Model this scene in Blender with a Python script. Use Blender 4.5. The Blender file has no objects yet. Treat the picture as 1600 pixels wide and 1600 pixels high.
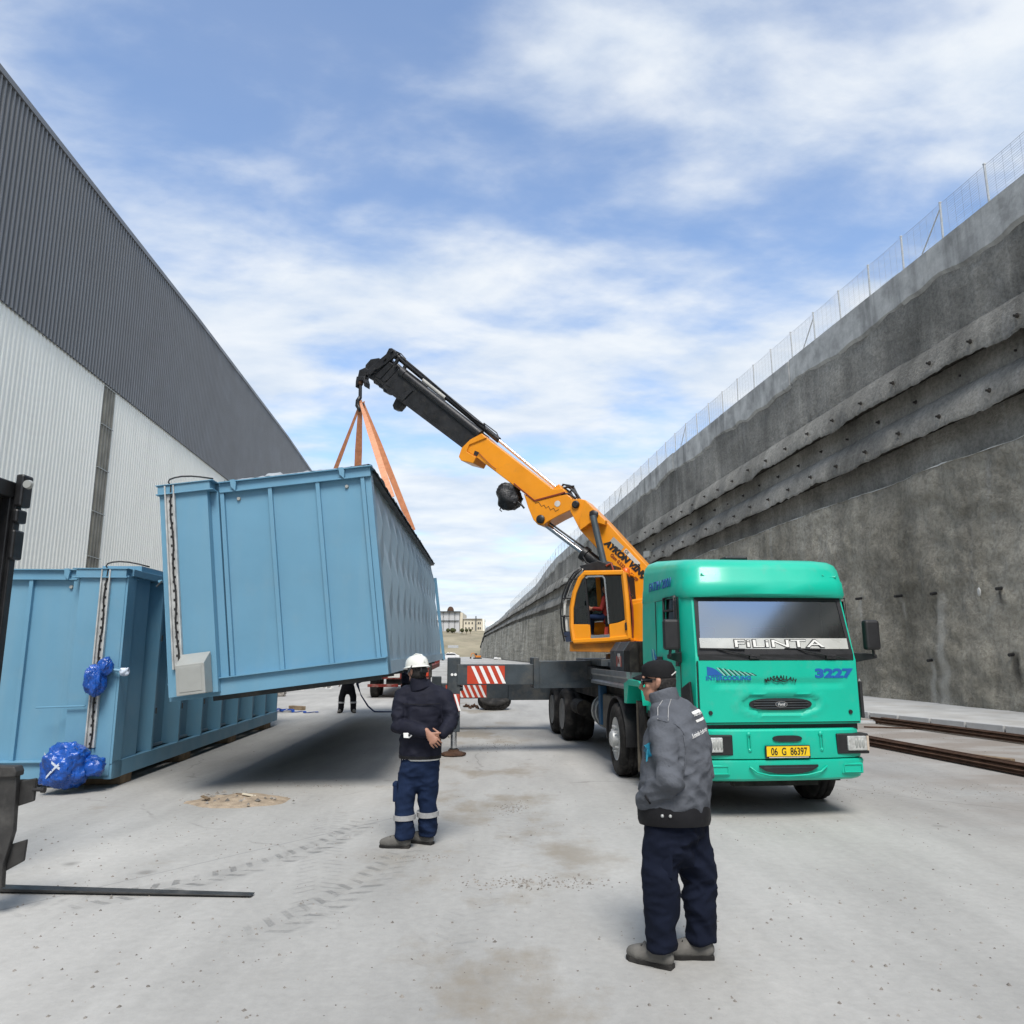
import bpy, bmesh, math, random
from mathutils import Vector, Matrix, noise, Euler
random.seed(7)
C = bpy.context.scene.collection
SC = bpy.context.scene
V = Vector
rad = math.radians
# ------------------------------------------------------------------ camera, sky, sun, exposure
CAM_H, F, HZ = 1.84, 1180.0, 1017.0          # eye height, focal length in photo pixels, horizon row
PITCH = math.atan((HZ - 800) / F)
cam = bpy.data.cameras.new('camera'); co = bpy.data.objects.new('camera', cam); C.objects.link(co)
co.location = (0, 0, CAM_H); co.rotation_euler = (rad(90) + PITCH, 0, 0)
cam.sensor_width = 36; cam.lens = 36 * F / 1600; cam.clip_start = .05; cam.clip_end = 3000
SC.camera = co
SUN_EL, SUN_AZ = 55, 175                      # degrees; azimuth clockwise from +Y (behind the camera)
w = bpy.data.worlds.new('World'); SC.world = w; w.use_nodes = True
SKY_LOC = (3.3, 1.2, 0.0)
def build_sky():
    nt = w.node_tree; nt.nodes.clear(); N = nt.nodes.new; L = nt.links.new
    out = N('ShaderNodeOutputWorld'); mix = N('ShaderNodeMixShader'); L(mix.outputs[0], out.inputs[0])
    sky = N('ShaderNodeTexSky'); sky.sky_type = 'NISHITA'; sky.sun_disc = False
    sky.sun_elevation = rad(SUN_EL); sky.sun_rotation = rad(SUN_AZ); sky.air_density = 1.0; sky.dust_density = .15; sky.ozone_density = 3.5
    b1 = N('ShaderNodeBackground'); b1.inputs[1].default_value = .135; L(sky.outputs[0], b1.inputs[0])
    tc = N('ShaderNodeTexCoord'); sep = N('ShaderNodeSeparateXYZ'); L(tc.outputs['Generated'], sep.inputs[0])
    def m(op, a, b=None):
        n = N('ShaderNodeMath'); n.operation = op
        for i, x in enumerate((a, b)):
            if x is None: continue
            if isinstance(x, (int, float)): n.inputs[i].default_value = x
            else: L(x, n.inputs[i])
        return n.outputs[0]
    z = m('ADD', m('MAXIMUM', sep.outputs[2], 0.0), .16)
    cb = N('ShaderNodeCombineXYZ'); L(m('DIVIDE', sep.outputs[0], z), cb.inputs[0]); L(m('DIVIDE', sep.outputs[1], z), cb.inputs[1])
    mp = N('ShaderNodeMapping'); L(cb.outputs[0], mp.inputs[0]); mp.inputs[1].default_value = SKY_LOC
    mp.inputs[2].default_value = (0, 0, rad(-28)); mp.inputs[3].default_value = (.8, 1.25, 1)
    n1 = N('ShaderNodeTexNoise'); n1.inputs['Scale'].default_value = 1.5; n1.inputs['Detail'].default_value = 5; n1.inputs['Roughness'].default_value = .48; n1.inputs['Distortion'].default_value = .1
    L(mp.outputs[0], n1.inputs[0])
    n2 = N('ShaderNodeTexNoise'); n2.inputs['Scale'].default_value = 4.2; n2.inputs['Detail'].default_value = 7; n2.inputs['Roughness'].default_value = .56; n2.inputs['Distortion'].default_value = .15
    L(mp.outputs[0], n2.inputs[0])
    f = m('ADD', n1.outputs[0], m('MULTIPLY', m('SUBTRACT', n2.outputs[0], .5), .38))
    low = m('MULTIPLY', m('MAXIMUM', m('SUBTRACT', .58, sep.outputs[2]), 0.0), .24)
    f = m('ADD', f, low)
    rp = N('ShaderNodeValToRGB'); L(f, rp.inputs[0]); e = rp.color_ramp.elements
    e[0].position = .35; e[0].color = (.10,) * 3 + (1,); e[1].position = .63; e[1].color = (.95,) * 3 + (1,)
    rp.color_ramp.interpolation = 'EASE'
    b2 = N('ShaderNodeBackground'); b2.inputs[1].default_value = 1.0
    cr = N('ShaderNodeValToRGB'); L(n2.outputs[0], cr.inputs[0]); e = cr.color_ramp.elements
    e[0].position = .34; e[0].color = (.385, .44, .515, 1); e[1].position = .64; e[1].color = (.515, .54, .565, 1)
    L(cr.outputs[0], b2.inputs[0])
    L(rp.outputs[0], mix.inputs[0]); L(b1.outputs[0], mix.inputs[1]); L(b2.outputs[0], mix.inputs[2])
build_sky()
sl = bpy.data.lights.new('sun', 'SUN'); sl.energy = 2.3; sl.angle = rad(24); sl.color = (1, .95, .88)
so = bpy.data.objects.new('sun', sl); C.objects.link(so)
_az, _el = rad(SUN_AZ), rad(SUN_EL)
sdir = V((math.sin(_az) * math.cos(_el), math.cos(_az) * math.cos(_el), math.sin(_el)))
so.rotation_euler = (-sdir).to_track_quat('-Z', 'Y').to_euler(); so.location = (-10, -20, 40)
SC.view_settings.view_transform = 'Standard'; SC.view_settings.look = 'None'; SC.view_settings.gamma = 1
SC.view_settings.exposure = .82; SC.view_settings.use_curve_mapping = False
SC.render.engine = 'CYCLES'; SC.cycles.use_denoising = True; SC.cycles.max_bounces = 6; SC.cycles.sample_clamp_indirect = 6
# ------------------------------------------------------------------ photo geometry: turn a sighting into a place at a known distance
_c, _s = math.cos(PITCH), math.sin(PITCH)
def ray(u, v):
    x, k = (u - 800) / F, -(v - 800) / F
    return V((x, _c - k * _s, _s + k * _c))
EYE = V((0, 0, CAM_H))
def gp(u, v, z=0.0):
    r = ray(u, v); return EYE + r * ((z - CAM_H) / r.z)
def atY(u, v, Y):
    r = ray(u, v); return EYE + r * (Y / r.y)
def onp(u, v, n, d):
    r = ray(u, v); return EYE + r * ((d - n.dot(EYE)) / n.dot(r))
# ------------------------------------------------------------------ mesh builder
class MB:
    def __init__(s): s.v = []; s.f = []
    def add(s, vs, fs):
        b = len(s.v); s.v += [V(p) for p in vs]; s.f += [tuple(b + i for i in f) for f in fs]; return s
    def hexa(s, p):                         # 0-3 bottom ring, 4-7 top ring
        return s.add(p, [(0, 1, 2, 3), (4, 5, 6, 7), (0, 1, 5, 4), (1, 2, 6, 5), (2, 3, 7, 6), (3, 0, 4, 7)])
    def box(s, c, d, rot=None):
        c = V(c); h = V(d) / 2
        p = [V((a * h.x, b * h.y, k * h.z)) for k in (-1, 1) for a, b in ((-1, -1), (1, -1), (1, 1), (-1, 1))]
        if rot is not None: p = [rot @ q for q in p]
        return s.hexa([c + q for q in p])
    def bb(s, x0, x1, y0, y1, z0, z1): return s.box(((x0 + x1) / 2, (y0 + y1) / 2, (z0 + z1) / 2), (x1 - x0, y1 - y0, z1 - z0))
    def prism(s, a, b):
        n = len(a)
        return s.add(list(a) + list(b), [tuple(range(n)), tuple(range(2 * n - 1, n - 1, -1))] + [(i, (i + 1) % n, n + (i + 1) % n, n + i) for i in range(n)])
    def ext(s, pts, d): d = V(d); return s.prism([V(p) for p in pts], [V(p) + d for p in pts])
    def loft(s, rings, cap=True, close=True):
        n = len(rings[0]); b = len(s.v); s.v += [V(p) for r in rings for p in r]
        for j in range(len(rings) - 1):
            for i in range(n if close else n - 1):
                s.f.append((b + j * n + i, b + j * n + (i + 1) % n, b + (j + 1) * n + (i + 1) % n, b + (j + 1) * n + i))
        if cap and close:
            s.f.append(tuple(b + i for i in range(n))); s.f.append(tuple(b + (len(rings) - 1) * n + i for i in range(n)))
        return s
    def tube(s, pts, r, n=8, ref=None, caps=True, dome=False):
        pts = [V(p) for p in pts]; rr = r if isinstance(r, list) else [r] * len(pts); rings = []
        u = None
        for i, p in enumerate(pts):
            t = (pts[min(i + 1, len(pts) - 1)] - pts[max(i - 1, 0)]).normalized()
            if ref is not None: u = V(ref)
            elif u is None: u = V((0, 0, 1)) if abs(t.z) < .9 else V((1, 0, 0))
            u = (u - t * u.dot(t)).normalized(); q = t.cross(u)
            a, b = rr[i] if isinstance(rr[i], tuple) else (rr[i], rr[i])
            ring = lambda c, k: [c + u * (a * k * math.cos(x)) + q * (b * k * math.sin(x)) for x in (2 * math.pi * j / n for j in range(n))]
            m = (a + b) / 2
            if dome and i == 0: rings += [ring(p - t * m * .95, .3), ring(p - t * m * .6, .78)]
            rings.append(ring(p, 1))
            if dome and i == len(pts) - 1: rings += [ring(p + t * m * .6, .78), ring(p + t * m * .95, .3)]
        return s.loft(rings, caps)
    def cyl(s, a, b, r, n=16, r2=None): return s.tube([a, b], [r, r if r2 is None else r2], n)
    def ell(s, c, r, rot=None, n=16, m=10):
        c = V(c); rings = []
        for j in range(m + 1):
            th = math.pi * (j + .02 if j == 0 else j - .02 if j == m else j) / m
            ring = []
            for i in range(n):
                ph = 2 * math.pi * i / n
                p = V((r[0] * math.sin(th) * math.cos(ph), r[1] * math.sin(th) * math.sin(ph), r[2] * math.cos(th)))
                ring.append(c + (rot @ p if rot is not None else p))
            rings.append(ring)
        return s.loft(rings)
    def lathe(s, prof, c, axis, n=32, wob=None):  # prof: (radius, along axis)
        c = V(c); ax = V(axis).normalized(); u = V((0, 0, 1)) if abs(ax.z) < .9 else V((1, 0, 0)); u = (u - ax * u.dot(ax)).normalized(); q = ax.cross(u)
        rings = []
        for k, (r, h) in enumerate(prof):
            rings.append([c + ax * h + (u * math.cos(2 * math.pi * i / n) + q * math.sin(2 * math.pi * i / n)) * (r + (wob(k, i) if wob else 0)) for i in range(n)])
        return s.loft(rings, cap=True)
    def mesh(s, name, m, smooth=0, recalc=True):
        me = bpy.data.meshes.new(name); bm = bmesh.new(); vs = [bm.verts.new(p) for p in s.v]
        for f in s.f:
            try: bm.faces.new([vs[i] for i in f])
            except ValueError: pass
        if recalc: bmesh.ops.recalc_face_normals(bm, faces=bm.faces)
        bm.to_mesh(me); bm.free()
        me.materials.append(m)
        if smooth:
            me.polygons.foreach_set('use_smooth', [True] * len(me.polygons))
            if smooth < 180: me.set_sharp_from_angle(angle=rad(smooth))
        return me
    def build(s, name, m, parent=None, smooth=0, bevel=0, world=False, recalc=True, label=None, seg=2):
        if world and parent is not None:
            k = mat_of(parent).inverted(); s.v = [k @ p for p in s.v]
        return put(name, s.mesh(name, m, smooth, recalc), parent, bevel, label, seg)
ROOT = {}
def mat_of(o):
    while o.parent is not None: o = o.parent
    return ROOT.get(o.name, Matrix.Identity(4))
def put(name, me, parent=None, bevel=0, label=None, seg=2):
    o = bpy.data.objects.new(name, me); C.objects.link(o)
    if parent is not None: o.parent = parent
    if bevel:
        b = o.modifiers.new('bevel', 'BEVEL'); b.width = bevel; b.segments = seg; b.limit_method = 'ANGLE'; b.angle_limit = rad(40)
    if label: o['label'] = label
    return o
def tag(o, label, cat, group=None):
    o['label'] = label; o['category'] = cat
    if group: o['group'] = group
    return o
def thing(name, label, cat, loc=(0, 0, 0), rz=0, group=None, rot=None):
    o = bpy.data.objects.new(name, None); C.objects.link(o); o.location = loc
    e = Euler(rot) if rot else Euler((0, 0, rz)); o.rotation_euler = e
    ROOT[o.name] = Matrix.Translation(V(loc)) @ e.to_matrix().to_4x4()
    return tag(o, label, cat, group)
def struct(o, kind='structure'): o['kind'] = kind; return o
def text(name, body, m, parent, o, x, y, width=None, height=None, bold=0, shear=0, world=False, bend=0, ext=.0015, sx=1.0, spacing=1.0):
    cu = bpy.data.curves.new('t', 'FONT'); cu.body = body; cu.size = 1; cu.extrude = ext; cu.offset = bold; cu.shear = shear; cu.space_character = spacing
    t = bpy.data.objects.new('t', cu); me = bpy.data.meshes.new_from_object(t); bpy.data.objects.remove(t); bpy.data.curves.remove(cu)
    xs = [v.co.x for v in me.vertices]; ys = [v.co.y for v in me.vertices]; x0, x1, y0, y1 = min(xs), max(xs), min(ys), max(ys)
    kx = width / (x1 - x0) if width else None; ky = height / (y1 - y0) if height else None
    kx = kx or ky * sx; ky = ky or kx
    o, x, y = V(o), V(x).normalized(), V(y).normalized(); n = x.cross(y); W = (x1 - x0) * kx
    k = mat_of(parent).inverted() if world else Matrix.Identity(4)
    for v in me.vertices:
        a, b, d = (v.co.x - x0) * kx, (v.co.y - y0) * ky, v.co.z
        if bend:
            th = (a - W / 2) / bend; a2 = W / 2 + (bend + b) * math.sin(th); b = (bend + b) * math.cos(th) - bend; a = a2
        v.co = k @ (o + x * a + y * b + n * d)
    me.materials.append(m)
    return put(name, me, parent)
# ------------------------------------------------------------------ materials
MATS = {}
def mat(name, col, rough=.5, metal=0.0, var=.12, scale=2.0, bump=0.0, bscale=40.0, dirt=None, coat=0.0, spec=.5, streak=None, detail=6):
    """plain procedural material: base colour varied by noise, optional dirt (colour, amount, scale), vertical streaks and fine relief"""
    m = bpy.data.materials.new(name); m.use_nodes = True; nt = m.node_tree; N = nt.nodes.new; L = nt.links.new
    p = nt.nodes['Principled BSDF']; p.inputs['Roughness'].default_value = rough; p.inputs['Metallic'].default_value = metal
    p.inputs['Coat Weight'].default_value = coat; p.inputs['Coat Roughness'].default_value = .08; p.inputs['Specular IOR Level'].default_value = spec if rough < .6 or metal > 0 else .15
    g = N('ShaderNodeNewGeometry'); pos = g.outputs['Position']
    tc = N('ShaderNodeTexCoord'); obj = tc.outputs['Object']
    def nz(s, d=detail, vec=obj, r=.55):
        n = N('ShaderNodeTexNoise'); n.inputs['Scale'].default_value = s; n.inputs['Detail'].default_value = d; n.inputs['Roughness'].default_value = r; L(vec, n.inputs[0]); return n.outputs[0]
    r = N('ShaderNodeValToRGB'); L(nz(scale), r.inputs[0]); e = r.color_ramp.elements
    e[0].position = .3; e[0].color = tuple(c * (1 - var) for c in col) + (1,); e[1].position = .7; e[1].color = tuple(min(1, c * (1 + var)) for c in col) + (1,)
    cur = r.outputs[0]
    if dirt:
        dc, amt, ds = dirt
        k = N('ShaderNodeValToRGB'); L(nz(ds, 8, r=.65), k.inputs[0]); e = k.color_ramp.elements; e[0].position = .64 - .3 * amt; e[0].color = (0, 0, 0, 1); e[1].position = .80 - .2 * amt; e[1].color = (amt, amt, amt, 1)
        x = N('ShaderNodeMix'); x.data_type = 'RGBA'; L(k.outputs[0], x.inputs['Factor']); L(cur, x.inputs['A']); x.inputs['B'].default_value = tuple(dc) + (1,); cur = x.outputs['Result']
    if streak:
        dc, amt, ds = streak
        mp = N('ShaderNodeMapping'); mp.inputs[3].default_value = (1, 1, .07); L(pos, mp.inputs[0])
        k = N('ShaderNodeValToRGB'); L(nz(ds, 5, mp.outputs[0]), k.inputs[0]); e = k.color_ramp.elements; e[0].position = .5; e[0].color = (0, 0, 0, 1); e[1].position = .72; e[1].color = (amt, amt, amt, 1)
        x = N('ShaderNodeMix'); x.data_type = 'RGBA'; L(k.outputs[0], x.inputs['Factor']); L(cur, x.inputs['A']); x.inputs['B'].default_value = tuple(dc) + (1,); cur = x.outputs['Result']
    L(cur, p.inputs['Base Color'])
    if rough < .7:
        rr = N('ShaderNodeMapRange'); L(nz(scale * 2.3), rr.inputs[0]); rr.inputs[1].default_value = .3; rr.inputs[2].default_value = .7; rr.inputs[3].default_value = max(.03, rough - .08); rr.inputs[4].default_value = rough + .12; L(rr.outputs[0], p.inputs['Roughness'])
    if bump:
        b = N('ShaderNodeBump'); b.inputs['Strength'].default_value = 1; b.inputs['Distance'].default_value = bump; L(nz(bscale, 4), b.inputs['Height']); L(b.outputs[0], p.inputs['Normal'])
    MATS[name] = m; return m
DUST = (.32, .29, .25)
blue = mat('container blue paint', (.126, .288, .41), .45, var=.06, scale=1.1, bump=.004, bscale=1.6, dirt=((.22, .31, .36), .25, 2.0), streak=((.17, .31, .40), .4, 3.5))
bluegrey = mat('greyish blue sheet', (.29, .40, .475), .5, var=.04, scale=1.3, bump=.001, bscale=3)
galv = mat('galvanised steel', (.50, .51, .50), .5, .4, var=.2, scale=9)
galvgrey = mat('light grey enclosure', (.36, .37, .35), .45, .2, var=.06, scale=4, bump=.001, bscale=12)
tarp = mat('blue plastic wrap', (.008, .075, .36), .28, var=.35, scale=9, bump=.02, bscale=14, coat=.2)
clear = mat('clear tape film', (.55, .62, .72), .12, var=.3, scale=20, bump=.01, bscale=30)
sheetgrey = mat('grey plastic sheet', (.33, .36, .38), .4, var=.2, scale=5, bump=.02, bscale=8)
wood = mat('rough timber', (.20, .15, .10), .85, var=.35, scale=6, bump=.004, bscale=30)
green = mat('turquoise truck paint', (.004, .455, .31), .38, var=.05, scale=1.2, coat=.12, dirt=((.16, .36, .29), .30, 3.0))
greenside = green
yellow = mat('yellow crane paint', (.80, .285, .004), .38, var=.08, scale=2, coat=.2, dirt=((.35, .16, .03), .28, 5.0))
black = mat('black plastic', (.014, .014, .015), .5, var=.3, scale=6)
rubber = mat('tyre rubber', (.026, .025, .024), .85, var=.4, scale=5, dirt=((.12, .11, .10), .5, 4.0), bump=.002, bscale=60)
blacksteel = mat('greasy black steel', (.013, .013, .014), .42, .0, var=.5, scale=5, dirt=((.055, .048, .035), .35, 6.0), bump=.002, bscale=20)
darksteel = mat('dark slate steel', (.035, .045, .052), .5, var=.3, scale=3, dirt=((.15, .13, .10), .45, 2.5), bump=.002, bscale=25)
chassis = mat('dirty chassis', (.03, .028, .026), .8, var=.5, scale=4, dirt=((.11, .095, .075), .5, 4.0), bump=.004, bscale=20)
chrome = mat('bright piston rod', (.62, .63, .64), .22, 1.0, var=.08, scale=4)
greyrod = mat('grey cylinder', (.10, .12, .13), .35, .5, var=.2, scale=4)
alu = mat('aluminium board', (.30, .32, .33), .42, .8, var=.2, scale=3, dirt=(DUST, .35, 4.0))
white = mat('white print', (.80, .80, .78), .5, var=.05, scale=6)
offwhite = mat('dull white plate', (.55, .54, .50), .5, var=.15, scale=8)
red = mat('red reflector', (.48, .045, .015), .4, var=.12, scale=5)
reddirty = mat('dirty red paint', (.13, .018, .014), .6, var=.3, scale=4, dirt=(DUST, .5, 5))
navyprint = mat('blue print', (.012, .10, .36), .45, var=.1, scale=6)
blackprint = mat('black print', (.012, .012, .012), .5, var=.1, scale=6)
redprint = mat('dark red print', (.20, .03, .012), .5, var=.1, scale=6)
plateyellow = mat('yellow number plate', (.80, .53, .01), .45, var=.04, scale=8)
lamp = mat('headlamp lens', (.55, .56, .54), .12, .3, var=.3, scale=16, bump=.004, bscale=40, coat=1)
amber = mat('beacon orange', (.65, .12, .01), .25, var=.2, scale=9)
webbing = mat('orange webbing', (.46, .19, .095), .85, var=.18, scale=12, bump=.002, bscale=120)
bluestrap = mat('blue webbing', (.012, .05, .24), .8, var=.25, scale=12)
skin = mat('skin', (.36, .185, .125), .55, var=.12, scale=18)
hair = mat('grey black hair', (.03, .028, .027), .7, var=.5, scale=60, bump=.003, bscale=120)
jacketnavy = mat('dark navy jacket', (.013, .014, .024), .72, var=.2, scale=7, bump=.006, bscale=11)
trnavy = mat('navy work trousers', (.010, .020, .052), .85, var=.25, scale=6, bump=.008, bscale=10)
jacketgrey = mat('grey work jacket', (.098, .106, .122), .82, var=.16, scale=5, bump=.012, bscale=16)
darkhem = mat('black nylon', (.014, .014, .016), .6, var=.2, scale=8, bump=.005, bscale=14)
capblack = mat('black cotton cap', (.012, .012, .013), .8, var=.2, scale=20, bump=.001, bscale=90)
helm = mat('white hard hat', (.70, .71, .66), .3, var=.04, scale=4, coat=.3)
shoeg = mat('dusty work shoe', (.13, .125, .115), .85, var=.3, scale=10, bump=.003, bscale=40)
reflect = mat('silver reflective tape', (.36, .36, .36), .5, .2, var=.2, scale=20)
teal = mat('teal patch', (.03, .22, .32), .6, var=.2, scale=9)
redcloth = mat('red sweater', (.22, .03, .025), .9, var=.2, scale=8, bump=.006, bscale=20)
seatm = mat('dark seat cloth', (.02, .02, .022), .8, var=.2, scale=9)
rust = mat('rusty steel bar', (.072, .042, .028), .85, var=.4, scale=5, dirt=((.15, .075, .04), .4, 7.0), bump=.003, bscale=40)
kerbm = mat('kerb concrete', (.40, .405, .40), .9, var=.12, scale=2.5, bump=.004, bscale=40, dirt=((.26, .24, .21), .35, 3.0))
pavem = mat('pavement concrete', (.40, .40, .385), .95, var=.15, scale=1.0, bump=.006, bscale=18, dirt=((.29, .26, .22), .5, .8))
cladwhite = mat('off white cladding', (.89, .88, .80), .45, var=.03, scale=.4, streak=((.80, .79, .71), .5, 1.5))
cladgrey = mat('grey cladding', (.165, .168, .172), .42, var=.04, scale=.3, streak=((.17, .173, .178), .5, 1.2))
gapm = mat('translucent ribbed strip', (.20, .19, .155), .5, var=.25, scale=2, dirt=((.13, .12, .09), .4, 1.5))
capcon = mat('cast concrete', (.33, .33, .315), .9, var=.22, scale=.9, bump=.01, bscale=9, dirt=((.55, .55, .52), .85, 1.1), streak=((.13, .13, .125), .7, 1.2))
fencem = mat('galvanised fence wire', (.30, .31, .32), .5, .5, var=.1, scale=4)
stone = mat('loose stones', (.22, .205, .185), .95, var=.5, scale=9, bump=.004, bscale=40)
dirtm = mat('sandy dirt', (.34, .275, .205), 1.0, var=.3, scale=9, bump=.012, bscale=45, dirt=((.22, .18, .14), .4, 7))
sheetedge = mat('pale ledge mortar', (.52, .52, .49), .9, var=.2, scale=2)
cream = mat('cream render', (.62, .56, .44), .9, var=.06, scale=.1)
paleg = mat('pale grey panel', (.50, .50, .50), .8, var=.05, scale=.1)
darkwin = mat('dark window glass', (.03, .035, .04), .15, var=.1, scale=3)
hillm = mat('dry hillside', (.27, .235, .165), 1.0, var=.3, scale=.08, bump=.2, bscale=.6, dirt=((.17, .165, .11), .6, .12))
carwhite = mat('white car paint', (.72, .72, .72), .25, var=.03, scale=2, coat=.6)
excor = mat('orange machine paint', (.62, .20, .02), .5, var=.15, scale=2)
def shotcrete(name, c0, c1, bumpd, grain):
    m = bpy.data.materials.new(name); m.use_nodes = True; nt = m.node_tree; N = nt.nodes.new; L = nt.links.new
    p = nt.nodes['Principled BSDF']; p.inputs['Roughness'].default_value = .95; p.inputs['Specular IOR Level'].default_value = .25
    pos = N('ShaderNodeNewGeometry').outputs['Position']
    def nz(s, d, sc=(1, 1, 1), r=.6):
        mp = N('ShaderNodeMapping'); mp.inputs[3].default_value = sc; L(pos, mp.inputs[0])
        n = N('ShaderNodeTexNoise'); n.inputs['Scale'].default_value = s; n.inputs['Detail'].default_value = d; n.inputs['Roughness'].default_value = r; L(mp.outputs[0], n.inputs[0]); return n.outputs[0]
    r = N('ShaderNodeValToRGB'); L(nz(.35, 9, (1, 1, .55)), r.inputs[0]); e = r.color_ramp.elements
    e[0].position = .34; e[0].color = c0 + (1,); e[1].position = .68; e[1].color = c1 + (1,)
    k = N('ShaderNodeValToRGB'); L(nz(1.1, 6, (1, 1, .06)), k.inputs[0]); e = k.color_ramp.elements
    e[0].position = .38; e[0].color = (.72, .72, .72, 1); e[1].position = .7; e[1].color = (1.15, 1.15, 1.14, 1)
    x = N('ShaderNodeMix'); x.data_type = 'RGBA'; x.blend_type = 'MULTIPLY'; x.inputs['Factor'].default_value = .8; L(r.outputs[0], x.inputs['A']); L(k.outputs[0], x.inputs['B'])
    # pale lime runs
    q = N('ShaderNodeValToRGB'); L(nz(.8, 4, (1, 1, .05)), q.inputs[0]); e = q.color_ramp.elements; e[0].position = .60; e[0].color = (0, 0, 0, 1); e[1].position = .74; e[1].color = (.6, .6, .6, 1)
    y = N('ShaderNodeMix'); y.data_type = 'RGBA'; L(q.outputs[0], y.inputs['Factor']); L(x.outputs['Result'], y.inputs['A']); y.inputs['B'].default_value = (.42, .415, .39, 1)
    g = N('ShaderNodeValToRGB'); L(nz(grain, 3, r=.7), g.inputs[0]); e = g.color_ramp.elements; e[0].position = .36; e[0].color = (.66, .66, .66, 1); e[1].position = .60; e[1].color = (1.1, 1.1, 1.1, 1)
    z = N('ShaderNodeMix'); z.data_type = 'RGBA'; z.blend_type = 'MULTIPLY'; z.inputs['Factor'].default_value = .75; L(y.outputs['Result'], z.inputs['A']); L(g.outputs[0], z.inputs['B'])
    at = N('ShaderNodeAttribute'); at.attribute_name = 'stain'; sm_ = N('ShaderNodeMath'); sm_.operation = 'MULTIPLY'; L(at.outputs['Fac'], sm_.inputs[0]); L(nz(2.6, 6, (1, 1, .5), .65), sm_.inputs[1])
    st = N('ShaderNodeMix'); st.data_type = 'RGBA'; L(sm_.outputs[0], st.inputs['Factor']); L(z.outputs['Result'], st.inputs['A']); st.inputs['B'].default_value = (.60, .585, .53, 1)
    at2 = N('ShaderNodeAttribute'); at2.attribute_name = 'damp'; s2 = N('ShaderNodeMix'); s2.data_type = 'RGBA'; L(at2.outputs['Fac'], s2.inputs['Factor']); L(st.outputs['Result'], s2.inputs['A']); s2.inputs['B'].default_value = (.055, .052, .045, 1)
    L(s2.outputs['Result'], p.inputs['Base Color'])
    b = N('ShaderNodeBump'); b.inputs['Strength'].default_value = 1; b.inputs['Distance'].default_value = bumpd; L(nz(grain, 5, r=.7), b.inputs['Height']); L(b.outputs[0], p.inputs['Normal'])
    return m
shotlow = shotcrete('rough shotcrete', (.225, .21, .168), (.49, .46, .385), .14, 7)
shotup = shotcrete('sprayed concrete', (.15, .145, .128), (.37, .355, .315), .07, 8)
def glassmat(name, tint, refl, rough=.02):
    m = bpy.data.materials.new(name); m.use_nodes = True; nt = m.node_tree; N = nt.nodes.new; L = nt.links.new; nt.nodes.remove(nt.nodes['Principled BSDF'])
    t = N('ShaderNodeBsdfTransparent'); t.inputs[0].default_value = tint + (1,); g = N('ShaderNodeBsdfGlossy'); g.inputs['Roughness'].default_value = rough; g.inputs[0].default_value = (.95, .97, .97, 1)
    lw = N('ShaderNodeLayerWeight'); lw.inputs[0].default_value = .35; mr = N('ShaderNodeMapRange'); L(lw.outputs['Fresnel'], mr.inputs[0]); mr.inputs[3].default_value = refl; mr.inputs[4].default_value = 1
    x = N('ShaderNodeMixShader'); L(mr.outputs[0], x.inputs[0]); L(t.outputs[0], x.inputs[1]); L(g.outputs[0], x.inputs[2]); L(x.outputs[0], nt.nodes['Material Output'].inputs[0]); return m
screen = glassmat('windscreen glass', (.34, .38, .37), .42, .10)
sideglass = glassmat('tinted side glass', (.03, .035, .04), .025)
cabglass = glassmat('crane cab glass', (.28, .33, .33), .03)
exec_order = []
del exec_order
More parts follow.
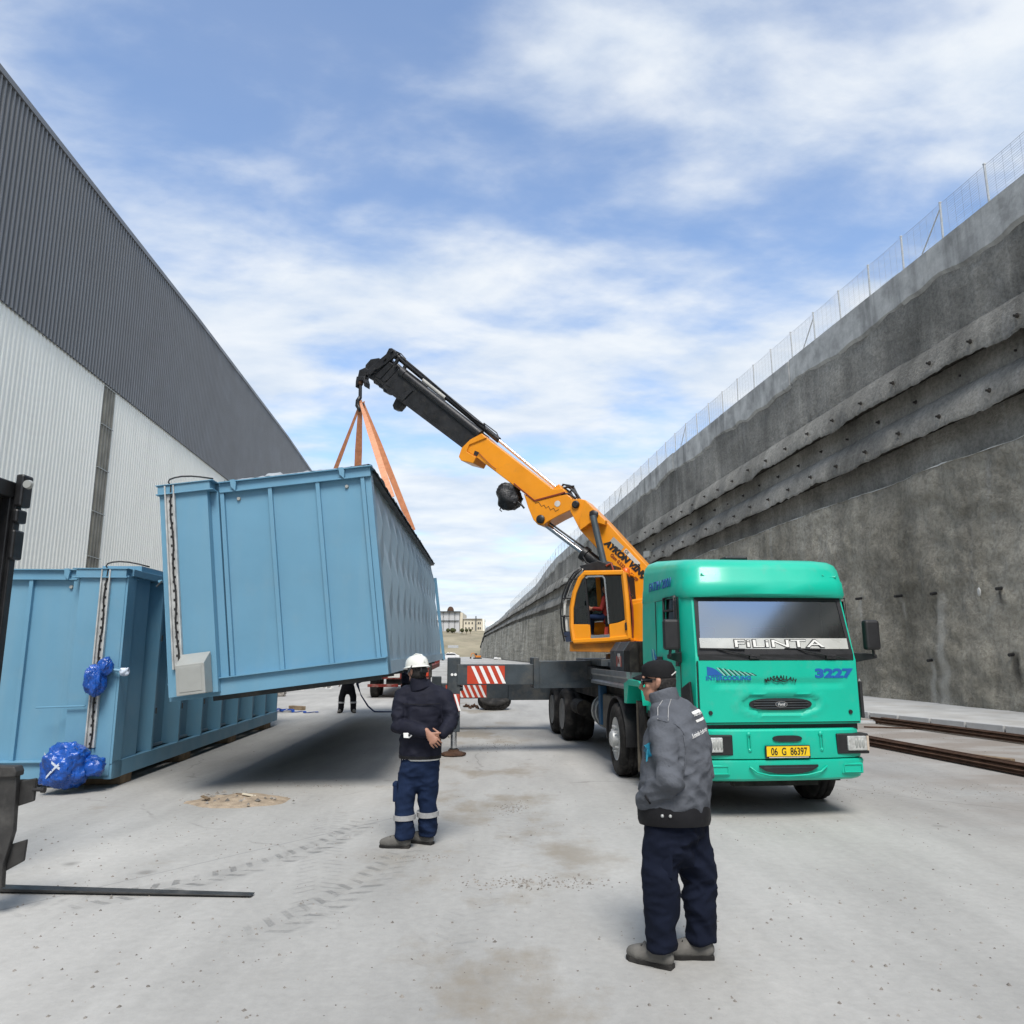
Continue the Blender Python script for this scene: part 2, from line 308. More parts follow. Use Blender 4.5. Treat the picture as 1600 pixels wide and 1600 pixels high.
# ------------------------------------------------------------------ ground
def circ(a, b, c):
    ax, ay, bx, by, cx, cy = a.x, a.y, b.x, b.y, c.x, c.y
    d = 2 * (ax * (by - cy) + bx * (cy - ay) + cx * (ay - by))
    ux = ((ax * ax + ay * ay) * (by - cy) + (bx * bx + by * by) * (cy - ay) + (cx * cx + cy * cy) * (ay - by)) / d
    uy = ((ax * ax + ay * ay) * (cx - bx) + (bx * bx + by * by) * (ax - cx) + (cx * cx + cy * cy) * (bx - ax)) / d
    return ux, uy, math.hypot(ax - ux, ay - uy)
def ground_mat():
    m = bpy.data.materials.new('concrete yard'); m.use_nodes = True; nt = m.node_tree; N = nt.nodes.new; L = nt.links.new
    p = nt.nodes['Principled BSDF']; p.inputs['Roughness'].default_value = .9; p.inputs['Specular IOR Level'].default_value = .3
    pos = N('ShaderNodeNewGeometry').outputs['Position']; sep = N('ShaderNodeSeparateXYZ'); L(pos, sep.inputs[0]); X, Y = sep.outputs[0], sep.outputs[1]
    def mm(op, a, b=None, c=None):
        n = N('ShaderNodeMath'); n.operation = op
        for i, x in enumerate((a, b, c)):
            if x is None: continue
            if isinstance(x, (int, float)): n.inputs[i].default_value = x
            else: L(x, n.inputs[i])
        return n.outputs[0]
    def nz(s, d, sc=(1, 1, 1), r=.58, rot=0, dist=0):
        mp = N('ShaderNodeMapping'); mp.inputs[3].default_value = sc; mp.inputs[2].default_value = (0, 0, rot); L(pos, mp.inputs[0])
        n = N('ShaderNodeTexNoise'); n.inputs['Scale'].default_value = s; n.inputs['Detail'].default_value = d; n.inputs['Roughness'].default_value = r; n.inputs['Distortion'].default_value = dist; L(mp.outputs[0], n.inputs[0]); return n.outputs[0]
    def ramp(f, a, b, ca, cb):
        r = N('ShaderNodeValToRGB'); L(f, r.inputs[0]); e = r.color_ramp.elements; e[0].position = a; e[1].position = b
        e[0].color = (ca if isinstance(ca, tuple) else (ca,) * 3) + (1,); e[1].color = (cb if isinstance(cb, tuple) else (cb,) * 3) + (1,); return r.outputs[0]
    def mix(f, a, b, mode='MIX'):
        x = N('ShaderNodeMix'); x.data_type = 'RGBA'; x.blend_type = mode
        for k, q in (('Factor', f), ('A', a), ('B', b)):
            if isinstance(q, (int, float)): x.inputs[k].default_value = q
            elif isinstance(q, tuple): x.inputs[k].default_value = q + (1,)
            else: L(q, x.inputs[k])
        return x.outputs['Result']
    def box(val, c, h, soft):   # 1 inside |val-c|<h
        a = mm('ABSOLUTE', mm('SUBTRACT', val, c)); r = N('ShaderNodeMapRange'); L(a, r.inputs[0]); r.inputs[1].default_value = h; r.inputs[2].default_value = h + soft; r.inputs[3].default_value = 1; r.inputs[4].default_value = 0; return r.outputs[0]
    base = ramp(nz(.22, 8, (1, .55, 1), rot=.1), .30, .7, (.285, .282, .268), (.47, .463, .44))
    base = mix(.7, base, ramp(nz(1.6, 8, (1, .22, 1), rot=1.45), .3, .7, .78, 1.1), 'MULTIPLY')
    base = mix(.6, base, ramp(nz(13, 5, r=.7), .33, .66, .86, 1.06), 'MULTIPLY')
    # brown dust in the driving lane, more of it further off
    lane = mm('MULTIPLY', box(mm('ADD', X, mm('MULTIPLY', Y, .08)), .5, .5, 1.2), 1.0)
    dust = mm('MULTIPLY', ramp(nz(.55, 8, (1, .7, 1), r=.65), .50, .60, 0., 1.), lane)
    base = mix(mm('MULTIPLY', dust, .75), base, (.235, .205, .16))
    right = N('ShaderNodeMapRange'); L(X, right.inputs[0]); right.inputs[1].default_value = 4.0; right.inputs[2].default_value = 8.0
    rd = mm('MULTIPLY', right.outputs[0], ramp(nz(.45, 9, (.6, 1.3, 1), r=.66), .36, .54, 0., 1.))
    base = mix(mm('MULTIPLY', rd, .8), base, (.215, .182, .152))
    near = ramp(nz(.9, 9, r=.7, dist=.4), .62, .70, 0., 1.)
    base = mix(mm('MULTIPLY', near, .5), base, (.27, .235, .185))
    # small dark specks
    vo = N('ShaderNodeTexVoronoi'); vo.inputs['Scale'].default_value = 9; L(pos, vo.inputs[0])
    sp = ramp(vo.outputs['Distance'], .03, .07, 1., 0.); sp = mm('MULTIPLY', sp, ramp(nz(1.3, 4), .5, .62, 0., 1.))
    base = mix(mm('MULTIPLY', sp, .8), base, (.09, .085, .08))
    vc = N('ShaderNodeTexVoronoi'); vc.feature = 'DISTANCE_TO_EDGE'; vc.inputs['Scale'].default_value = .17
    wv = N('ShaderNodeMix'); wv.data_type = 'RGBA'; wv.inputs['Factor'].default_value = .12; L(pos, wv.inputs['A']); nv = N('ShaderNodeTexNoise'); nv.inputs['Scale'].default_value = .8; nv.inputs['Detail'].default_value = 6; L(pos, nv.inputs[0]); sc_ = N('ShaderNodeVectorMath'); sc_.operation = 'SCALE'; sc_.inputs['Scale'].default_value = 9; L(nv.outputs['Color'], sc_.inputs[0]); L(sc_.outputs[0], wv.inputs['B']); L(wv.outputs['Result'], vc.inputs[0])
    crk = mm('MULTIPLY', ramp(vc.outputs['Distance'], .0008, .0024, 1., 0.), ramp(nz(.5, 4), .48, .56, 0., 1.))
    base = mix(mm('MULTIPLY', crk, .55), base, (.17, .165, .155))
    # oil drips
    od = N('ShaderNodeTexVoronoi'); od.inputs['Scale'].default_value = 1.1; L(pos, od.inputs[0]); odm = mm('MULTIPLY', ramp(mm('ADD', od.outputs['Distance'], mm('MULTIPLY', nz(9, 4), .12)), .09, .17, 1., 0.), ramp(nz(.35, 3), .53, .6, 0., 1.))
    base = mix(mm('MULTIPLY', odm, .5), base, (.13, .125, .115))
    # slab joints
    jt = mm('MULTIPLY', box(mm('ADD', mm('MULTIPLY', X, .80), mm('MULTIPLY', Y, -.62)), -6.6, .006, .008), box(X, -3.2, 2.2, .3))
    base = mix(mm('MULTIPLY', jt, .5), base, (.2, .2, .2))
    # tyre tracks pressed into the dust: lug stripes along arcs
    hsum = None
    for pts, wd, fr, st in (([(250, 1388), (430, 1345), (575, 1278)], .13, 9.5, .72), ([(470, 1430), (560, 1385), (632, 1330)], .15, 9.0, .6), ([(495, 1400), (505, 1330), (520, 1270)], .16, 14, .3), ([(755, 1400), (790, 1335), (800, 1240)], .14, 11, .16)):
        P = [gp(*q) for q in pts]; cx, cy, r0 = circ(*P)
        dx, dy = mm('SUBTRACT', X, cx), mm('SUBTRACT', Y, cy); rr = mm('SUBTRACT', mm('SQRT', mm('ADD', mm('MULTIPLY', dx, dx), mm('MULTIPLY', dy, dy))), r0)
        am = math.atan2(P[1].y - cy, P[1].x - cx); ca, sa = math.cos(am), math.sin(am)
        tx = mm('ADD', mm('MULTIPLY', dx, ca), mm('MULTIPLY', dy, sa)); ty = mm('SUBTRACT', mm('MULTIPLY', dy, ca), mm('MULTIPLY', dx, sa)); al = mm('MULTIPLY', mm('ARCTAN2', ty, tx), r0)
        ln = (P[2] - P[0]).length / 2
        band = mm('MULTIPLY', box(rr, 0, wd, .05), box(al, 0, ln * .95, ln * .6))
        ab = mm('ABSOLUTE', rr); half = mm('SIGN', rr)
        wave = mm('SINE', mm('ADD', mm('MULTIPLY', mm('ADD', al, mm('MULTIPLY', ab, -.55)), fr * 2 * math.pi / 1.6), mm('MULTIPLY', half, 1.57)))
        lug = mm('MULTIPLY', ramp(wave, .35, .75, 0., 1.), ramp(ab, .012, .03, 0., 1.))
        a = mm('MULTIPLY', mm('MULTIPLY', band, mm('ADD', mm('MULTIPLY', lug, .72), .28)), mm('MULTIPLY', ramp(nz(3.5, 8, r=.7), .40, .60, .05, 1.), st))
        base = mix(a, base, (.15, .15, .147)); hsum = a if hsum is None else mm('ADD', hsum, a)
    L(base, p.inputs['Base Color'])
    h = mm('SUBTRACT', mm('ADD', mm('MULTIPLY', nz(13, 6, r=.7), .35), mm('MULTIPLY', nz(1.6, 6, (1, .22, 1), rot=1.45), .6)), mm('MULTIPLY', hsum, 1.1))
    b = N('ShaderNodeBump'); b.inputs['Strength'].default_value = .8; b.inputs['Distance'].default_value = .018; L(h, b.inputs['Height']); L(b.outputs[0], p.inputs['Normal'])
    return m
b = MB(); nx = [-400, -60, -20, 0, 20, 60, 400]; ny = [-200, -30, 0, 20, 60, 150, 900]
b.v = [V((x, y, 0)) for y in ny for x in nx]; b.f = [(j * 7 + i, j * 7 + i + 1, (j + 1) * 7 + i + 1, (j + 1) * 7 + i) for j in range(6) for i in range(6)]
struct(b.build('ground', ground_mat()))
# pebbles and crumbs lying about (uncountable)
b = MB()
def crumb(b, p, s):
    k = [V((random.uniform(.6, 1), 0, 0)), V((0, random.uniform(.6, 1), 0)), V((-random.uniform(.6, 1), 0, 0)), V((0, -random.uniform(.6, 1), 0)), V((random.uniform(-.2, .2), random.uniform(-.2, .2), random.uniform(.5, .9)))]
    a = random.uniform(0, 6.3); R = Matrix.Rotation(a, 3, 'Z'); b.add([V(p) + (R @ q) * s for q in k], [(0, 1, 4), (1, 2, 4), (2, 3, 4), (3, 0, 4), (3, 2, 1, 0)])
for i in range(1500):
    y = random.uniform(4.2, 9) if random.random() < .6 else random.uniform(9, 24); x = random.uniform(-.62, .62) * y
    if noise.noise(V((x * .5, y * .5, 3))) > -.15: crumb(b, (x, y, 0), random.choice((.006, .008, .008, .01, .012, .017)))
for (u, v, n, sx, sy) in ((1500, 1235, 260, 2.2, .8), (1480, 1180, 160, 1.6, 1.2), (1420, 1150, 120, 1.2, 1.5), (830, 1380, 260, .55, .16), (800, 1262, 140, .16, .28), (375, 1250, 240, .55, .32), (780, 1165, 150, .5, .8), (640, 1340, 60, .5, .12), (500, 1228, 60, .5, .15)):
    q = gp(u, v)
    for i in range(n): crumb(b, (q.x + random.gauss(0, sx * .6), q.y + random.gauss(0, sy * .6), 0), random.choice((.006, .009, .012, .016)))
struct(b.build('pebbles', stone), 'stuff')['label'] = 'small stones and crumbs strewn over the concrete yard'
# sandy heap in the left foreground
q = gp(374, 1251); b = MB(); n = 26; R0 = .62
for j in range(n):
    for i in range(n):
        a, c = (i / (n - 1) - .5) * 2, (j / (n - 1) - .5) * 2; d = math.hypot(a, c) * (1 + .25 * noise.noise(V((a * 2, c * 2, 1))))
        h = max(0, 1 - d) ** .7 * .05 * (1 + .7 * noise.noise(V((a * 5, c * 5, 4)))) - (.006 if d > .97 else 0)
        b.v.append(V((q.x + a * R0, q.y + c * .48, h)))
b.f = [(j * n + i, j * n + i + 1, (j + 1) * n + i + 1, (j + 1) * n + i) for j in range(n - 1) for i in range(n - 1)]
hp = thing('dirt_heap', 'low sandy heap of dirt and chips on the concrete before the hanging container', 'dirt heap')
b.build('dirt', dirtm, hp, smooth=180)
b = MB()
for i in range(26): crumb(b, (q.x + random.gauss(0, .3), q.y + random.gauss(0, .2), .03), random.uniform(.02, .05))
struct(b.build('chips', stone, hp, world=True), 'stuff')
for k, (a, c, l, z) in enumerate(((.10, .05, .17, 12), (-.02, .1, .12, 40), (-.38, -.12, .12, -25))):
    MB().box((q.x + a, q.y + c, .06), (l, .05, .014), Matrix.Rotation(rad(z), 3, 'Z') @ Matrix.Rotation(rad(12), 3, 'Y')).build('wood_chip', wood if k else cream, hp)
# ------------------------------------------------------------------ retaining wall on the right
WN = V((1, .115, 0)); WD = 17.4144
def interp(t, pts):
    if t <= pts[0][0]: return pts[0][1]
    for (a, va), (c, vc) in zip(pts, pts[1:]):
        if t <= c: return va + (vc - va) * (t - a) / (c - a)
    return pts[-1][1]
def wtop(y): return interp(y, [(50, 15.6), (72, 14.9), (100, 14.0), (119, 11.9), (150, 10.4), (178, 8.9), (216, 8.0), (232, 3.0)])
def led1(y): return interp(y, [(28, 11.0), (53, 10.45), (95, 9.8), (147, 8.7), (216, 6.8), (232, 2.8)])
def led2(y): return interp(y, [(24, 9.12), (40, 8.75), (58, 8.3), (98, 7.6), (147, 7.4), (216, 6.0), (232, 2.6)])
def ledl(y): return interp(y, [(32, 7.9), (45, 7.7), (98, 6.95), (147, 6.9), (216, 5.5), (232, 2.4)])
def wpt(y, out, z): x = WD - .115 * y - out; return V((x, y, z))
ys = []; y = -60.0
while y < 232: ys.append(y); y += .14 if 19.5 < y < 36 else .22 if 17 < y < 60 else .9 if y < 100 and y > 0 else 2.2
ys.append(232)
wall = thing('retaining_wall', 'tall grey sprayed concrete retaining wall stepping back in ledges along the yard', 'retaining wall')
def lumps(y, z, a, s=1.0, sd=0): return a * (noise.fractal(V((y * .45 * s, z * .55 * s, sd)), 1.0, 2.0, 4) + .35 * noise.noise(V((y * 2.1, z * 2.3, sd + 5))))
def wallsheet(name, m, rows, smooth=180):
    """rows: function y -> list of (out, z) from bottom to top"""
    R = [[wpt(y, o, z) for o, z in rows(y)] for y in ys]; b = MB(); b.loft(R, cap=False, close=False); return b.build(name, m, wall, smooth=smooth)
def pock(y, z):
    k = max(0, min(1, .5 + 1.6 * noise.noise(V((y * .4, z * .5, 21))))); return k * (.9 * noise.noise(V((y * 3.4, z * 3.4, 31))) + .7 * noise.noise(V((y * 6.3, z * 6.3, 41))))
def low_rows(y):
    zt = ledl(y) + .10 * noise.noise(V((y * .3, 0, 9))); n = 62; r = []
    for i in range(n + 1):
        t = i / n; o = .62 - .30 * t + lumps(y, t * zt, .20, .8, 1) + .05 * max(0, math.sin(y * 1.35 + 1.2 * noise.noise(V((y * .2, t * 3, 2))))) * (1 - t) + .05 * pock(y, t * zt)
        r.append((o, .10 + t * (zt - .10)))
    return r
lowf = wallsheet('lower_facing', shotlow, low_rows)
wallsheet('ledge_mortar', sheetedge, lambda y: [((.34 + lumps(y, ledl(y), .20, .8, 1)), ledl(y) + .10 * noise.noise(V((y * .3, 0, 9))) - .02), ((.35 + lumps(y, ledl(y), .20, .8, 1)), ledl(y) + .10 * noise.noise(V((y * .3, 0, 9))) - .005 + .05 * noise.noise(V((y * .8, 3, 9)))), (-.10, ledl(y) + .07)])
def up_rows(z0, z1, nn, sd, k=.035, o0=-.02):
    def f(y):
        a, c = z0(y), z1(y); return [(o0 + .02 * pock(y, a + (c - a) * i / nn) + lumps(y, a + (c - a) * i / nn, k, 1.1, sd), a + (c - a) * i / nn) for i in range(nn + 1)]
    return f
def jag(y, sd): return .10 * noise.noise(V((y * .6, sd, 0))) + .07 * noise.noise(V((y * 2.7, sd, 4))) + .04 * noise.noise(V((y * 6.5, sd, 9)))
wallsheet('middle_facing', shotup, up_rows(lambda y: ledl(y) - .1, lambda y: led2(y) + .22, 14, 3, .07, -.16))
wallsheet('middle_facing', shotup, up_rows(lambda y: led2(y) + .7, lambda y: led1(y) + .22, 16, 4, .07, -.10))
wallsheet('upper_facing', shotup, up_rows(lambda y: led1(y) + .8, lambda y: wtop(y) - .28 * (wtop(y) / 15.6), 34, 6, .08))
def beam_rows(z0, h, sd, soff=False):
    def f(y):
        z = z0(y); k = h * min(1, wtop(y) / 13); q = .64 + .16 * noise.noise(V((y * .35, sd, 2))); l = lumps(y, z, .03, 2, sd)
        l += .10 * noise.noise(V((y * .8, sd, 13))); e0 = z + jag(y, sd + 7) + .10 * noise.noise(V((y * .45, sd, 3)))
        if soff: return [(-.45, z + .20), (-.30, z + .26 + jag(y, sd)), (.0, z + .24 + jag(y * 1.3, sd + 3)), (.25 * q, z + .16 + jag(y * 2, sd + 4)), (.46 * q, z + .10 + jag(y * 1.7, sd + 5)), (.66 * q + l, e0 + .03), (.72 * q + l, e0)]
        return [(.72 * q + l, e0 - .01), (.755 * q + l, e0 + .05), (.74 * q + l, e0 + .14), (.44 + l, z + k * .45 + .05 * jag(y, 2)), (.37 + l, z + k * .72), (.29 + l, z + k * .98 + .3 * jag(y, 5)), (.16 + .02 * jag(y, sd), z + k * 1.3), (-.06, z + k * 1.6), (-.4, z + k * 1.7)]
    return f
soffit_shade = mat('rough undercut shade', (.05, .045, .038), 1.0, var=.6, scale=4, bump=.06, bscale=9, dirt=((.14, .13, .115), .5, 5)); wallsheet('beam_soffit', soffit_shade, beam_rows(led2, .78, 11, True), 40); wallsheet('beam_soffit', soffit_shade, beam_rows(led1, .80, 17, True), 40)  # rough beam undersides; the undercut's shade is put into their dark colour
wallsheet('waler_beam', shotup, beam_rows(led2, .78, 11)); wallsheet('waler_beam', shotup, beam_rows(led1, .80, 17))
# cast concrete capping in bays, each bay a piece; its foot is smeared over by the sprayed face
bays = [-60 + 8.6 * i for i in range(34)]; bays = [q for q in bays if q < 228]
off = [0, .07, -.02, .04, -.03, .05]
for i, y0 in enumerate(bays):
    y1 = min(y0 + 8.58, 231); n = max(2, int((y1 - y0) / (.4 if 15 < y0 < 60 else 1.5))); dz = [0, .12, 0, .02, .1, .0][i % 6]; rows = []
    for j in range(n + 1):
        y = y0 + (y1 - y0) * j / n; t = wtop(y) + dz * .6; bt = t - (1.35 + .45 * noise.noise(V((y * .22, 1, 1))) + .22 * noise.noise(V((y * .9, 2, 1)))) * t / 15.6; o = .075 + off[i % 6] * .4
        rows.append([wpt(y, o - .11, bt), wpt(y, o, bt + .12), wpt(y, o, t), wpt(y, -.45, t), wpt(y, -.45, bt)])
    MB().loft(rows).build('cap_panel', capcon, wall)
MB().loft([[wpt(y, -.3, -.2), wpt(y, -.3, wtop(y) - .1), wpt(y, -9, wtop(y) - .4), wpt(y, -9, -.2)] for y in ys[::6]]).build('earth_fill', hillm, wall)
# anchor heads and drain pipes standing out of the face
hd = MB().lathe([(.0, .16), (.05, .16), (.055, .05), (.10, .045), (.11, 0), (.0, 0)], (0, 0, 0), (-1, 0, 0), 8).mesh('anchor_head', chassis)
first = None
for zf, oo, st in ((led1, .46, 0), (led2, .46, .9), (lambda y: led2(y) + 1.15, -.12, .5)):
    y = 18.5 + st
    while y < 95:
        o = put('anchor_head', hd, wall); o.location = wpt(y, oo, zf(y) + .42 + .05 * math.sin(y * 7)); o.scale = (.75,) * 3; y += 2.15 + .25 * math.sin(y * 3)
dp = MB().lathe([(.035, -.1), (.05, -.1), (.05, .24), (.037, .24)], (0, 0, 0), (-1, -.35, -.12), 10).mesh('drain_pipe', black)
for u, v in ((1345, 935), (1406, 931), (1463, 927), (1566, 919), (1364, 1025), (1458, 1031), (1586, 1022), (1284, 940)):
    p = onp(u, v, WN, WD - .5); o = put('drain_pipe', dp, wall); o.location = (WD - .115 * p.y - .50, p.y, p.z)
pipes = [onp(u, v, WN, WD - .5) for u, v in ((1345, 935), (1406, 931), (1468, 927), (1566, 919), (1458, 1031), (1592, 1022))]
for nm, sel in (('stain', ((pipes[2], .28, 5), (pipes[0], .10, 1.2), (pipes[4], .16, 2), (pipes[1], .08, .8))), ('damp', ((pipes[5], .14, 1.1), (pipes[3], .10, .5)))):
    at = lowf.data.attributes.new(nm, 'FLOAT', 'POINT'); vals = []
    for v_ in lowf.data.vertices:
        k = 0
        for p, wd, ln in sel:
            dz = p.z - v_.co.z; dy = abs(v_.co.y - p.y - .18 * noise.noise(V((v_.co.z * 1.2, p.y, 0)))) / (wd * (.6 + .5 * max(0, min(1, dz / ln))))
            if -.1 < dz < ln and dy < 1.6: k = max(k, max(0, min(1, 1.6 - dy)) * max(0, min(1, (dz + .1) * 6)) * (1 - (dz / ln) ** 3 * .7))
        vals.append(k)
    at.data.foreach_set('value', vals)
for u, v in ((1530, 925), (1343, 1066)):   # rags of pale mortar
    p = onp(u, v, WN, WD - .62); MB().ell(p, (.03, .09, .14), n=8, m=6).build('mortar_blob', sheetedge, wall, smooth=180)
p = onp(1017, 868, WN, WD - .3); fl = thing('wall_floodlight', 'small pale floodlight box fixed to the wall ledge above the truck roof', 'floodlight', p)
MB().box((-.25, 0, .1), (.25, .7, .45), Matrix.Rotation(.5, 3, 'Z')).build('lamp_box', galvgrey, fl, bevel=.02); MB().box((-.1, 0, -.15), (.12, .16, .5)).build('bracket', galv, fl)
# fence along the top of the wall
fence = thing('wall_fence', 'thin wire mesh fence on grey posts along the top of the retaining wall', 'fence')
post = MB().box((0, 0, .70), (.05, .05, 1.42)).box((0, 0, 1.43), (.07, .07, .04)).mesh('fence_post', galv)
ypost = [23.8 - 2.15 * k for k in range(6, 0, -1)] + [23.8 + 2.15 * k for k in range(0, 62)]
prev = None
for i, y in enumerate(ypost):
    z = wtop(y) + .06; q = wpt(y, -.12, z); s = min(1, .6 + .4 * wtop(y) / 15); o = put('fence_post', post, fence); o.location = q; o.rotation_euler = (rad(random.uniform(-1.5, 1.5)), rad(random.uniform(-1, 1)), 0)
    if i in (6, 10, 18, 26, 34, 42, 50):
        e1 = wpt(y + 1.25, -.12, wtop(y + 1.25) + .04); MB().tube([q + V((0, 0, 1.2)), e1], .022, 6).build('fence_brace', galv, fence)
    if prev is not None:
        b = MB(); nw = 17 if i < 30 else 9; r = .0045 if i < 16 else .0065
        for k in range(nw):
            zz = V((0, 0, .05 + 1.33 * k / (nw - 1))); sag = V((0, 0, -.012 * (k % 3)))
            b.tube([prev + zz, (prev + q) / 2 + zz + sag, q + zz], r if 0 < k < nw - 1 else r * 1.5, 3, caps=False)
        for k in range(1, 6 if i < 30 else 3): g = prev.lerp(q, k / (6 if i < 30 else 3)); b.tube([g + V((0, 0, .05)), g + V((0, 0, 1.38))], r * .8, 3, caps=False)
        b.build('mesh_panel', fencem, fence)
    prev = q
# pavement and kerb at the wall foot: the kerb swings away from the wall
def kx(y): return 11.55 - .35 * (y - 17) if y < 24 else 9.1 - .35 * (y - 24) * max(.33, 1 - (y - 24) / 30)
rows = [[wpt(y, -.2, .0), wpt(y, -.2, .16), V((kx(y) + .05, y, .125)), V((kx(y) + .05, y, 0))] for y in (2, 8, 12, 16, 20, 24, 28, 32, 36, 40, 44)]
struct(MB().loft(rows).build('pavement', pavem))
kerb = bpy.data.objects.new('kerb', None); C.objects.link(kerb); struct(kerb); ROOT['kerb'] = Matrix.Identity(4)
y = 6.0; ks = MB().bb(-.09, .09, -.475, .475, 0, .175).mesh('kerbstone', kerbm)
while y < 44:
    dx = kx(y + .5) - kx(y - .5); o = put('kerbstone', ks, kerb, bevel=.015); o.location = (kx(y), y, random.uniform(-.015, .004)); o.rotation_euler = (0, rad(random.uniform(-.8, .8)), math.atan(-dx) + rad(random.uniform(-.6, .6))); y += 1.0 / math.hypot(1, dx)
# ------------------------------------------------------------------ industrial hall on the left
BN = V((1, .0965, 0)); BD = -14.0
hall = thing('industrial_hall', 'long industrial hall clad in grey over off white ribbed sheets with curved roof edge', 'industrial building')
def btop(y): return interp(y, [(-60, 18.4), (20, 19.65), (30, 20.0), (40, 20.35), (54, 20.65), (66, 20.9), (79, 20.85), (120, 20.2)])
def bpt(y, out, z): return V((BD - .0965 * y + out, y, z))
def bmid(y): return 12.72 + .006 * max(0, y - 25)
def cladding(name, m, z0, z1, y0, y1, base=0.0, dp=.04):
    b = MB(); P = .25; n = int((y1 - y0) / P); row0 = []; row1 = []
    for i in range(n):
        y = y0 + i * P
        for dy, o in ((0, .0), (.11, .0), (.145, dp), (.215, dp)):
            row0.append(bpt(y + dy, o + base, z0(y + dy))); row1.append(bpt(y + dy, o + base, z1(y + dy)))
    b.loft([row0, row1], cap=False, close=False); return b.build(name, m, hall, recalc=False)
cladding('lower_cladding', cladwhite, lambda y: 0, bmid, -60, 120)
cladding('upper_cladding', cladgrey, lambda y: bmid(y) - .05, btop, -60, 120, .045, .075)
for y0 in (29.75, 47.5):     # translucent strips let into the white sheets
    for k in range(7):
        b = MB(); z0, z1 = .1 + k * 1.82, min(.1 + k * 1.82 + 1.78, 12.6)
        r0, r1 = [], []
        for i in range(5):
            for dy, o in ((0, .048), (.11, .048), (.145, .088), (.215, .088)):
                yy = y0 + i * .25 + dy
                if yy < y0 + 1.06: r0.append(bpt(yy, o, z0)); r1.append(bpt(yy, o, z1))
        b.loft([r0, r1], cap=False, close=False).build('skylight_sheet', gapm, hall, recalc=False)
        MB().loft([[bpt(y0, .10, z1 + .005), bpt(y0, .10, z1 + .035), bpt(y0, .02, z1 + .035), bpt(y0, .02, z1 + .005)], [bpt(y0 + 1.06, .10, z1 + .005), bpt(y0 + 1.06, .10, z1 + .035), bpt(y0 + 1.06, .02, z1 + .035), bpt(y0 + 1.06, .02, z1 + .005)]]).build('fixing_strip', galvgrey, hall)
yy = [-60, -20, 10, 20, 30, 40, 54, 66, 79, 100, 120]
MB().loft([[bpt(y, .15, btop(y) - .16), bpt(y, .15, btop(y) + .05), bpt(y, -.3, btop(y) + .05), bpt(y, -.3, btop(y) - .16)] for y in yy]).build('roof_trim', cladgrey, hall)
MB().loft([[bpt(y, -.32, btop(y) - .1), bpt(y, -30, btop(y) + 1.5), bpt(y, -60, btop(y) - .1), bpt(y, -60, 0), bpt(y, -.32, 0)] for y in yy]).build('hall_body', cladgrey, hall)
# ------------------------------------------------------------------ far end of the alley
b = MB(); nx_, ny_ = 60, 30
for j in range(ny_):
    for i in range(nx_):
        x, y = -110 + i * 4.2, 232 + j * 9.0; t = (y - 232)
        z = .2 + 12.5 * (1 - math.exp(-max(0, t - 6) / 55)) + 2.2 * noise.noise(V((x * .05, y * .05, 0))) * min(1, t / 40) + 6 * max(0, min(1, (x + 2) / 25)) - (2 if j in (0,) else 0)
        b.v.append(V((x, y, z)))
b.f = [(j * nx_ + i, j * nx_ + i + 1, (j + 1) * nx_ + i + 1, (j + 1) * nx_ + i) for j in range(ny_ - 1) for i in range(nx_ - 1)]
struct(b.build('hillside', hillm, smooth=180))
def farbox(b, u0, u1, v0, v1, Y, dep):
    p, q = atY(u0, v1, Y), atY(u1, v0, Y); b.bb(p.x, q.x, Y, Y + dep, p.z, q.z); return b
fy = 330.0
fa = thing('factory_block', 'pale grey box shaped factory with dark frame lines and a domed vent on its roof', 'factory')
farbox(MB(), 640, 718, 956, 1000, fy, 30).build('wall', paleg, fa); farbox(MB(), 718.2, 723, 957, 1000, fy + .5, 29).build('end_wall', cream, fa)
farbox(MB(), 640, 719, 955, 956, fy - 1, 31).build('roof_edge', darksteel, fa)
for u in (665, 679, 692.5, 701.5, 710.5): farbox(MB(), u - .4, u + .4, 956.5, 987, fy - .5, .6).build('frame_post', darksteel, fa)
farbox(MB(), 640, 717, 969.3, 970, fy - .6, .6).build('frame_rail', darksteel, fa)
p = atY(704, 955.5, fy + 8); MB().lathe([(1.6, -.3), (1.4, 1.0), (.9, 1.9), (.3, 2.2), (0, 2.2)], p, (0, 0, 1), 12).build('roof_vent', rust, fa, smooth=40)
fb = thing('factory_annex', 'cream coloured lower factory wing with thin chimney beside the pale grey block', 'factory')
farbox(MB(), 724, 754, 967, 1000, fy, 24).build('wall', cream, fb); farbox(MB(), 724, 753, 966.2, 967, fy - .6, 25).build('roof_edge', paleg, fb)
farbox(MB(), 742.6, 744.2, 962.5, 990, fy - 3, 2).build('chimney', darksteel, fb); farbox(MB(), 751, 757, 967, 1000, fy + 2, 12).build('stair_tower', cladwhite, fb)
for u in (727, 732, 737, 746.5, 749.5):
    farbox(MB(), u, u + 1.8, 972, 975, fy - .2, .5).build('window', darkwin, fb); farbox(MB(), u, u + 1.8, 980, 983, fy - .2, .5).build('window', darkwin, fb)
fc = thing('white_boundary_wall', 'bright white low wall below the factory on the hillside', 'wall'); farbox(MB(), 660, 716, 989.5, 996, 300, .6).build('wall_panel', cladwhite, fc); farbox(MB(), 660, 722, 988.2, 989, 300, .3).build('rail', galv, fc)
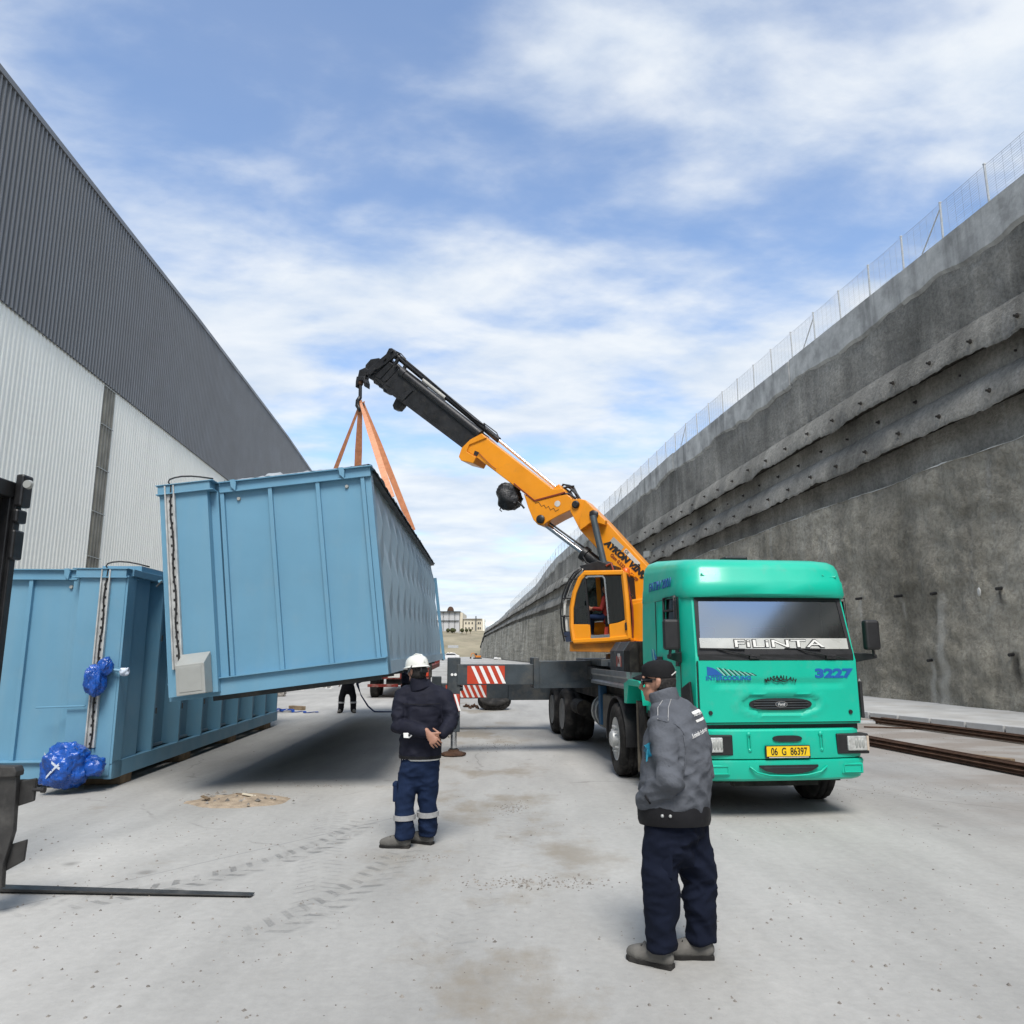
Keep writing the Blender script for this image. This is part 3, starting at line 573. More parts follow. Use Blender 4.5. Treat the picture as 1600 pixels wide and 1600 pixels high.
for k, (u, r) in enumerate(((700, 1.4), (707, 1.7), (710, 1.2), (722, 1.4), (729, 1.2), (735, 1.0))):
    p = atY(u, 986, 296); t = thing('round_bush', 'small dark round bush in the row below the factory', 'bush', p, group='bushes below the factory')
    MB().ell((0, 0, .3), (r * .6, r * .6, r * .55), n=8, m=6).build('foliage', mat('bush leaves %d' % k, (.05, .055, .025), .9, var=.5, scale=2) if k == 0 else MATS['bush leaves 0'], t, smooth=180); MB().cyl((0, 0, -1.2), (0, 0, .1), .12, 5).build('stem', wood, t)
bk = thing('concrete_barrier_block', 'pale concrete block lying on the hillside above the parked white car', 'concrete block', atY(708, 1012.5, 235)); MB().box((0, 0, .4), (3.2, .8, .8)).build('block', kerbm, bk, bevel=.05)
cp = atY(702, 1027.2, 150); car = thing('white_car', 'white hatchback car parked far off beside the right end of the hanging container', 'car', (cp.x, 150, 0), rad(4))
def small_car(car, paint):
    side = [(-1.95, .28), (-2.0, .7), (-1.7, .95), (-1.0, 1.02), (-.4, 1.45), (.9, 1.48), (1.6, 1.05), (1.98, .95), (2.0, .4), (1.95, .28)]
    MB().prism([V((x, -.82, z)) for x, z in side], [V((x, .82, z)) for x, z in side]).build('body', paint, car, bevel=.08)
    MB().prism([V((x, -.835, z)) for x, z in ((-.85, 1.04), (-.36, 1.38), (.85, 1.40), (1.4, 1.05))], [V((x, .835, z)) for x, z in ((-.85, 1.04), (-.36, 1.38), (.85, 1.40), (1.4, 1.05))]).build('side_window', darkwin, car)
    MB().prism([V((-1.02, y, 1.04)) for y in (-.7, .7)] + [V((-.46, .62, 1.41)), V((-.46, -.62, 1.41))], [V((-1.07, y, 1.06)) for y in (-.7, .7)] + [V((-.51, .62, 1.43)), V((-.51, -.62, 1.43))]).build('windscreen', darkwin, car)
    for x in (-1.25, 1.25):
        for y in (-.78, .78): MB().cyl((x, y - .1, .31), (x, y + .1, .31), .31, 14).build('wheel', rubber, car)
    for y in (-.6, .6): MB().ell((-1.95, y, .68), (.08, .16, .09), n=8, m=6).build('headlight', lamp, car)
small_car(car, carwhite)
cp = gp(698, 1031.5); c2 = thing('dark_car', 'dark parked car half hidden behind the hanging container in front of the white car', 'car', (cp.x - .4, 122, 0), rad(25)); small_car(c2, darksteel)
ep = thing('orange_excavator', 'small orange excavator parked at the far foot of the retaining wall', 'excavator', (atY(746, 1024, 175).x, 175, 0), rad(200)); ep.scale = (.42,) * 3
for s in (-1, 1): MB().prism([V((x, s * 1.0 - .3, z)) for x, z in ((-1.9, .15), (-2.1, .5), (-1.8, .85), (1.8, .85), (2.1, .5), (1.9, .15))], [V((x, s * 1.0 + .3, z)) for x, z in ((-1.9, .15), (-2.1, .5), (-1.8, .85), (1.8, .85), (2.1, .5), (1.9, .15))]).build('track', chassis, ep)
MB().bb(-1.7, 1.2, -1.15, 1.15, .9, 1.9).build('upper_body', excor, ep, bevel=.08); MB().bb(.2, 1.4, -1.15, -.1, 1.9, 3.1).build('cab', darkwin, ep, bevel=.08)
MB().tube([(1.0, .3, 1.5), (2.2, .3, 3.2), (3.4, .3, 3.0)], .22, 6).build('boom', excor, ep); MB().tube([(3.4, .3, 3.0), (3.9, .3, 1.2)], .16, 6).build('arm', excor, ep)
MB().prism([V((x, -.2, z)) for x, z in ((3.6, 1.2), (4.2, 1.1), (4.3, .4), (3.7, .2))], [V((x, .8, z)) for x, z in ((3.6, 1.2), (4.2, 1.1), (4.3, .4), (3.7, .2))]).build('bucket', chassis, ep)
# ------------------------------------------------------------------ blue steel modules
def wrap_blob(name, c, r, m, parent, seed, amp=.22, sub=5, label=None):
    bm = bmesh.new(); bmesh.ops.create_icosphere(bm, subdivisions=sub, radius=1)
    for v in bm.verts:
        p = v.co.copy(); q = p * 1.6 + V((seed, seed * 2, 0))
        f = 1 + amp * noise.noise(q) + amp * .55 * (abs(noise.noise(q * 2.3)) - .25) + amp * .5 * (abs(noise.noise(V((q.x * 5, q.y * 5, q.z * 2.2)))) - .2)
        p = V((math.copysign(abs(p.x) ** .8, p.x), math.copysign(abs(p.y) ** .8, p.y), math.copysign(abs(p.z) ** .8, p.z)))
        v.co = V(c) + V((p.x * r[0], p.y * r[1], p.z * r[2])) * f
    me = bpy.data.meshes.new(name); bm.to_mesh(me); bm.free(); me.materials.append(m); me.polygons.foreach_set('use_smooth', [True] * len(me.polygons)); me.set_sharp_from_angle(angle=rad(38))
    return put(name, me, parent, label=label)
def cable_tray(b0, x, y, z0, z1, par):
    """perforated galvanised tray: back strip, two side flanges, rungs, and the black cable in it"""
    wd = .13; b = MB(); b.bb(x, x + .018, y - .05, y, z0, z1); b.bb(x + wd - .018, x + wd, y - .05, y, z0, z1); b.bb(x + .018, x + wd - .018, y - .012, y - .002, z0, z1)
    tr = b.build('cable_tray', galv, par); k = 0; rung = MB().bb(-.04, .04, -.008, 0, -.016, .016).mesh('tray_rung', galvgrey)
    n = int((z1 - z0) / .062)
    slot = MB().bb(-.010, .010, -.004, 0, -.016, .016).mesh('tray_slot', blackprint)
    for i in range(n):
        o = put('tray_slot', slot, tr); o.location = (x + wd * .5 + (.012 if i % 2 else -.012), y - .0125, z0 + .05 + i * (z1 - z0 - .08) / n)
    pts = [(x + wd * .62, y - .03, z0 - .02)] + [(x + wd * (.55 + .1 * math.sin(i * 1.7)), y - .03, z0 + (z1 - z0) * i / 12) for i in range(13)] + [(x + wd * .42, y - .035, z1 + .05), (x + wd * .55, y - .03, z1 + .085), (x + .13, y - .01, z1 + .108), (x + .22, y, z1 + .118), (x + .34, y + .02, z1 + .112), (x + .46, y + .03, z1 + .09), (x + .62, y + .05, z1 + .05)]
    MB().tube(pts, .011, 6).build('cable', black, tr, smooth=180)
def module_front(par, W, H, flip, ribs, lug, secx=.66, prot=.22):
    X = (lambda a: W - a) if flip else (lambda a: a)
    def bb(b, x0, x1, *r): x0, x1 = sorted((X(x0), X(x1))); return b.bb(x0, x1, *r)
    bb(MB(), secx, W, 0, .02, .02, H - .02).build('front_sheet', blue, par)
    # projecting section
    bb(MB(), .03, secx, -prot, .6, .05, H - .06).build('side_cabinet', blue, par, bevel=.004)
    b = MB(); bb(b, 0, secx + .09, -prot - .05, .2, H - .135, H - .12); bb(b, .02, secx + .05, -prot - .035, .1, H - .12, H - .012); bb(b, 0, secx + .10, -prot - .055, .3, H - .012, H); b.build('cabinet_top_rail', blue, par, bevel=.003)
    bb(MB(), secx, secx + .10, -.09, .0, .05, H - .14).build('cabinet_step', blue, par, bevel=.003)
    # top and bottom rails with lips
    b = MB(); bb(b, secx + .10, W, -.035, .1, H - .135, H - .012); b.build('top_rail', blue, par, bevel=.003)
    b = MB(); bb(b, secx + .12, W, -.075, 0, H - .15, H - .135); b.build('rail_lip', blue, par); b = MB(); bb(b, secx + .11, W + .03, -.08, .2, H - .012, H + .002); b.build('rail_lip', blue, par)
    b = MB(); bb(b, 0, W, -prot * .55, .1, -.003, .215); b.build('bottom_rail', blue, par, bevel=.003)
    b = MB(); bb(b, 0, W, -prot * .55 - .05, 0, .215, .228); b.build('rail_lip', blue, par)
    for x in ribs:
        b = MB(); bb(b, x - .027, x + .027, -.06, 0, .228, H - .15); b.build('rib', blue, par, bevel=.003)
    b = MB(); bb(b, W - .085, W, -.03, .2, .0, H); b.build('corner_post', blue, par, bevel=.003)
    for x in lug:
        pl = [(-.02, 0), (.035, -.06), (.05, .05), (.03, .1), (-.03, .1)]; MB().prism([V((X(x) + a, -.10, H - .09 + c)) for a, c in pl], [V((X(x) + a, -.05, H - .09 + c)) for a, c in pl]).build('lifting_lug', blue, par)
        MB().lathe([(.0, .03), (.022, .03), (.03, 0)], (X(x) + .05, 0, H - .25), (0, -1, 0), 10).build('eye_bolt', galvgrey, par)
W1, L1, H1 = 2.835, 12.45, 2.85
hang = thing('hanging_module', 'light blue ribbed steel module hanging tilted from the crane by orange straps', 'steel module', (-4.439, 10.186, 1.192), rot=(.005, -.124, .031))
module_front(hang, W1, H1, False, (.80, 1.45, 2.10, 2.72), (.96, 2.44))
cable_tray(None, .115, -.225, .40, H1 - .02, hang)
b = MB(); b.prism([V((.24, y, z)) for y, z in ((-.24, .06), (-.50, .06), (-.50, .44), (-.26, .575), (-.24, .575))], [V((.60, y, z)) for y, z in ((-.24, .06), (-.50, .06), (-.50, .44), (-.26, .575), (-.24, .575))])
jb = b.build('junction_box', galvgrey, hang, bevel=.008); MB().bb(.28, .56, -.506, -.500, .1, .41).build('box_door', galvgrey, jb, bevel=.003); MB().tube([(.19, -.27, .40), (.19, -.27, .27), (.22, -.28, .18), (.25, -.28, .16)], .009, 6).build('box_cable', black, jb)
MB().bb(-.03, .02, -.24, -.18, 1.55, 1.58).build('hinge', blue, hang); MB().tube([(-.06, -.22, 1.50), (.02, -.24, 1.56)], .012, 6).build('hinge_pin', darksteel, hang)
# cross broken side sheet facing the wall
ny_, nz_ = 330, 76; rows = []
tri = lambda a: 1 - abs(2 * (a - math.floor(a)) - 1)
for j in range(nz_ + 1):
    z = .16 + (H1 - .20) * j / nz_; row = []
    for i in range(ny_ + 1):
        y = .16 + (L1 - .2) * i / ny_; a, c = y / .95 + z / 1.55 + .2, y / .95 - z / 1.55; k = min(1, .25 + z / 1.3) * min(1, (y - .1) / .5) * min(1, (H1 - z) / .35)
        row.append(V((W1 - .075 + .105 * k * (.5 * tri(a) + .5 * tri(c) - .3) + .006 * noise.noise(V((y, z, 1))), y, z)))
    rows.append(row)
MB().loft(rows, cap=False, close=False).build('side_sheet', bluegrey, hang)
MB().bb(W1 - .1, W1 - .002, .0, L1, -.003, .17).build('side_bottom_rail', bluegrey, hang); MB().bb(W1 - .12, W1 + .02, .2, L1, H1 - .06, H1 + .004).build('side_top_rail', darksteel, hang)
MB().bb(.03, W1 - .06, .02, L1, .0, .05).build('floor_plate', darksteel, hang); MB().bb(.05, W1 - .1, .1, L1, H1 - .05, H1 - .008).build('roof_plate', blue, hang); MB().bb(.05, W1 - .1, L1 - .03, L1, .05, H1 - .05).build('rear_sheet', blue, hang); MB().bb(.03, .06, .6, L1, .05, H1 - .05).build('far_side_sheet', blue, hang)
for k in range(9): MB().bb(.3, W1 - .2, .6 + k * 1.35, .72 + k * 1.35, -.08, 0).build('floor_beam', darksteel, hang)
MB().bb(W1 - .03, W1 + .05, L1 - .12, L1 + .02, -.02, H1 - .45).build('rear_post', blue, hang)
# grey sheeting lapped over the top edge
rows = []
for j in range(7):
    row = []
    for i in range(90):
        y = -.02 + (L1 - .2) * i / 89; sx = [2.0, 2.6, W1 - .02, W1 + .03, W1 + .035, W1 + .06, W1 + .07][j]; sz = [.012, .02, .03, .015, -.03, -.05, -.07][j]
        row.append(V((sx + .02 * noise.noise(V((y * 3, j, 2))) * (j > 2), y, H1 + sz + .03 * max(0, noise.noise(V((y * 2.2, j * .4, 7)))) + (.03 * noise.noise(V((y * 5, 1, 1))) if j > 3 else 0))))
    rows.append(row)
MB().loft(rows, cap=False, close=False).build('roof_sheeting', sheetgrey, hang, smooth=180)
rows = [[V((.95 + 1.85 * i / 60, [-.04, .0, .3, 1.5][j], H1 + [.012, .03, .035, .04][j] + .022 * max(0, noise.noise(V((i * .35, j, 3)))) + (.03 if 14 < i < 22 and j == 1 else 0))) for i in range(61)] for j in range(4)]
MB().loft(rows, cap=False, close=False).build('roof_sheeting', sheetgrey, hang, smooth=180)
# module standing on the ground
L2 = 8.7
g0 = gp(168, 1219, .13)
gm = thing('standing_module', 'light blue ribbed steel module with open bays standing on timber by the hall', 'steel module', (g0.x - W1, g0.y + .12, .13), rad(3))
module_front(gm, W1, 2.86, True, (.80, 1.42, 2.08, 2.7), (.93, 2.3))
cable_tray(None, W1 - .36, -.225, .42, 2.84, gm)
H2 = 2.86
MB().bb(W1 - .10, W1, -.2, L2, 0, .22).build('side_bottom_rail', blue, gm, bevel=.004); MB().bb(W1 - .10, W1 + .02, -.1, L2, H2 - .10, H2).build('side_top_rail', blue, gm, bevel=.004)
MB().bb(W1 - .10, W1 - .0, -.21, .06, .2, H2 - .1).build('side_post', blue, gm, bevel=.004)
nb = 8; bw = (L2 - .1) / nb
for k in range(nb):
    y0 = .06 + k * bw; pn = MB().bb(W1 - .22, W1 - .19, y0 + .02, y0 + bw, .22, H2 - .1).build('bay_panel', blue, gm)
    b = MB(); b.bb(W1 - .19, W1 - .165, y0 + .01, y0 + .04, .22, H2 - .1); b.bb(W1 - .19, W1 - .165, y0 + .04, y0 + bw - .3, .22, .26); b.build('bay_frame', bluegrey, pn)
    MB().prism([V((x, y, .22)) for x, y in ((W1 - .19, y0 + bw - .3), (W1 - .01, y0 + bw - .06), (W1 - .01, y0 + bw), (W1 - .2, y0 + bw))], [V((x, y, H2 - .1)) for x, y in ((W1 - .19, y0 + bw - .3), (W1 - .01, y0 + bw - .06), (W1 - .01, y0 + bw), (W1 - .2, y0 + bw))]).build('bay_post', blue, gm)
    for z in (.8, 1.9): MB().box((W1 - .02, y0 + bw + .005, z), (.05, .03, .09)).build('hinge', darksteel, gm)
MB().bb(.03, W1 - .22, .02, L2, .0, .2).build('floor_frame', darksteel, gm); MB().bb(.03, W1 - .1, .02, L2, H2 - .06, H2 - .02).build('roof_plate', blue, gm); MB().bb(.0, .03, .0, L2, .2, H2 - .06).build('far_side_sheet', blue, gm); MB().bb(.03, W1 - .2, L2 - .03, L2, .2, H2 - .06).build('rear_sheet', blue, gm)
MB().bb(W1 - .62, W1 - .05, .3, 2.2, H2, H2 + .09).build('roof_channel', blue, gm); MB().bb(W1 - .5, W1 - .2, 2.2, 3.0, H2, H2 + .05).build('roof_channel', blue, gm)
MB().tube([(W1 - 1.05, -.27, .95), (W1 - .4, -.27, .97)], .012, 6).build('grab_rod', blue, gm)
wrap_blob('wrapped_box', (W1 - .25, -.38, 1.32), (.12, .12, .20), tarp, gm, 3.1, .28); wrap_blob('wrapped_box', (W1 - .14, -.35, 1.50), (.085, .09, .11), tarp, gm, 8.3, .3, 4)
wrap_blob('wrapped_box', (W1 - .46, -.50, .22), (.27, .24, .27), tarp, gm, 5.7, .24); wrap_blob('wrapped_box', (W1 - .15, -.43, .20), (.15, .13, .13), tarp, gm, 1.9, .25, 4)
MB().tube([(W1 - .10, -.30, 1.46), (W1 + .05, -.28, 1.44)], .022, 8).build('latch_rod', blue, gm); wrap_blob('foil_wrap', (W1 + .09, -.28, 1.43), (.06, .05, .055), clear, gm, 4.4, .4, 3)
for (a, c2_, z0, z1) in ((-.66, -.28, .40, .12), (-.30, -.62, .40, .08)):
    MB().loft([[V((W1 + a + (c2_ - a) * t, -.50 - .25 * math.sin(math.pi * (.25 + .5 * t)), z0 + (z1 - z0) * t + d)) for d in (-.018, .018)] for t in [i / 8 for i in range(9)]], cap=False, close=False).build('clear_tape', clear, gm, smooth=180)
# timber bearers under it
for k, (y, ln) in enumerate(((.35, .34), (2.6, .5), (5.2, .5), (7.9, .6))):
    p = mat_of(gm) @ V((W1 - .55, y, -.066)); t = thing('timber_bearer', ('timber bearer under the near corner of the standing blue module', 'second timber bearer under the standing blue module, by its third bay', 'third timber bearer under the standing blue module, beyond its middle', 'last timber bearer under the far end of the standing blue module')[k], 'timber', p, rad(3), group='timber bearers under the standing module')
    MB().bb(-2.2, .52, -ln / 2, ln / 2, -.064, .060).build('beam', wood, t, bevel=.008)
# ------------------------------------------------------------------ crane truck
O = V((3.05, 8.86, 0)); YAW = rad(6.3)
tk = thing('crane_truck', 'turquoise cab truck crane with yellow telescopic boom lifting the blue module', 'crane truck', O, YAW)
TI = mat_of(tk).inverted()
def T(p): return TI @ V(p)
# cab shell: plan outline rings lofted upward; openings left for windscreen and side windows
def plan(hw, fw, y0, yr):       # one half, rear to front centre
    return [(-hw, yr), (-hw, 1.25), (-hw, .84), (-hw, .54), (-hw + .005, .40), (-hw + .02, .24 + y0 * .6), (-hw + .06, .10 + y0 * .9), (-fw - .01, .012 + y0), (-fw + .04, y0), (-.45, y0 - .012), (0, y0 - .016)]
levels = [(1.02, 1.05, .965, .02), (1.08, 1.05, .965, .0), (1.40, 1.05, .962, .0), (1.735, 1.05, .955, .0), (1.79, 1.05, .95, .012), (1.95, 1.048, .942, .045), (2.40, 1.035, .92, .145), (2.50, 1.03, .915, .17), (2.58, 1.025, .91, .19)]
rings = []
for z, hw, fw, y0 in levels:
    h = plan(hw, fw, y0, 1.85); ring = [V((x, y, z)) for x, y in h] + [V((-x, y, z)) for x, y in reversed(h[:-1])]; rings.append(ring)
nR = len(rings[0])
b = MB(); b.v = [p for r in rings for p in r]; holes = {}
for j in range(len(rings) - 1):
    for i in range(nR - 1):
        q = (j * nR + i, j * nR + i + 1, (j + 1) * nR + i + 1, (j + 1) * nR + i)
        wind = 8 <= i <= 11 and 4 <= j <= 6; sw = (i in (1, 2, 3, nR - 3, nR - 4, nR - 5)) and (5 <= j <= 6)
        sw = (i in (2, 3) or i in (nR - 4, nR - 5)) and 5 <= j <= 6
        if wind: holes.setdefault('w', []).append(q)
        elif sw: holes.setdefault('l' if i < nR / 2 else 'r', []).append(q)
        else: b.f.append(q)
    b.f.append((j * nR + nR - 1, j * nR, (j + 1) * nR, (j + 1) * nR + nR - 1))
b.f.append(tuple(range(nR)))
cab = b.build('cab_shell', green, tk, smooth=32); sm = cab.modifiers.new('thick', 'SOLIDIFY'); sm.thickness = .03; sm.offset = -1
allv = [p for r in rings for p in r]
def patch(name, qs, m, shift, par=tk, sc=1.0):
    b = MB(); b.v = [p + V(shift) for p in allv]; b.f = qs; bm_used = sorted({i for q in qs for i in q}); k = {o: n for n, o in enumerate(bm_used)}
    b.v = [b.v[i] for i in bm_used]; b.f = [tuple(k[i] for i in q) for q in qs]; return b.build(name, m, par, smooth=30)
wsc = patch('windscreen', holes['w'], screen, (0, .004, 0)); patch('side_window', holes['l'], sideglass, (.012, 0, 0)); patch('side_window', holes['r'], cabglass, (-.012, 0, 0))
# black surround of the windscreen
fz = lambda z: interp(z, [(1.735, 0), (1.79, .012), (1.95, .045), (2.40, .145), (2.50, .17), (2.6, .2)])
fwz = lambda z: interp(z, [(1.735, .955), (1.95, .942), (2.5, .915)])
for x0, x1, z0, z1 in ((-1, 1, 1.79, 1.86), (-1, 1, 2.42, 2.52)):
    b = MB()
    for k in range(8):
        a0, a1 = x0 + (x1 - x0) * k / 8, x0 + (x1 - x0) * (k + 1) / 8; cv = lambda a: -.014 * (1 - a * a)
        p = [V((a0 * fwz(z0) * .985, fz(z0) - .010 + cv(a0), z0)), V((a1 * fwz(z0) * .985, fz(z0) - .010 + cv(a1), z0)), V((a1 * fwz(z1) * .985, fz(z1) - .010 + cv(a1), z1)), V((a0 * fwz(z1) * .985, fz(z1) - .010 + cv(a0), z1))]
        b.prism(p, [q + V((0, .008, 0)) for q in p])
    b.build('screen_seal', black, wsc)
for s in (-1, 1):
    p = [V((s * fwz(z) * k, fz(z) - .006, z)) for z, k in ((1.86, .985), (1.86, .945), (2.42, .93), (2.42, .985))]; MB().prism(p, [q + V((0, .006, 0)) for q in p]).build('screen_seal', black, wsc)
# cowl band under the glass with wipers
p = [V((x, .0 - .016 * (1 - (x / .96) ** 2) - .006, z)) for x, z in ((-.93, 1.735), (-.45, 1.735), (0, 1.735), (.45, 1.735), (.93, 1.735), (.93, 1.80), (.45, 1.80), (0, 1.80), (-.45, 1.80), (-.93, 1.80))]
MB().prism(p, [q + V((0, .004, 0)) for q in p]).build('cowl_band', black, tk)
for x0, x1 in ((-.30, -.92), (.62, .10)):
    wp = MB().box((x0 + .02, -.035, 1.772), (.12, .03, .05)).build('wiper_pivot', black, tk, bevel=.006)
    MB().tube([(x0 + .04, -.05, 1.775), (x0 - .25, -.03, 1.83), ((x0 + x1) / 2 - .1, -.005, 1.862)], .008, 6).build('wiper_arm', black, wp); MB().tube([(x1, .0, 1.868), (x0 - .08, -.012, 1.858)], [.006, .009], 6).build('wiper_blade', black, wp)
MB().tube([(.62, -.05, 1.79), (.86, -.03, 1.75)], .007, 6).build('wiper_arm', black, tk)
# name banner along the bottom of the windscreen
cvx = lambda x: -.014 * (1 - (x / .93) ** 2)
bn = MB()
for k in range(8):
    a0, a1 = -.90 + 1.79 * k / 8, -.90 + 1.79 * (k + 1) / 8; p = [V((a, fz(z) - .012 + cvx(a), z)) for a, z in ((a0, 1.863), (a1, 1.863), (a1, 1.985), (a0, 1.985))]; bn.prism(p, [q + V((0, .004, 0)) for q in p])
ban = bn.build('screen_banner', mat('silvery banner film', (.62, .62, .57), .3, .35, var=.12, scale=3), tk)
sl_ = V((0, fz(1.985) - fz(1.863), .122)); text('banner_lettering', 'FiLiNTA', blackprint, ban, (-.50, fz(1.875) - .028, 1.876), (1, 0, 0), sl_, width=1.10, height=.100, bold=.035, ext=.001); text('banner_lettering', 'FiLiNTA', mat('banner white', (.72, .72, .68), .4, var=.02), ban, (-.49, fz(1.875) - .0305, 1.884), (1, 0, 0), sl_, width=1.08, height=.084, bold=.004, ext=.001)
# roof fairing with visor overhanging the windscreen
def rring(z, hw, yf, yr, cr): return [V((-hw, yr, z)), V((-hw, .85, z)), V((-hw, .42 + yf * .5, z)), V((-hw + cr * .12, yf + cr * .95, z)), V((-hw + cr * .45, yf + cr * .32, z)), V((-hw + cr, yf + .01, z)), V((-.45, yf - .012, z)), V((0, yf - .016, z)), V((.45, yf - .012, z)), V((hw - cr, yf + .01, z)), V((hw - cr * .45, yf + cr * .32, z)), V((hw - cr * .12, yf + cr * .95, z)), V((hw, .42 + yf * .5, z)), V((hw, .85, z)), V((hw, yr, z))]
RR = [rring(2.48, 1.03, .075, 1.85, .20), rring(2.50, 1.037, .055, 1.85, .20), rring(2.64, 1.025, .065, 1.85, .20), rring(2.665, 1.02, .085, 1.85, .20), rring(2.79, 1.005, .115, 1.85, .20), rring(2.855, .985, .155, 1.845, .20), rring(2.895, .94, .23, 1.83, .20), rring(2.915, .82, .40, 1.80, .2)]
for r, k in zip(RR, (0, 0, 0, 0, .01, .02, .035, .05)):
    for p in r: p.z += k * max(0, p.y) + (.045 * max(0, (p.y - .3)) if k else 0)
# lower edge drops towards the cab sides
for p in RR[0]:
    if abs(p.x) > .8: p.z -= .02 if p.y < .4 else 0
roof = MB().loft(RR).build('roof_fairing', green, tk, smooth=40)
for s in (-1, 1): MB().tube([(s * .75 - .07, .098, 2.735), (s * .75 - .04, .112, 2.71), (s * .75 + .09, .112, 2.71), (s * .75 + .11, .103, 2.725)], .010, 6).build('marker_recess', green, roof, smooth=180)
MB().bb(-.25, .05, .75, .95, 2.98, 3.03).build('roof_vent', black, roof, bevel=.02)
text('roof_lettering', 'FATIH 2001', navyprint, tk, (-1.037, 1.52, 2.62), (0, -1, .0), (0, 0, 1), width=.95, height=.115, shear=.25, bold=.02, ext=.003)
# bonnet panel: a separate flap with recessed line, grille and lettering
bp = [(-.945, 1.055), (.945, 1.055), (.945, 1.715), (.90, 1.728), (-.90, 1.728), (-.945, 1.715)]
def fy_(x): return -.016 * (1 - (x / .96) ** 2)
b = MB(); nx_, nz_ = 36, 20; rows = []
for j in range(nz_ + 1):
    z = 1.05 + .678 * j / nz_; row = []
    for i in range(nx_ + 1):
        x = -.945 + 1.89 * i / nx_; d = -.022
        gz = (z - 1.245) / .105; gx = x / .45; rr_ = gx ** 4 + gz * gz
        if rr_ < 1: d += .03
        elif rr_ < 1.9: d -= .010
        if abs(z - 1.47) < .022 and abs(x) < .74: d += .016
        elif abs(z - 1.50) < .02 and abs(x) < .76: d -= .008
        row.append(V((x, fy_(x) + d, z)))
    rows.append(row)
b.loft(rows, cap=False, close=False); b.loft([[q + V((0, .001, 0)) for q in rows[0]], [q + V((0, .04, 0)) for q in rows[0]]], cap=False, close=False); b.loft([[r[0] for r in rows], [r[0] + V((0, .04, 0)) for r in rows]], cap=False, close=False); b.loft([[r[-1] for r in rows], [r[-1] + V((0, .04, 0)) for r in rows]], cap=False, close=False); b.loft([rows[-1], [q + V((0, .03, 0)) for q in rows[-1]]], cap=False, close=False)
bon = b.build('bonnet_panel', green, tk, smooth=50)
ov = lambda a, c, n=28, pw=.6: [(a * math.copysign(abs(math.cos(t)) ** pw, math.cos(t)), c * math.copysign(abs(math.sin(t)) ** .9, math.sin(t))) for t in (2 * math.pi * i / n for i in range(n))]
gr = MB().prism([V((x, -.030, 1.245 + z)) for x, z in ov(.37, .066)], [V((x, .0, 1.245 + z)) for x, z in ov(.37, .066)]).build('grille', black, tk)
for k in range(4): MB().bb(-.34 + .03 * abs(k - 1.5), .34 - .03 * abs(k - 1.5), -.042, -.03, 1.2 + k * .028, 1.209 + k * .028).build('grille_bar', darksteel, gr, bevel=.002)
MB().tube([V((x, -.006, z)) for x, z in ((-.955, 1.725), (-.955, 1.06), (-.94, 1.045), (.94, 1.045), (.955, 1.06), (.955, 1.725))], .0065, 5).build('panel_gap', black, tk)
em = MB().prism([V((x, -.046, 1.245 + z)) for x, z in ov(.072, .034, 24, 1)], [V((x, -.03, 1.245 + z)) for x, z in ov(.072, .034, 24, 1)]).build('badge', chrome, gr); MB().prism([V((x, -.049, 1.245 + z)) for x, z in ov(.064, .028, 24, 1)], [V((x, -.04, 1.245 + z)) for x, z in ov(.064, .028, 24, 1)]).build('badge_face', darksteel, em)
text('badge_lettering', 'Ford', white, em, (-.042, -.052, 1.231), (1, 0, 0), (0, 0, 1), width=.084, height=.03, shear=.3, ext=.001)
yb = -.042

def fpt(x, z): return V((x, fy_(x) - .0255, z))
a0 = MB().prism([fpt(x, z) for x, z in ((-.85, 1.565), (-.66, 1.565), (-.74, 1.63), (-.79, 1.652), (-.85, 1.665))], [fpt(x, z) + V((0, .004, 0)) for x, z in ((-.85, 1.565), (-.66, 1.565), (-.74, 1.63), (-.79, 1.652), (-.85, 1.665))]).build('stripe_emblem', navyprint, bon)
for k in range(7):
    x = -.74 + k * .062; h = .085 - k * .010; q = [(x, 1.57 + h), (x + .022, 1.57 + h * .95), (x + .105 - k * .004, 1.565), (x + .085 - k * .004, 1.565)]; MB().prism([fpt(u, z) for u, z in q], [fpt(u, z) + V((0, .004, 0)) for u, z in q]).build('stripe', mat('pale stripe', (.25, .52, .46), .4, var=.02) if k == 0 else MATS['pale stripe'], bon)
    q = [(u + .02, z) for u, z in q]; q[0] = (q[0][0] + .006, q[0][1]); q[3] = (q[3][0] + .006, q[3][1]); MB().prism([fpt(u, z) for u, z in q], [fpt(u, z) + V((0, .004, 0)) for u, z in q]).build('stripe', blackprint, bon)
text('front_lettering', 'INTERCOOLING', navyprint, bon, fpt(-.865, 1.512), fpt(-.34, 1.512) - fpt(-.865, 1.512), (0, 0, 1), width=.525, height=.048, bold=.03, ext=.002)
text('model_number', '3227', navyprint, bon, fpt(.43, 1.53), fpt(.90, 1.53) - fpt(.43, 1.53), (0, 0, 1), width=.47, height=.112, bold=.055, ext=.002)
text('arched_lettering', 'MASAALLAH', blackprint, bon, V((-.17, yb, 1.522)), (1, 0, 0), (0, 0, 1), width=.36, height=.045, bold=.02, bend=.42, ext=.002)
MB().tube([(-.08, yb + .004, 1.508), (-.03, yb + .002, 1.492), (.01, yb + .002, 1.506), (.05, yb + .002, 1.492), (.10, yb + .004, 1.508)], .005, 5).build('ornament', blackprint, bon); MB().tube([(-.03, yb + .002, 1.522), (.01, yb + .002, 1.512), (.05, yb + .002, 1.522)], .006, 5).build('ornament', blackprint, bon)
for s in (-1, 1): MB().lathe([(0, .02), (.022, .02), (.026, 0)], (s * .83, -.02, 1.155), (0, -1, 0), 12).build('bonnet_catch', black, bon)
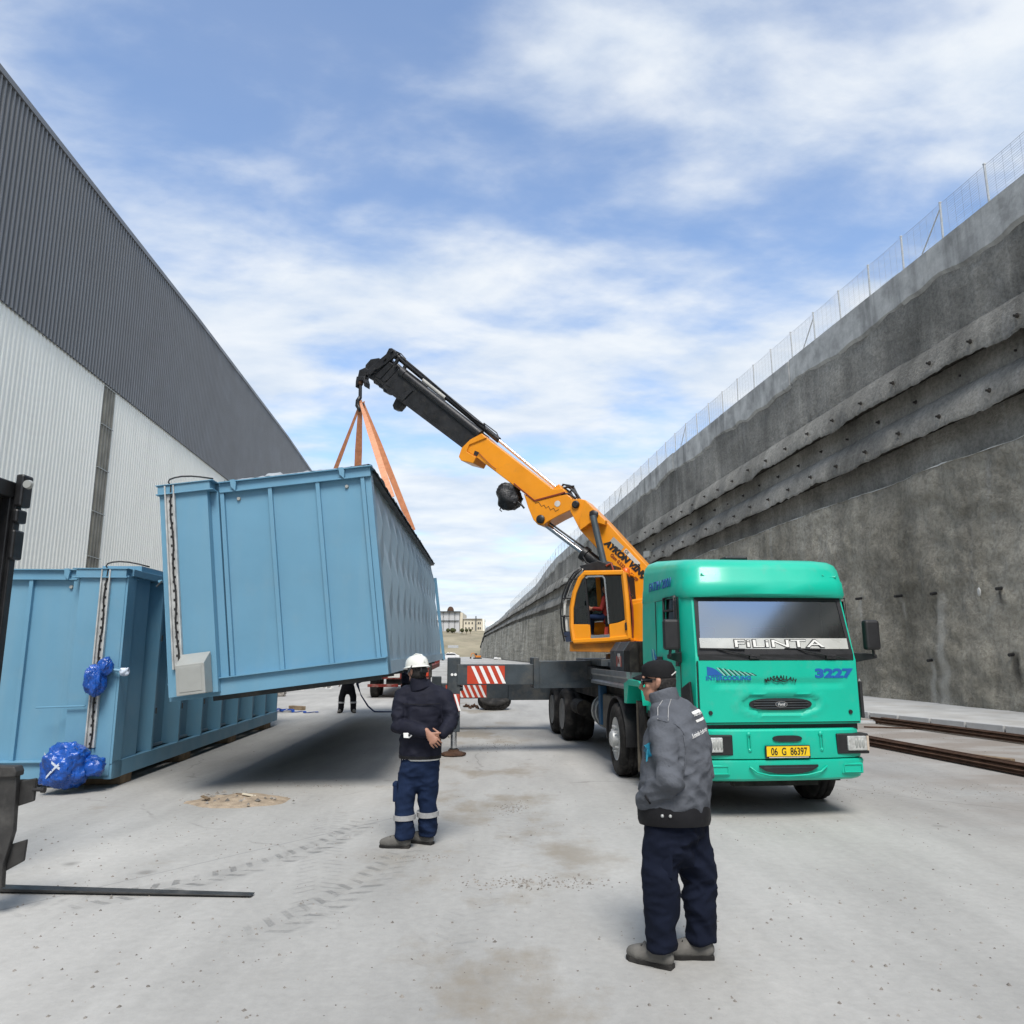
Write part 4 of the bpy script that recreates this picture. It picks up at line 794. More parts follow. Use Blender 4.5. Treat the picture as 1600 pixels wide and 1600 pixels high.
# corner deflectors
for s in (-1, 1):
    q = [V((s * .985, .02, 1.08)), V((s * 1.06, .24, 1.08)), V((s * 1.055, .20, 1.42)), V((s * 1.005, .06, 1.50))]; MB().prism(q, [p + V((s * .035, -.02, 0)) for p in q]).build('corner_deflector', black, tk, bevel=.012)
# doors, door line, quarter strip and mirrors
for s in (-1, 1):
    X = s * 1.0505
    q = [(1.20, 1.10), (.30, 1.10), (.27, 1.9), (.29, 2.47), (1.20, 2.47)]
    MB().tube([V((X, y, z)) for y, z in q + q[:1]], .006, 4).build('door_gap', black, tk)
    q = [V((X * 1.002, y, z)) for y, z in ((.42, 1.66), (.31, 1.66), (.30, 2.0), (.34, 2.44), (.42, 2.44))]; MB().prism(q, [p + V((s * .012, 0, 0)) for p in q]).build('quarter_panel', black, tk, bevel=.004)
    b = MB(); fr = [(.86, 1.94), (.42, 1.94), (.42, 2.49), (.84, 2.49)]
    b.tube([V((X, y, z)) for y, z in fr + fr[:1]], .018, 6); b.build('window_frame', black, tk, smooth=180)
    MB().tube([V((X, .42, 2.33)), V((X, .85, 2.33))], .014, 6).build('window_bar', black, tk)
    MB().bb(min(X, X + s * .03), max(X, X + s * .03), .95, 1.12, 1.72, 1.77).build('door_handle', black, tk, bevel=.01)
    # mirror on arm
    arm = MB().hexa([V((X, .30, 1.70)), V((X, .22, 1.70)), V((X, .22, 1.83)), V((X, .30, 1.83)), V((X + s * .22, .10, 1.755)), V((X + s * .22, .06, 1.755)), V((X + s * .22, .06, 1.80)), V((X + s * .22, .10, 1.80))]).build('mirror_arm', black, tk, bevel=.01)
    MB().bb(min(X + s * .08, X + s * .26), max(X + s * .08, X + s * .26), .02, .13, 1.85, 2.20).build('mirror', black, tk, bevel=.03)
    MB().tube([(X + s * .19, .08, 1.78), (X + s * .18, .08, 1.88)], .018, 6).build('mirror_stem', black, arm)
p = [V((-1.054, y, z)) for y, z in ((1.25, 1.80), (.92, 1.42), (1.12, 1.42))]; MB().prism(p, [q + V((-.004, 0, 0)) for q in p]).build('door_stripe', navyprint, tk)
for k in range(3):
    for a, s in ((1.32 + k * .05, 1), (.86 - k * .055, 0)):
        q = [V((-1.054, y, z)) for y, z in (((a, 1.86), (a - .015, 1.86), (a - .19, 1.42), (a - .165, 1.42)) if s else ((a + .2, 1.70 - k * .08), (a + .18, 1.70 - k * .08), (a - .02, 1.42), (a + .005, 1.42)))]; MB().prism(q, [r + V((-.004, 0, 0)) for r in q]).build('door_stripe', MATS['pale stripe'] if k % 2 else navyprint, tk)
# cab inside
MB().bb(-.98, .98, .12, 1.8, 1.06, 1.20).build('cab_floor', seatm, tk); MB().bb(-.93, .93, .09, .40, 1.45, 1.79).build('dashboard', seatm, tk, bevel=.04)
for x in (-.5, .5):
    st = MB().bb(x - .25, x + .25, .75, 1.2, 1.45, 1.58).build('seat', seatm, tk, bevel=.04); MB().bb(x - .24, x + .24, 1.15, 1.28, 1.55, 2.15).build('seat_back', seatm, st, bevel=.04)
sw = MB().lathe([(.21, -.014), (.225, 0), (.21, .014), (.195, 0), (.21, -.014)], (.5, .5, 1.84), (0, -.5, 1), 24).build('steering_wheel', black, tk, smooth=180); MB().tube([(.5, .5, 1.84), (.5, .38, 1.66)], .025, 6).build('steering_column', black, sw)
# bumper in two steps, wrapping round the corners
def bring(z, hw, y0, dz=0): h = [(-hw, .55), (-hw, .2 + y0), (-hw + .05, .04 + y0), (-hw + .16, -.03 + y0), (-.5, -.07 + y0), (0, -.08 + y0)]; h = h + [(-x, y) for x, y in reversed(h[:-1])]; return [V((x, y, z)) for x, y in h] + [V((x * .9, y + .12, z)) for x, y in reversed(h)]
bu = MB().loft([bring(.66, .985, -.015), bring(.675, .99, -.02), bring(.955, .98, .0), bring(.975, .965, .02)]).build('bumper', green, tk, smooth=35)
bl = MB().loft([bring(.42, .96, .03), bring(.445, .98, .0), bring(.62, 1.01, -.035), bring(.645, 1.0, -.03), bring(.652, .97, .03)]).build('bumper_lip', green, tk, smooth=35)
MB().bb(-.94, .94, .04, .5, .95, 1.06).build('bumper_gap', black, tk)
def byf(x): return -.08 * (1 - (abs(x) / 1.06) ** 2.2) - .012
for (cx, cz, a, c, y) in ((0.02, .875, .17, .034, -.102),): MB().prism([V((cx + u, y, cz + w_)) for u, w_ in ov(a, c, 28, .5)], [V((cx + u, y + .05, cz + w_)) for u, w_ in ov(a, c, 28, .5)]).build('air_slot', black, bu)
sl2 = [(-.33, .595), (.35, .595), (.35, .575), (.27, .53), (.15, .505), (-.13, .505), (-.25, .53), (-.33, .575)]
s0 = MB().prism([V((u, -.122, w_)) for u, w_ in sl2], [V((u, -.05, w_)) for u, w_ in sl2]).build('lower_intake', black, bl); MB().bb(-.28, .3, -.126, -.122, .565, .572).build('intake_bar', darksteel, s0)
MB().tube([(-.44, -.112, .58), (-.36, -.118, .52), (-.22, -.118, .487), (0, -.12, .478), (.22, -.118, .487), (.38, -.118, .52), (.46, -.112, .58)], .010, 6).build('intake_rim', green, bl, smooth=180)
for s in (-1, 1):
    x = s * .42; rc = MB().tube([(x, -.092, .93), (x + s * .018, -.094, .92), (x + s * .018, -.096, .76), (x, -.097, .745), (x - s * .012, -.096, .76), (x - s * .012, -.094, .92), (x, -.092, .93)], .005, 5).build('tow_cover', green, bu)
    for z in (.925, .75): MB().lathe([(0, .012), (.02, .010), (.025, 0)], (x, -.085, z), (0, -1, 0), 12).build('bolt', green, rc, smooth=60)
    # lamp cluster set in a black frame at the corner
    c = V((s * .80, byf(.80) + .008, .80)); fr = MB().bb(c.x - .19, c.x + .19, c.y - .045, c.y + .1, .70, .92).build('lamp_frame', black, bu, bevel=.012)
    hl = MB().bb(c.x + s * .045 - .115, c.x + s * .045 + .115, c.y - .062, c.y - .03, .735, .895).build('headlight', lamp, bu, bevel=.012); MB().bb(min(c.x + s * .16, c.x + s * .185), max(c.x + s * .16, c.x + s * .185), c.y - .055, c.y, .735, .895).build('indicator', mat('indicator lens', (.5, .42, .34), .2, var=.1) if s < 0 else MATS['indicator lens'], fr)
    for k in range(3): MB().ell((c.x + s * .03 + k * .04, c.y - .06, .815), (.018, .012, .055), n=10, m=6).build('reflector', galvgrey, hl, smooth=180)
    MB().bb(s * .78 - .13, s * .78 + .13, -.075, -.02, .485, .60).build('fog_recess', green, bl, bevel=.015); MB().tube([V((s * .78 + a, -.079, w_)) for a, w_ in ((-.10, .585), (-.10, .505), (.10, .505), (.10, .585), (-.10, .585))], .007, 5).build('recess_rim', green, bl)
# number plate
pf = MB().bb(-.255, .265, -.128, -.105, .668, .805).build('plate_frame', black, tk, bevel=.004); pl_ = MB().bb(-.245, .255, -.131, -.127, .69, .797).build('number_plate', plateyellow, pf)
text('plate_number', '06  G  86397', blackprint, pl_, (-.195, -.133, .703), (1, 0, 0), (0, 0, 1), width=.42, height=.08, bold=.012, ext=.001); MB().bb(-.22, .24, -.132, -.127, .675, .683).build('plate_motto', offwhite, pf)
# chassis, axles, tanks, guards
for s in (-1, 1): MB().bb(s * .42 - .05, s * .42 + .05, .3, 10.2, .72, 1.0).build('chassis_rail', chassis, tk)
MB().bb(-.8, .8, .25, .5, .36, .50).build('front_crossmember', chassis, tk); MB().bb(-.55, .45, .1, .2, .34, .42).build('step_plate', chassis, tk); MB().bb(-.55, .55, .5, 2.1, .55, 1.1).build('engine_sump', chassis, tk, bevel=.06)
def tyre_mesh(n=64, w=.30, R=.535):
    prof = [(R * .56, -w * .36), (R * .62, -w * .47), (R * .78, -w * .52), (R * .92, -w * .49), (R * .985, -w * .40), (R, -w * .30), (R, -w * .17), (R - .014, -w * .155), (R - .014, -w * .115), (R, -w * .10), (R, w * .10), (R - .014, w * .115), (R - .014, w * .155), (R, w * .17), (R, w * .30), (R * .985, w * .40), (R * .92, w * .49), (R * .78, w * .52), (R * .62, w * .47), (R * .56, w * .36)]
    wob = lambda k, i: -.016 if (k in (4, 5, 14, 15) and i % 3 == 0) or (k in (6, 9, 10, 13) and (i + (1 if k < 10 else 2)) % 3 == 0) else 0
    return MB().lathe(prof, (0, 0, 0), (1, 0, 0), n, wob).mesh('tyre', rubber, 50)
TY = tyre_mesh(); TYW = tyre_mesh(w=.60)
RF = MB().lathe([(.30, -.13), (.315, -.14), (.315, -.12), (.275, -.09), (.25, -.06), (.21, -.115), (.16, -.125), (.13, -.13), (.12, -.20), (.09, -.225), (0, -.23)], (0, 0, 0), (1, 0, 0), 32).mesh('wheel', galv, 40)
RB = MB().lathe([(.30, -.14), (.315, -.15), (.31, -.12), (.27, -.02), (.25, .06), (.16, .07), (.14, -.03), (.10, -.06), (0, -.065)], (0, 0, 0), (1, 0, 0), 32).mesh('wheel', mat('dull grey rim', (.17, .17, .165), .6, .3, var=.3, scale=6, dirt=((.10, .09, .075), .5, 6)), 40)
NUT = MB().lathe([(0, -.05), (.016, -.05), (.019, 0), (.019, .02), (0, .02)], (0, 0, 0), (1, 0, 0), 6).mesh('lug_nut', galv)
def wheel(x, y, s, kind, steer=0, nuts=False):
    o = put('wheel', RF if kind else RB, tk); o.location = (x, y, .535); o.rotation_euler = (0, 0, steer + (0 if s < 0 else math.pi))
    t = put('tyre', TY if kind == 1 else TYW, o)
    if kind == 0: t.location = (.16, 0, 0)
    if nuts:
        for k in range(10): a = 2 * math.pi * k / 10; q = put('lug_nut', NUT, o); q.location = (-.13, .185 * math.cos(a), .185 * math.sin(a))
wheel(-.94, 1.15, -1, 1, rad(-4), True); wheel(.90, 1.15, 1, 1, rad(-7)); wheel(-1.0, 3.15, -1, 1, rad(-3), True); wheel(.98, 3.15, 1, 1, rad(-3))
for y in (7.8, 9.12):
    wheel(-1.0, y, -1, 0); wheel(1.0, y, 1, 0)
for y in (1.15, 3.15, 7.8, 9.12): MB().cyl((-.8, y, .535), (.8, y, .535), .10, 12).build('axle', chassis, tk)
def arch(x0, x1, y, r0, a0, a1, m, name='mudguard', th=.02):
    n = 14; R0 = [[V((x, y + rr * math.cos(a), .535 + rr * math.sin(a))) for x, rr in ((x0, r0), (x1, r0), (x1, r0 + th), (x0, r0 + th))] for a in [rad(a0 + (a1 - a0) * i / n) for i in range(n + 1)]]
    return MB().loft(R0).build(name, m, tk, smooth=40)
arch(-1.14, -.72, 3.15, .61, -5, 185, black); arch(.72, 1.14, 3.15, .61, -5, 185, black); arch(-1.05, -.72, 1.15, .62, 20, 170, chassis); arch(.70, 1.05, 1.15, .62, 20, 170, chassis)
MB().bb(-1.10, -.72, 2.06, 2.09, .22, 1.16).build('mud_flap', mat('dusty flap', (.13, .115, .09), .9, var=.3, scale=4, dirt=((.05, .045, .04), .6, 5)), tk); MB().bb(-1.08, -1.05, 1.75, 2.1, .5, 1.15).build('mud_flap', chassis, tk)
# green fender behind the cab door
gf = MB().loft([[V((x, 1.62, z)) for x, z in ((-1.14, 1.12), (-.85, 1.12), (-.85, 1.16), (-1.14, 1.16))], [V((x, 1.66, z)) for x, z in ((-1.15, 1.33), (-.85, 1.33), (-.85, 1.40), (-1.15, 1.40))], [V((x, 1.80, z)) for x, z in ((-1.15, 1.36), (-.85, 1.36), (-.85, 1.44), (-1.15, 1.44))], [V((x, 2.30, z)) for x, z in ((-1.15, 1.36), (-.85, 1.36), (-.85, 1.44), (-1.15, 1.44))], [V((x, 2.42, z)) for x, z in ((-1.15, 1.10), (-.85, 1.10), (-.85, 1.40), (-1.15, 1.40))], [V((x, 2.55, z)) for x, z in ((-1.15, 1.10), (-.85, 1.10), (-.85, 1.38), (-1.15, 1.38))]]).build('rear_fender', green, tk, bevel=.012)
MB().bb(-1.05, -.9, .62, 1.72, .98, 1.06).build('cab_step', black, tk)
MB().bb(-1.0, -.55, 4.0, 4.6, .55, 1.12).build('battery_box', mat('grey brown box', (.12, .11, .095), .7, var=.25, scale=3, dirt=((.06, .055, .05), .5, 4)), tk, bevel=.03); MB().bb(-1.03, -.92, 4.62, 4.78, .60, 1.25).build('blue_post', mat('faded blue post', (.03, .085, .16), .6, var=.2, scale=3), tk)
tkk = MB().tube([(-.72, 4.95, .78), (-.72, 5.5, .78)], .30, 20).build('fuel_tank', darksteel, tk, bevel=.03)
for y in (5.05, 5.35): MB().lathe([(.305, -.025), (.312, -.025), (.312, .025), (.305, .025)], (-.72, y, .78), (0, 1, 0), 20).build('tank_strap', galvgrey, tkk)
MB().tube([(-.9, 4.85, 1.3), (-.92, 4.85, 1.0), (-.8, 4.85, .6), (-.6, 4.8, .55)], .04, 8).build('exhaust_pipe', chassis, tk, smooth=180); MB().tube([(-.95, 6.4, .75), (-.95, 7.1, .75)], .15, 14).build('air_tank', chassis, tk)
MB().bb(-.9, .9, 2.2, 10.2, 1.0, 1.32).build('subframe', chassis, tk)
# deck with aluminium side board
MB().bb(-1.06, 1.06, 2.45, 5.0, 1.42, 1.50).build('deck', alu, tk)
sbp = [(-1.06, 1.29), (-1.12, 1.29), (-1.12, 1.33), (-1.09, 1.36), (-1.09, 1.43), (-1.12, 1.46), (-1.12, 1.535), (-1.06, 1.535)]
sb = MB().prism([V((x, 2.5, z)) for x, z in sbp], [V((x, 4.95, z)) for x, z in sbp]).build('side_board', alu, tk); MB().bb(-1.05, .9, 2.46, 2.52, 1.30, 1.53).build('end_board', alu, tk)
MB().bb(-1.1, 1.1, 5.0, 10.2, 1.34, 1.56).build('deck', darksteel, tk, bevel=.01); MB().bb(-.9, .9, 4.4, 6.6, 1.56, 1.66).build('ring_plate', darksteel, tk, bevel=.02)
MB().bb(-1.02, -.3, 4.55, 6.8, 1.58, 1.70).build('walkway', darksteel, tk, bevel=.01)
# battery cabinet behind the cab: three ribbed blocks
for k, (y0, y1) in enumerate(((2.62, 2.98), (3.01, 3.52), (3.55, 3.85))):
    pr = [(-1.03, 1.505), (-1.03, 1.84), (-.93, 1.98), (.4, 1.98), (.4, 1.505)]; o = MB().prism([V((x, y0, z)) for x, z in pr], [V((x, y1, z)) for x, z in pr]).build('equipment_cabinet', darksteel if k else chassis, tk, bevel=.012)
    if k == 1:
        MB().box((-1.032, 3.27, 1.70), (.004, .15, .20)).build('cabinet_sticker', offwhite, o); text('sticker_mark', 'N', redprint, o, (-1.036, 3.32, 1.64), (0, -1, 0), (0, 0, 1), width=.10, height=.11, bold=.05); MB().box((-1.032, 3.15, 1.68), (.004, .02, .16)).build('cabinet_sticker', red, o); MB().box((-1.032, 3.40, 1.68), (.004, .02, .16)).build('cabinet_sticker', red, o)
MB().bb(-.9, .3, 2.5, 2.6, 1.505, 1.97).build('cabinet_end', mat('oily steel', (.045, .035, .028), .6, var=.5, scale=5, dirt=((.10, .06, .03), .5, 5)), tk)
# ---- outriggers
def striped(name, c0, ax, up, wdt, hgt, par, n, k=.45):
    """red plate with slanted white bars"""
    c0, ax, up = V(c0), V(ax), V(up); nrm = ax.cross(up).normalized(); p = [c0, c0 + ax * wdt, c0 + ax * wdt + up * hgt, c0 + up * hgt]; o = MB().prism(p, [q - nrm * .004 for q in p]).build(name, red, par)
    for i in range(n):
        x = wdt * (.10 + .84 * i / n); d = wdt / n * .36; sl_ = hgt * k; q = [c0 + ax * (x + sl_) + up * (.02 * hgt), c0 + ax * (x + sl_ + d) + up * (.02 * hgt), c0 + ax * (x + d) + up * (.98 * hgt), c0 + ax * x + up * (.98 * hgt)]
        q = [r + nrm * .003 for r in q]; MB().prism(q, [r - nrm * .003 for r in q]).build('white_bar', white, o)
oy = 5.62
orr = MB().bb(-2.05, 1.0, oy - .24, oy + .24, 1.19, 1.66).build('outrigger_sleeve', darksteel, tk, bevel=.01); MB().bb(-2.08, -1.98, oy - .27, oy + .27, 1.17, 1.72).build('sleeve_collar', darksteel, orr, bevel=.008)
MB().prism([V((x, oy - .245, z)) for x, z in ((-1.15, 1.3), (-1.15, 1.18), (-2.0, 1.18), (-2.0, 1.24))], [V((x, oy - .255, z)) for x, z in ((-1.15, 1.3), (-1.15, 1.18), (-2.0, 1.18), (-2.0, 1.24))]).build('wear_plate', darksteel, orr)
ob = MB().bb(-3.46, -2.0, oy - .18, oy + .18, 1.235, 1.60).build('outrigger_beam', darksteel, tk, bevel=.01)
striped('warning_plate', (-3.28, oy - .183, 1.255), (1, 0, 0), (0, 0, 1), .68, .32, ob, 4)
oj = MB().bb(-3.63, -3.40, oy - .15, oy + .15, .42, 1.72).build('jack_housing', darksteel, tk, bevel=.012)
striped('warning_plate', (-3.625, oy - .154, .78), (1, 0, 0), (0, 0, 1), .215, .30, oj, 2, .3)
for x in (-3.55, -3.49): MB().lathe([(0, .015), (.025, .015), (.025, 0)], (x, oy - .15, 1.42), (0, -1, 0), 12).build('lens', white, oj)
MB().cyl((-3.50, oy, .08), (-3.50, oy, .44), .055, 16).build('jack_ram', chrome, oj, smooth=60); MB().lathe([(.09, .11), (.10, .08), (.22, .05), (.23, .02), (.20, 0), (0, 0)], (-3.50, oy, .0), (0, 0, 1), 8).build('jack_foot', rust, oj); MB().cyl((-3.50, oy, .085), (-3.50, oy, .13), .075, 12).build('foot_collar', blacksteel, oj)
MB().tube([(-3.55, oy - .02, .42), (-3.62, oy, .36), (-3.58, oy, .30)], .006, 5).build('hose', black, oj)
MB().lathe([(0, .05), (.05, .05), (.05, 0)], (-3.40, oy - .1, 1.18), (1, 0, 0), 12).build('lock_pin', blacksteel, oj)
oy2 = 9.75; X3 = -3.66
ob2 = MB().bb(X3, 1.0, oy2 - .16, oy2 + .16, .75, 1.09).build('outrigger_beam', darksteel, tk, bevel=.01); striped('warning_plate', (X3 + .1, oy2 - .163, .77), (1, 0, 0), (0, 0, 1), .95, .29, ob2, 6)
MB().bb(X3 - .22, X3, oy2 - .15, oy2 + .15, .40, 1.25).build('jack_housing', darksteel, tk, bevel=.01); MB().cyl((X3 - .11, oy2, .05), (X3 - .11, oy2, .45), .055, 14).build('jack_ram', chrome, tk, smooth=60); MB().lathe([(.09, .09), (.2, .05), (.22, .0), (0, 0)], (X3 - .11, oy2, 0), (0, 0, 1), 8).build('jack_foot', rust, tk)
MB().bb(-2.1, 1.0, oy2 - .22, oy2 + .22, .71, 1.13).build('outrigger_sleeve', darksteel, tk, bevel=.01)
for yy_ in (oy, oy2): MB().bb(.9, 1.25, yy_ - .2, yy_ + .2, .5, 1.6).build('jack_housing', darksteel, tk)
# ---- crane superstructure, all in the upright plane that holds boom and hook
CP = V((2.55, 13.9, 0)); CE = V((-.92, .393, 0)).normalized(); CN = V((-CE.y, CE.x, 0)) * 1.0
if CN.y > 0: CN = -CN
def B(u, v, off=.25): return onp(u, v, CN, CN.dot(CP) + off)
def slab(name, px, near, far, m, par=tk, bevel=.012, **k): return MB().ext([B(u, v, near) for u, v in px], -CN * (near - far)).build(name, m, par, bevel=bevel, world=True, **k)
def rod(name, px, r, m, off, par=tk, n=14, caps=True, **k): return MB().tube([B(u, v, off) for u, v in px], r, n).build(name, m, par, smooth=50, world=True, **k)
COLM = slab('main_boom', [(890, 781), (905, 779), (914, 781), (946, 813), (1013, 886), (1078, 957), (1062, 990), (1010, 962), (985, 930), (940, 865), (906, 828), (891, 799)], .25, -.25, yellow)
slab('boom_head_bracket', [(914, 780.5), (946, 813), (944.5, 820), (925, 815), (906, 829), (905, 812)], .40, .25, yellow); slab('boom_head_bracket', [(914, 780.5), (946, 813), (944.5, 820), (925, 815), (906, 829), (905, 812)], -.25, -.40, yellow)
for (u, v, r, o) in ((927.5, 804, .085, .43), (899, 788, .075, .29), (844, 811, .085, .29)): p = B(u, v, o); MB().lathe([(0, .02), (r * .7, .02), (r, .0), (r, -.06)], p, CN, 16).build('pivot_pin', blacksteel, tk, world=True, smooth=40)
MB().ext([B(u, v, .41) for u, v in ((921, 800), (926, 797), (931, 800), (931, 810), (925, 811))], CN * .012).build('pin_keeper', blacksteel, tk, world=True)
# lettering on the boom side
def btext(name, s, m, p0, p1, up, h, **k):
    a, c = B(*p0, .256), B(*p1, .256); x = (c - a).normalized(); y = -(CN.cross(x)) ; y = y if y.z > 0 else -y
    a, c = TI @ a, TI @ c; R = TI.to_3x3(); return text(name, s, m, COLM, a, R @ x, R @ y, width=(c - a).length, height=h, ext=.002, **k)
btext('boom_lettering', 'AYKON V\u0130N\u00c7', blackprint, (941, 851), (1006, 908.5), 1, .185, bold=.075, shear=.2)
btext('boom_phone', 'Gsm 0.532 21  09 09', redprint, (953, 868), (994, 909), 1, .065, bold=.02)
MB().ext([B(u, v, .255) for u, v in ((958.5, 838.8), (975, 854.5), (969, 862), (953, 846))], -CN * .003).build('data_plate', galvgrey, COLM, world=True)
ce = MB().ext([B(u, v, .255) for u, v in ((978.5, 857), (1000.5, 880), (996, 885), (974, 861.5))], -CN * .003).build('approval_plate', offwhite, COLM, world=True)
a, c = B(975.5, 861.5, .258), B(981, 867, .258); x = (c - a).normalized(); y = CN.cross(x); y = y if y.z > 0 else -y; text('approval_mark', 'CE', blackprint, ce, TI @ a, TI.to_3x3() @ x, TI.to_3x3() @ y, width=.085, height=.05)
# second boom: yellow outer section with link plate, black telescopes, tip
OUT = slab('outer_boom', [(752, 678), (733, 689), (722, 701), (729, 705), (741, 712), (790, 749), (835, 783), (886, 772), (880, 763), (864, 764)], .24, -.24, yellow)
slab('boom_collar', [(752.5, 677), (734, 687), (721, 700), (716.5, 713.5), (720, 719.5), (739, 724), (744, 714), (729, 705.5), (733, 695), (760, 684)], .27, -.27, yellow)
slab('cylinder_bracket', [(862, 765), (873, 756), (879, 765), (874, 772)], .20, -.10, yellow)
slab('link_plate', [(818, 771), (835, 783), (886, 772), (894, 779), (891, 797), (872, 806), (856, 815), (848, 821), (840, 819.5), (833, 812), (825, 793)], .25, -.25, yellow)
MB().ext([B(u, v, .265) for u, v in ((883, 770), (835, 783.5), (802, 756), (803, 754.5), (835, 781), (883, 768))], -CN * .02).build('hydraulic_pipe', redprint, OUT, world=True)
p = B(871, 787, .252); MB().lathe([(0, .003), (.06, .003), (.06, 0)], p, CN, 18).build('round_sticker', offwhite, OUT, world=True)
MB().tube([B(u, v, .252) for u, v in ((836, 786), (842, 785), (846, 791), (850, 789), (853, 794), (857, 791), (860, 797), (865, 794), (868, 799), (873, 796))], .006, 4).build('script_lettering', blackprint, OUT, world=True)
MB().ext([B(u, v, .245) for u, v in ((742, 704), (749, 707), (745, 713), (740, 710))], CN * .003).build('boom_label', blackprint, OUT, world=True)
MB().tube([B(u, v, .262) for u, v in ((748, 708), (756, 716), (768, 728), (775, 733))], .008, 5).build('hydraulic_pipe', redprint, OUT, world=True)
IN = slab('inner_boom', [(753, 676), (724, 700), (604, 610), (628, 583)], .20, -.20, blacksteel)
slab('boom_wear_strip', [(727, 697), (722.5, 700), (604, 611), (608, 606)], .215, .20, blacksteel, bevel=0); slab('boom_band', [(634, 612), (622, 622), (628, 627), (645, 610)], .23, -.23, blacksteel)
slab('boom_lug', [(622, 616), (632, 625), (628, 633), (622, 640), (615, 639.5), (613, 633), (617, 625)], .09, -.09, blacksteel)
for k, (px, w_) in enumerate((([(628, 583), (604, 610), (597, 604), (622, 577)], .185), ([(622, 578), (598, 603), (591, 597), (616, 572)], .165), ([(616, 573), (592, 597), (585, 591), (611, 566)], .145), ([(611, 567), (586, 590), (577, 583), (604, 560)], .125))):
    slab('telescope_section', px, w_, -w_, blacksteel)
for k, (u, v) in enumerate(((603, 609), (596, 602), (588, 596), (580, 588))): slab('section_lug', [(u - 5, v - 1), (u + 2, v - 4), (u + 4, v + 1), (u, v + 4), (u - 4, v + 3)], .12, -.12, blacksteel, bevel=.006); slab('section_head', [(u + 20, v - 31), (u + 27, v - 27), (u + 6, v - 4), (u - 1, v - 8)], .20 - k * .018, .17 - k * .018, blacksteel)
slab('boom_tip_plate', [(607.5, 544), (612, 543.5), (618, 549), (617.5, 556), (604, 567), (588, 578), (578, 586), (571, 580), (586, 567), (603, 553)], .17, .10, blacksteel); slab('boom_tip_plate', [(607.5, 544), (612, 543.5), (618, 549), (617.5, 556), (604, 567), (588, 578), (578, 586), (571, 580), (586, 567), (603, 553)], -.10, -.17, blacksteel)
slab('boom_tip_block', [(606, 556), (612, 564), (585, 588), (575, 580)], .10, -.10, blacksteel)
for u, v, o in ((612, 549, .18), (601, 561, .18), (619, 573, .2), (603, 594, .17), (586, 577, .18)): MB().lathe([(0, .03), (.035, .03), (.04, 0)], B(u, v, o), CN, 8).build('tip_bolt', blacksteel, tk, world=True)
# cylinders along the top of the boom
C1 = rod('upper_cylinder', [(616, 553), (779.5, 688)], .062, blacksteel, .0); rod('cylinder_sleeve', [(662.5, 594), (697.5, 622)], .066, offwhite, .0, C1, n=16); rod('piston_rod', [(776, 685), (868, 761)], .035, chrome, .0)
rod('hydraulic_pipe', [(625, 555), (660, 584), (700, 618), (742, 655), (757, 664), (760, 672)], .014, blacksteel, .07, C1); rod('hydraulic_pipe', [(756, 661), (776, 676), (779, 683)], .012, blacksteel, .10, C1); rod('cylinder_eye', [(613, 551), (622, 558)], .085, blacksteel, .0, C1); rod('pipe_loop', [(619, 549), (627, 553), (634, 561), (632, 565)], .012, blacksteel, .05, C1)
C2 = rod('lower_cylinder', [(631, 584), (751, 679)], .092, blacksteel, .17); rod('cylinder_gland', [(627, 580), (634, 586)], .105, blacksteel, .17, C2); rod('hydraulic_pipe', [(633, 577), (650, 590), (668, 604)], .014, blacksteel, .22, C2)
for (u0, v0, u1, v1) in ((621, 571, 634, 583), (623, 560, 615, 573), (633, 572, 628, 588)): rod('tip_link', [(u0, v0), (u1, v1)], .045, blacksteel, .1)
# elbow hoses
hs = [[(874, 770), (880, 757), (890, 759), (897, 763), (903, 776)], [(878, 768), (886, 760), (896, 766), (905, 782)], [(872, 774), (884, 764), (892, 770), (898, 782)], [(880, 763), (889, 760.5), (897, 760)], [(884, 775), (893, 766), (902, 773), (907, 781)], [(877, 772), (890, 772), (900, 779)]]
for k, h in enumerate(hs): rod('hydraulic_hose', h, .022, black, -.12 + .07 * k)
rod('hydraulic_hose', [(807, 782), (815, 789), (819, 794)], .02, black, .15)
# black wrapped winch pack under the boom
pc = B(796, 776, .05); wb = wrap_blob('wrapped_winch', (0, 0, 0), (.25, .25, .27), mat('black plastic wrap', (.012, .012, .013), .45, var=.3, scale=10, bump=.02, bscale=14), tk, 6.3, .2, 4); wb.location = TI @ pc
rod('winch_tail', [(785, 786), (781, 797), (784, 799)], .012, black, .1); slab('winch_bracket', [(786, 759), (812, 776), (806, 787), (780, 770)], .12, -.10, blacksteel)
# luffing and folding cylinders
lc = rod('lift_cylinder_rod', [(926.5, 806), (944, 882)], .062, greyrod, .50); rod('lift_cylinder', [(943.5, 880), (950, 925), (956, 985)], .105, darksteel, .50); slab('cylinder_head', [(933, 879), (952, 877), (956, 894), (936, 896)], .60, .38, darksteel)
rod('folding_rod', [(846, 815), (914, 866)], .048, chrome, .05); rod('folding_cylinder', [(912, 864), (938, 884), (975, 912)], .12, blacksteel, .05); rod('cylinder_gland', [(911, 863.5), (917, 868)], .15, blacksteel, .05); rod('link_rod', [(852, 812), (913, 856)], .018, blacksteel, .12); rod('hydraulic_hose', [(911, 870), (916, 879), (928, 885), (938, 886)], .02, black, .2)
slab('hose_manifold', [(905, 884), (935, 876), (962, 884), (962, 893), (912, 893)], .62, .1, blacksteel)
rod('hydraulic_hose', [(947, 884), (955, 880), (958, 890), (960, 898)], .02, redprint, .64)
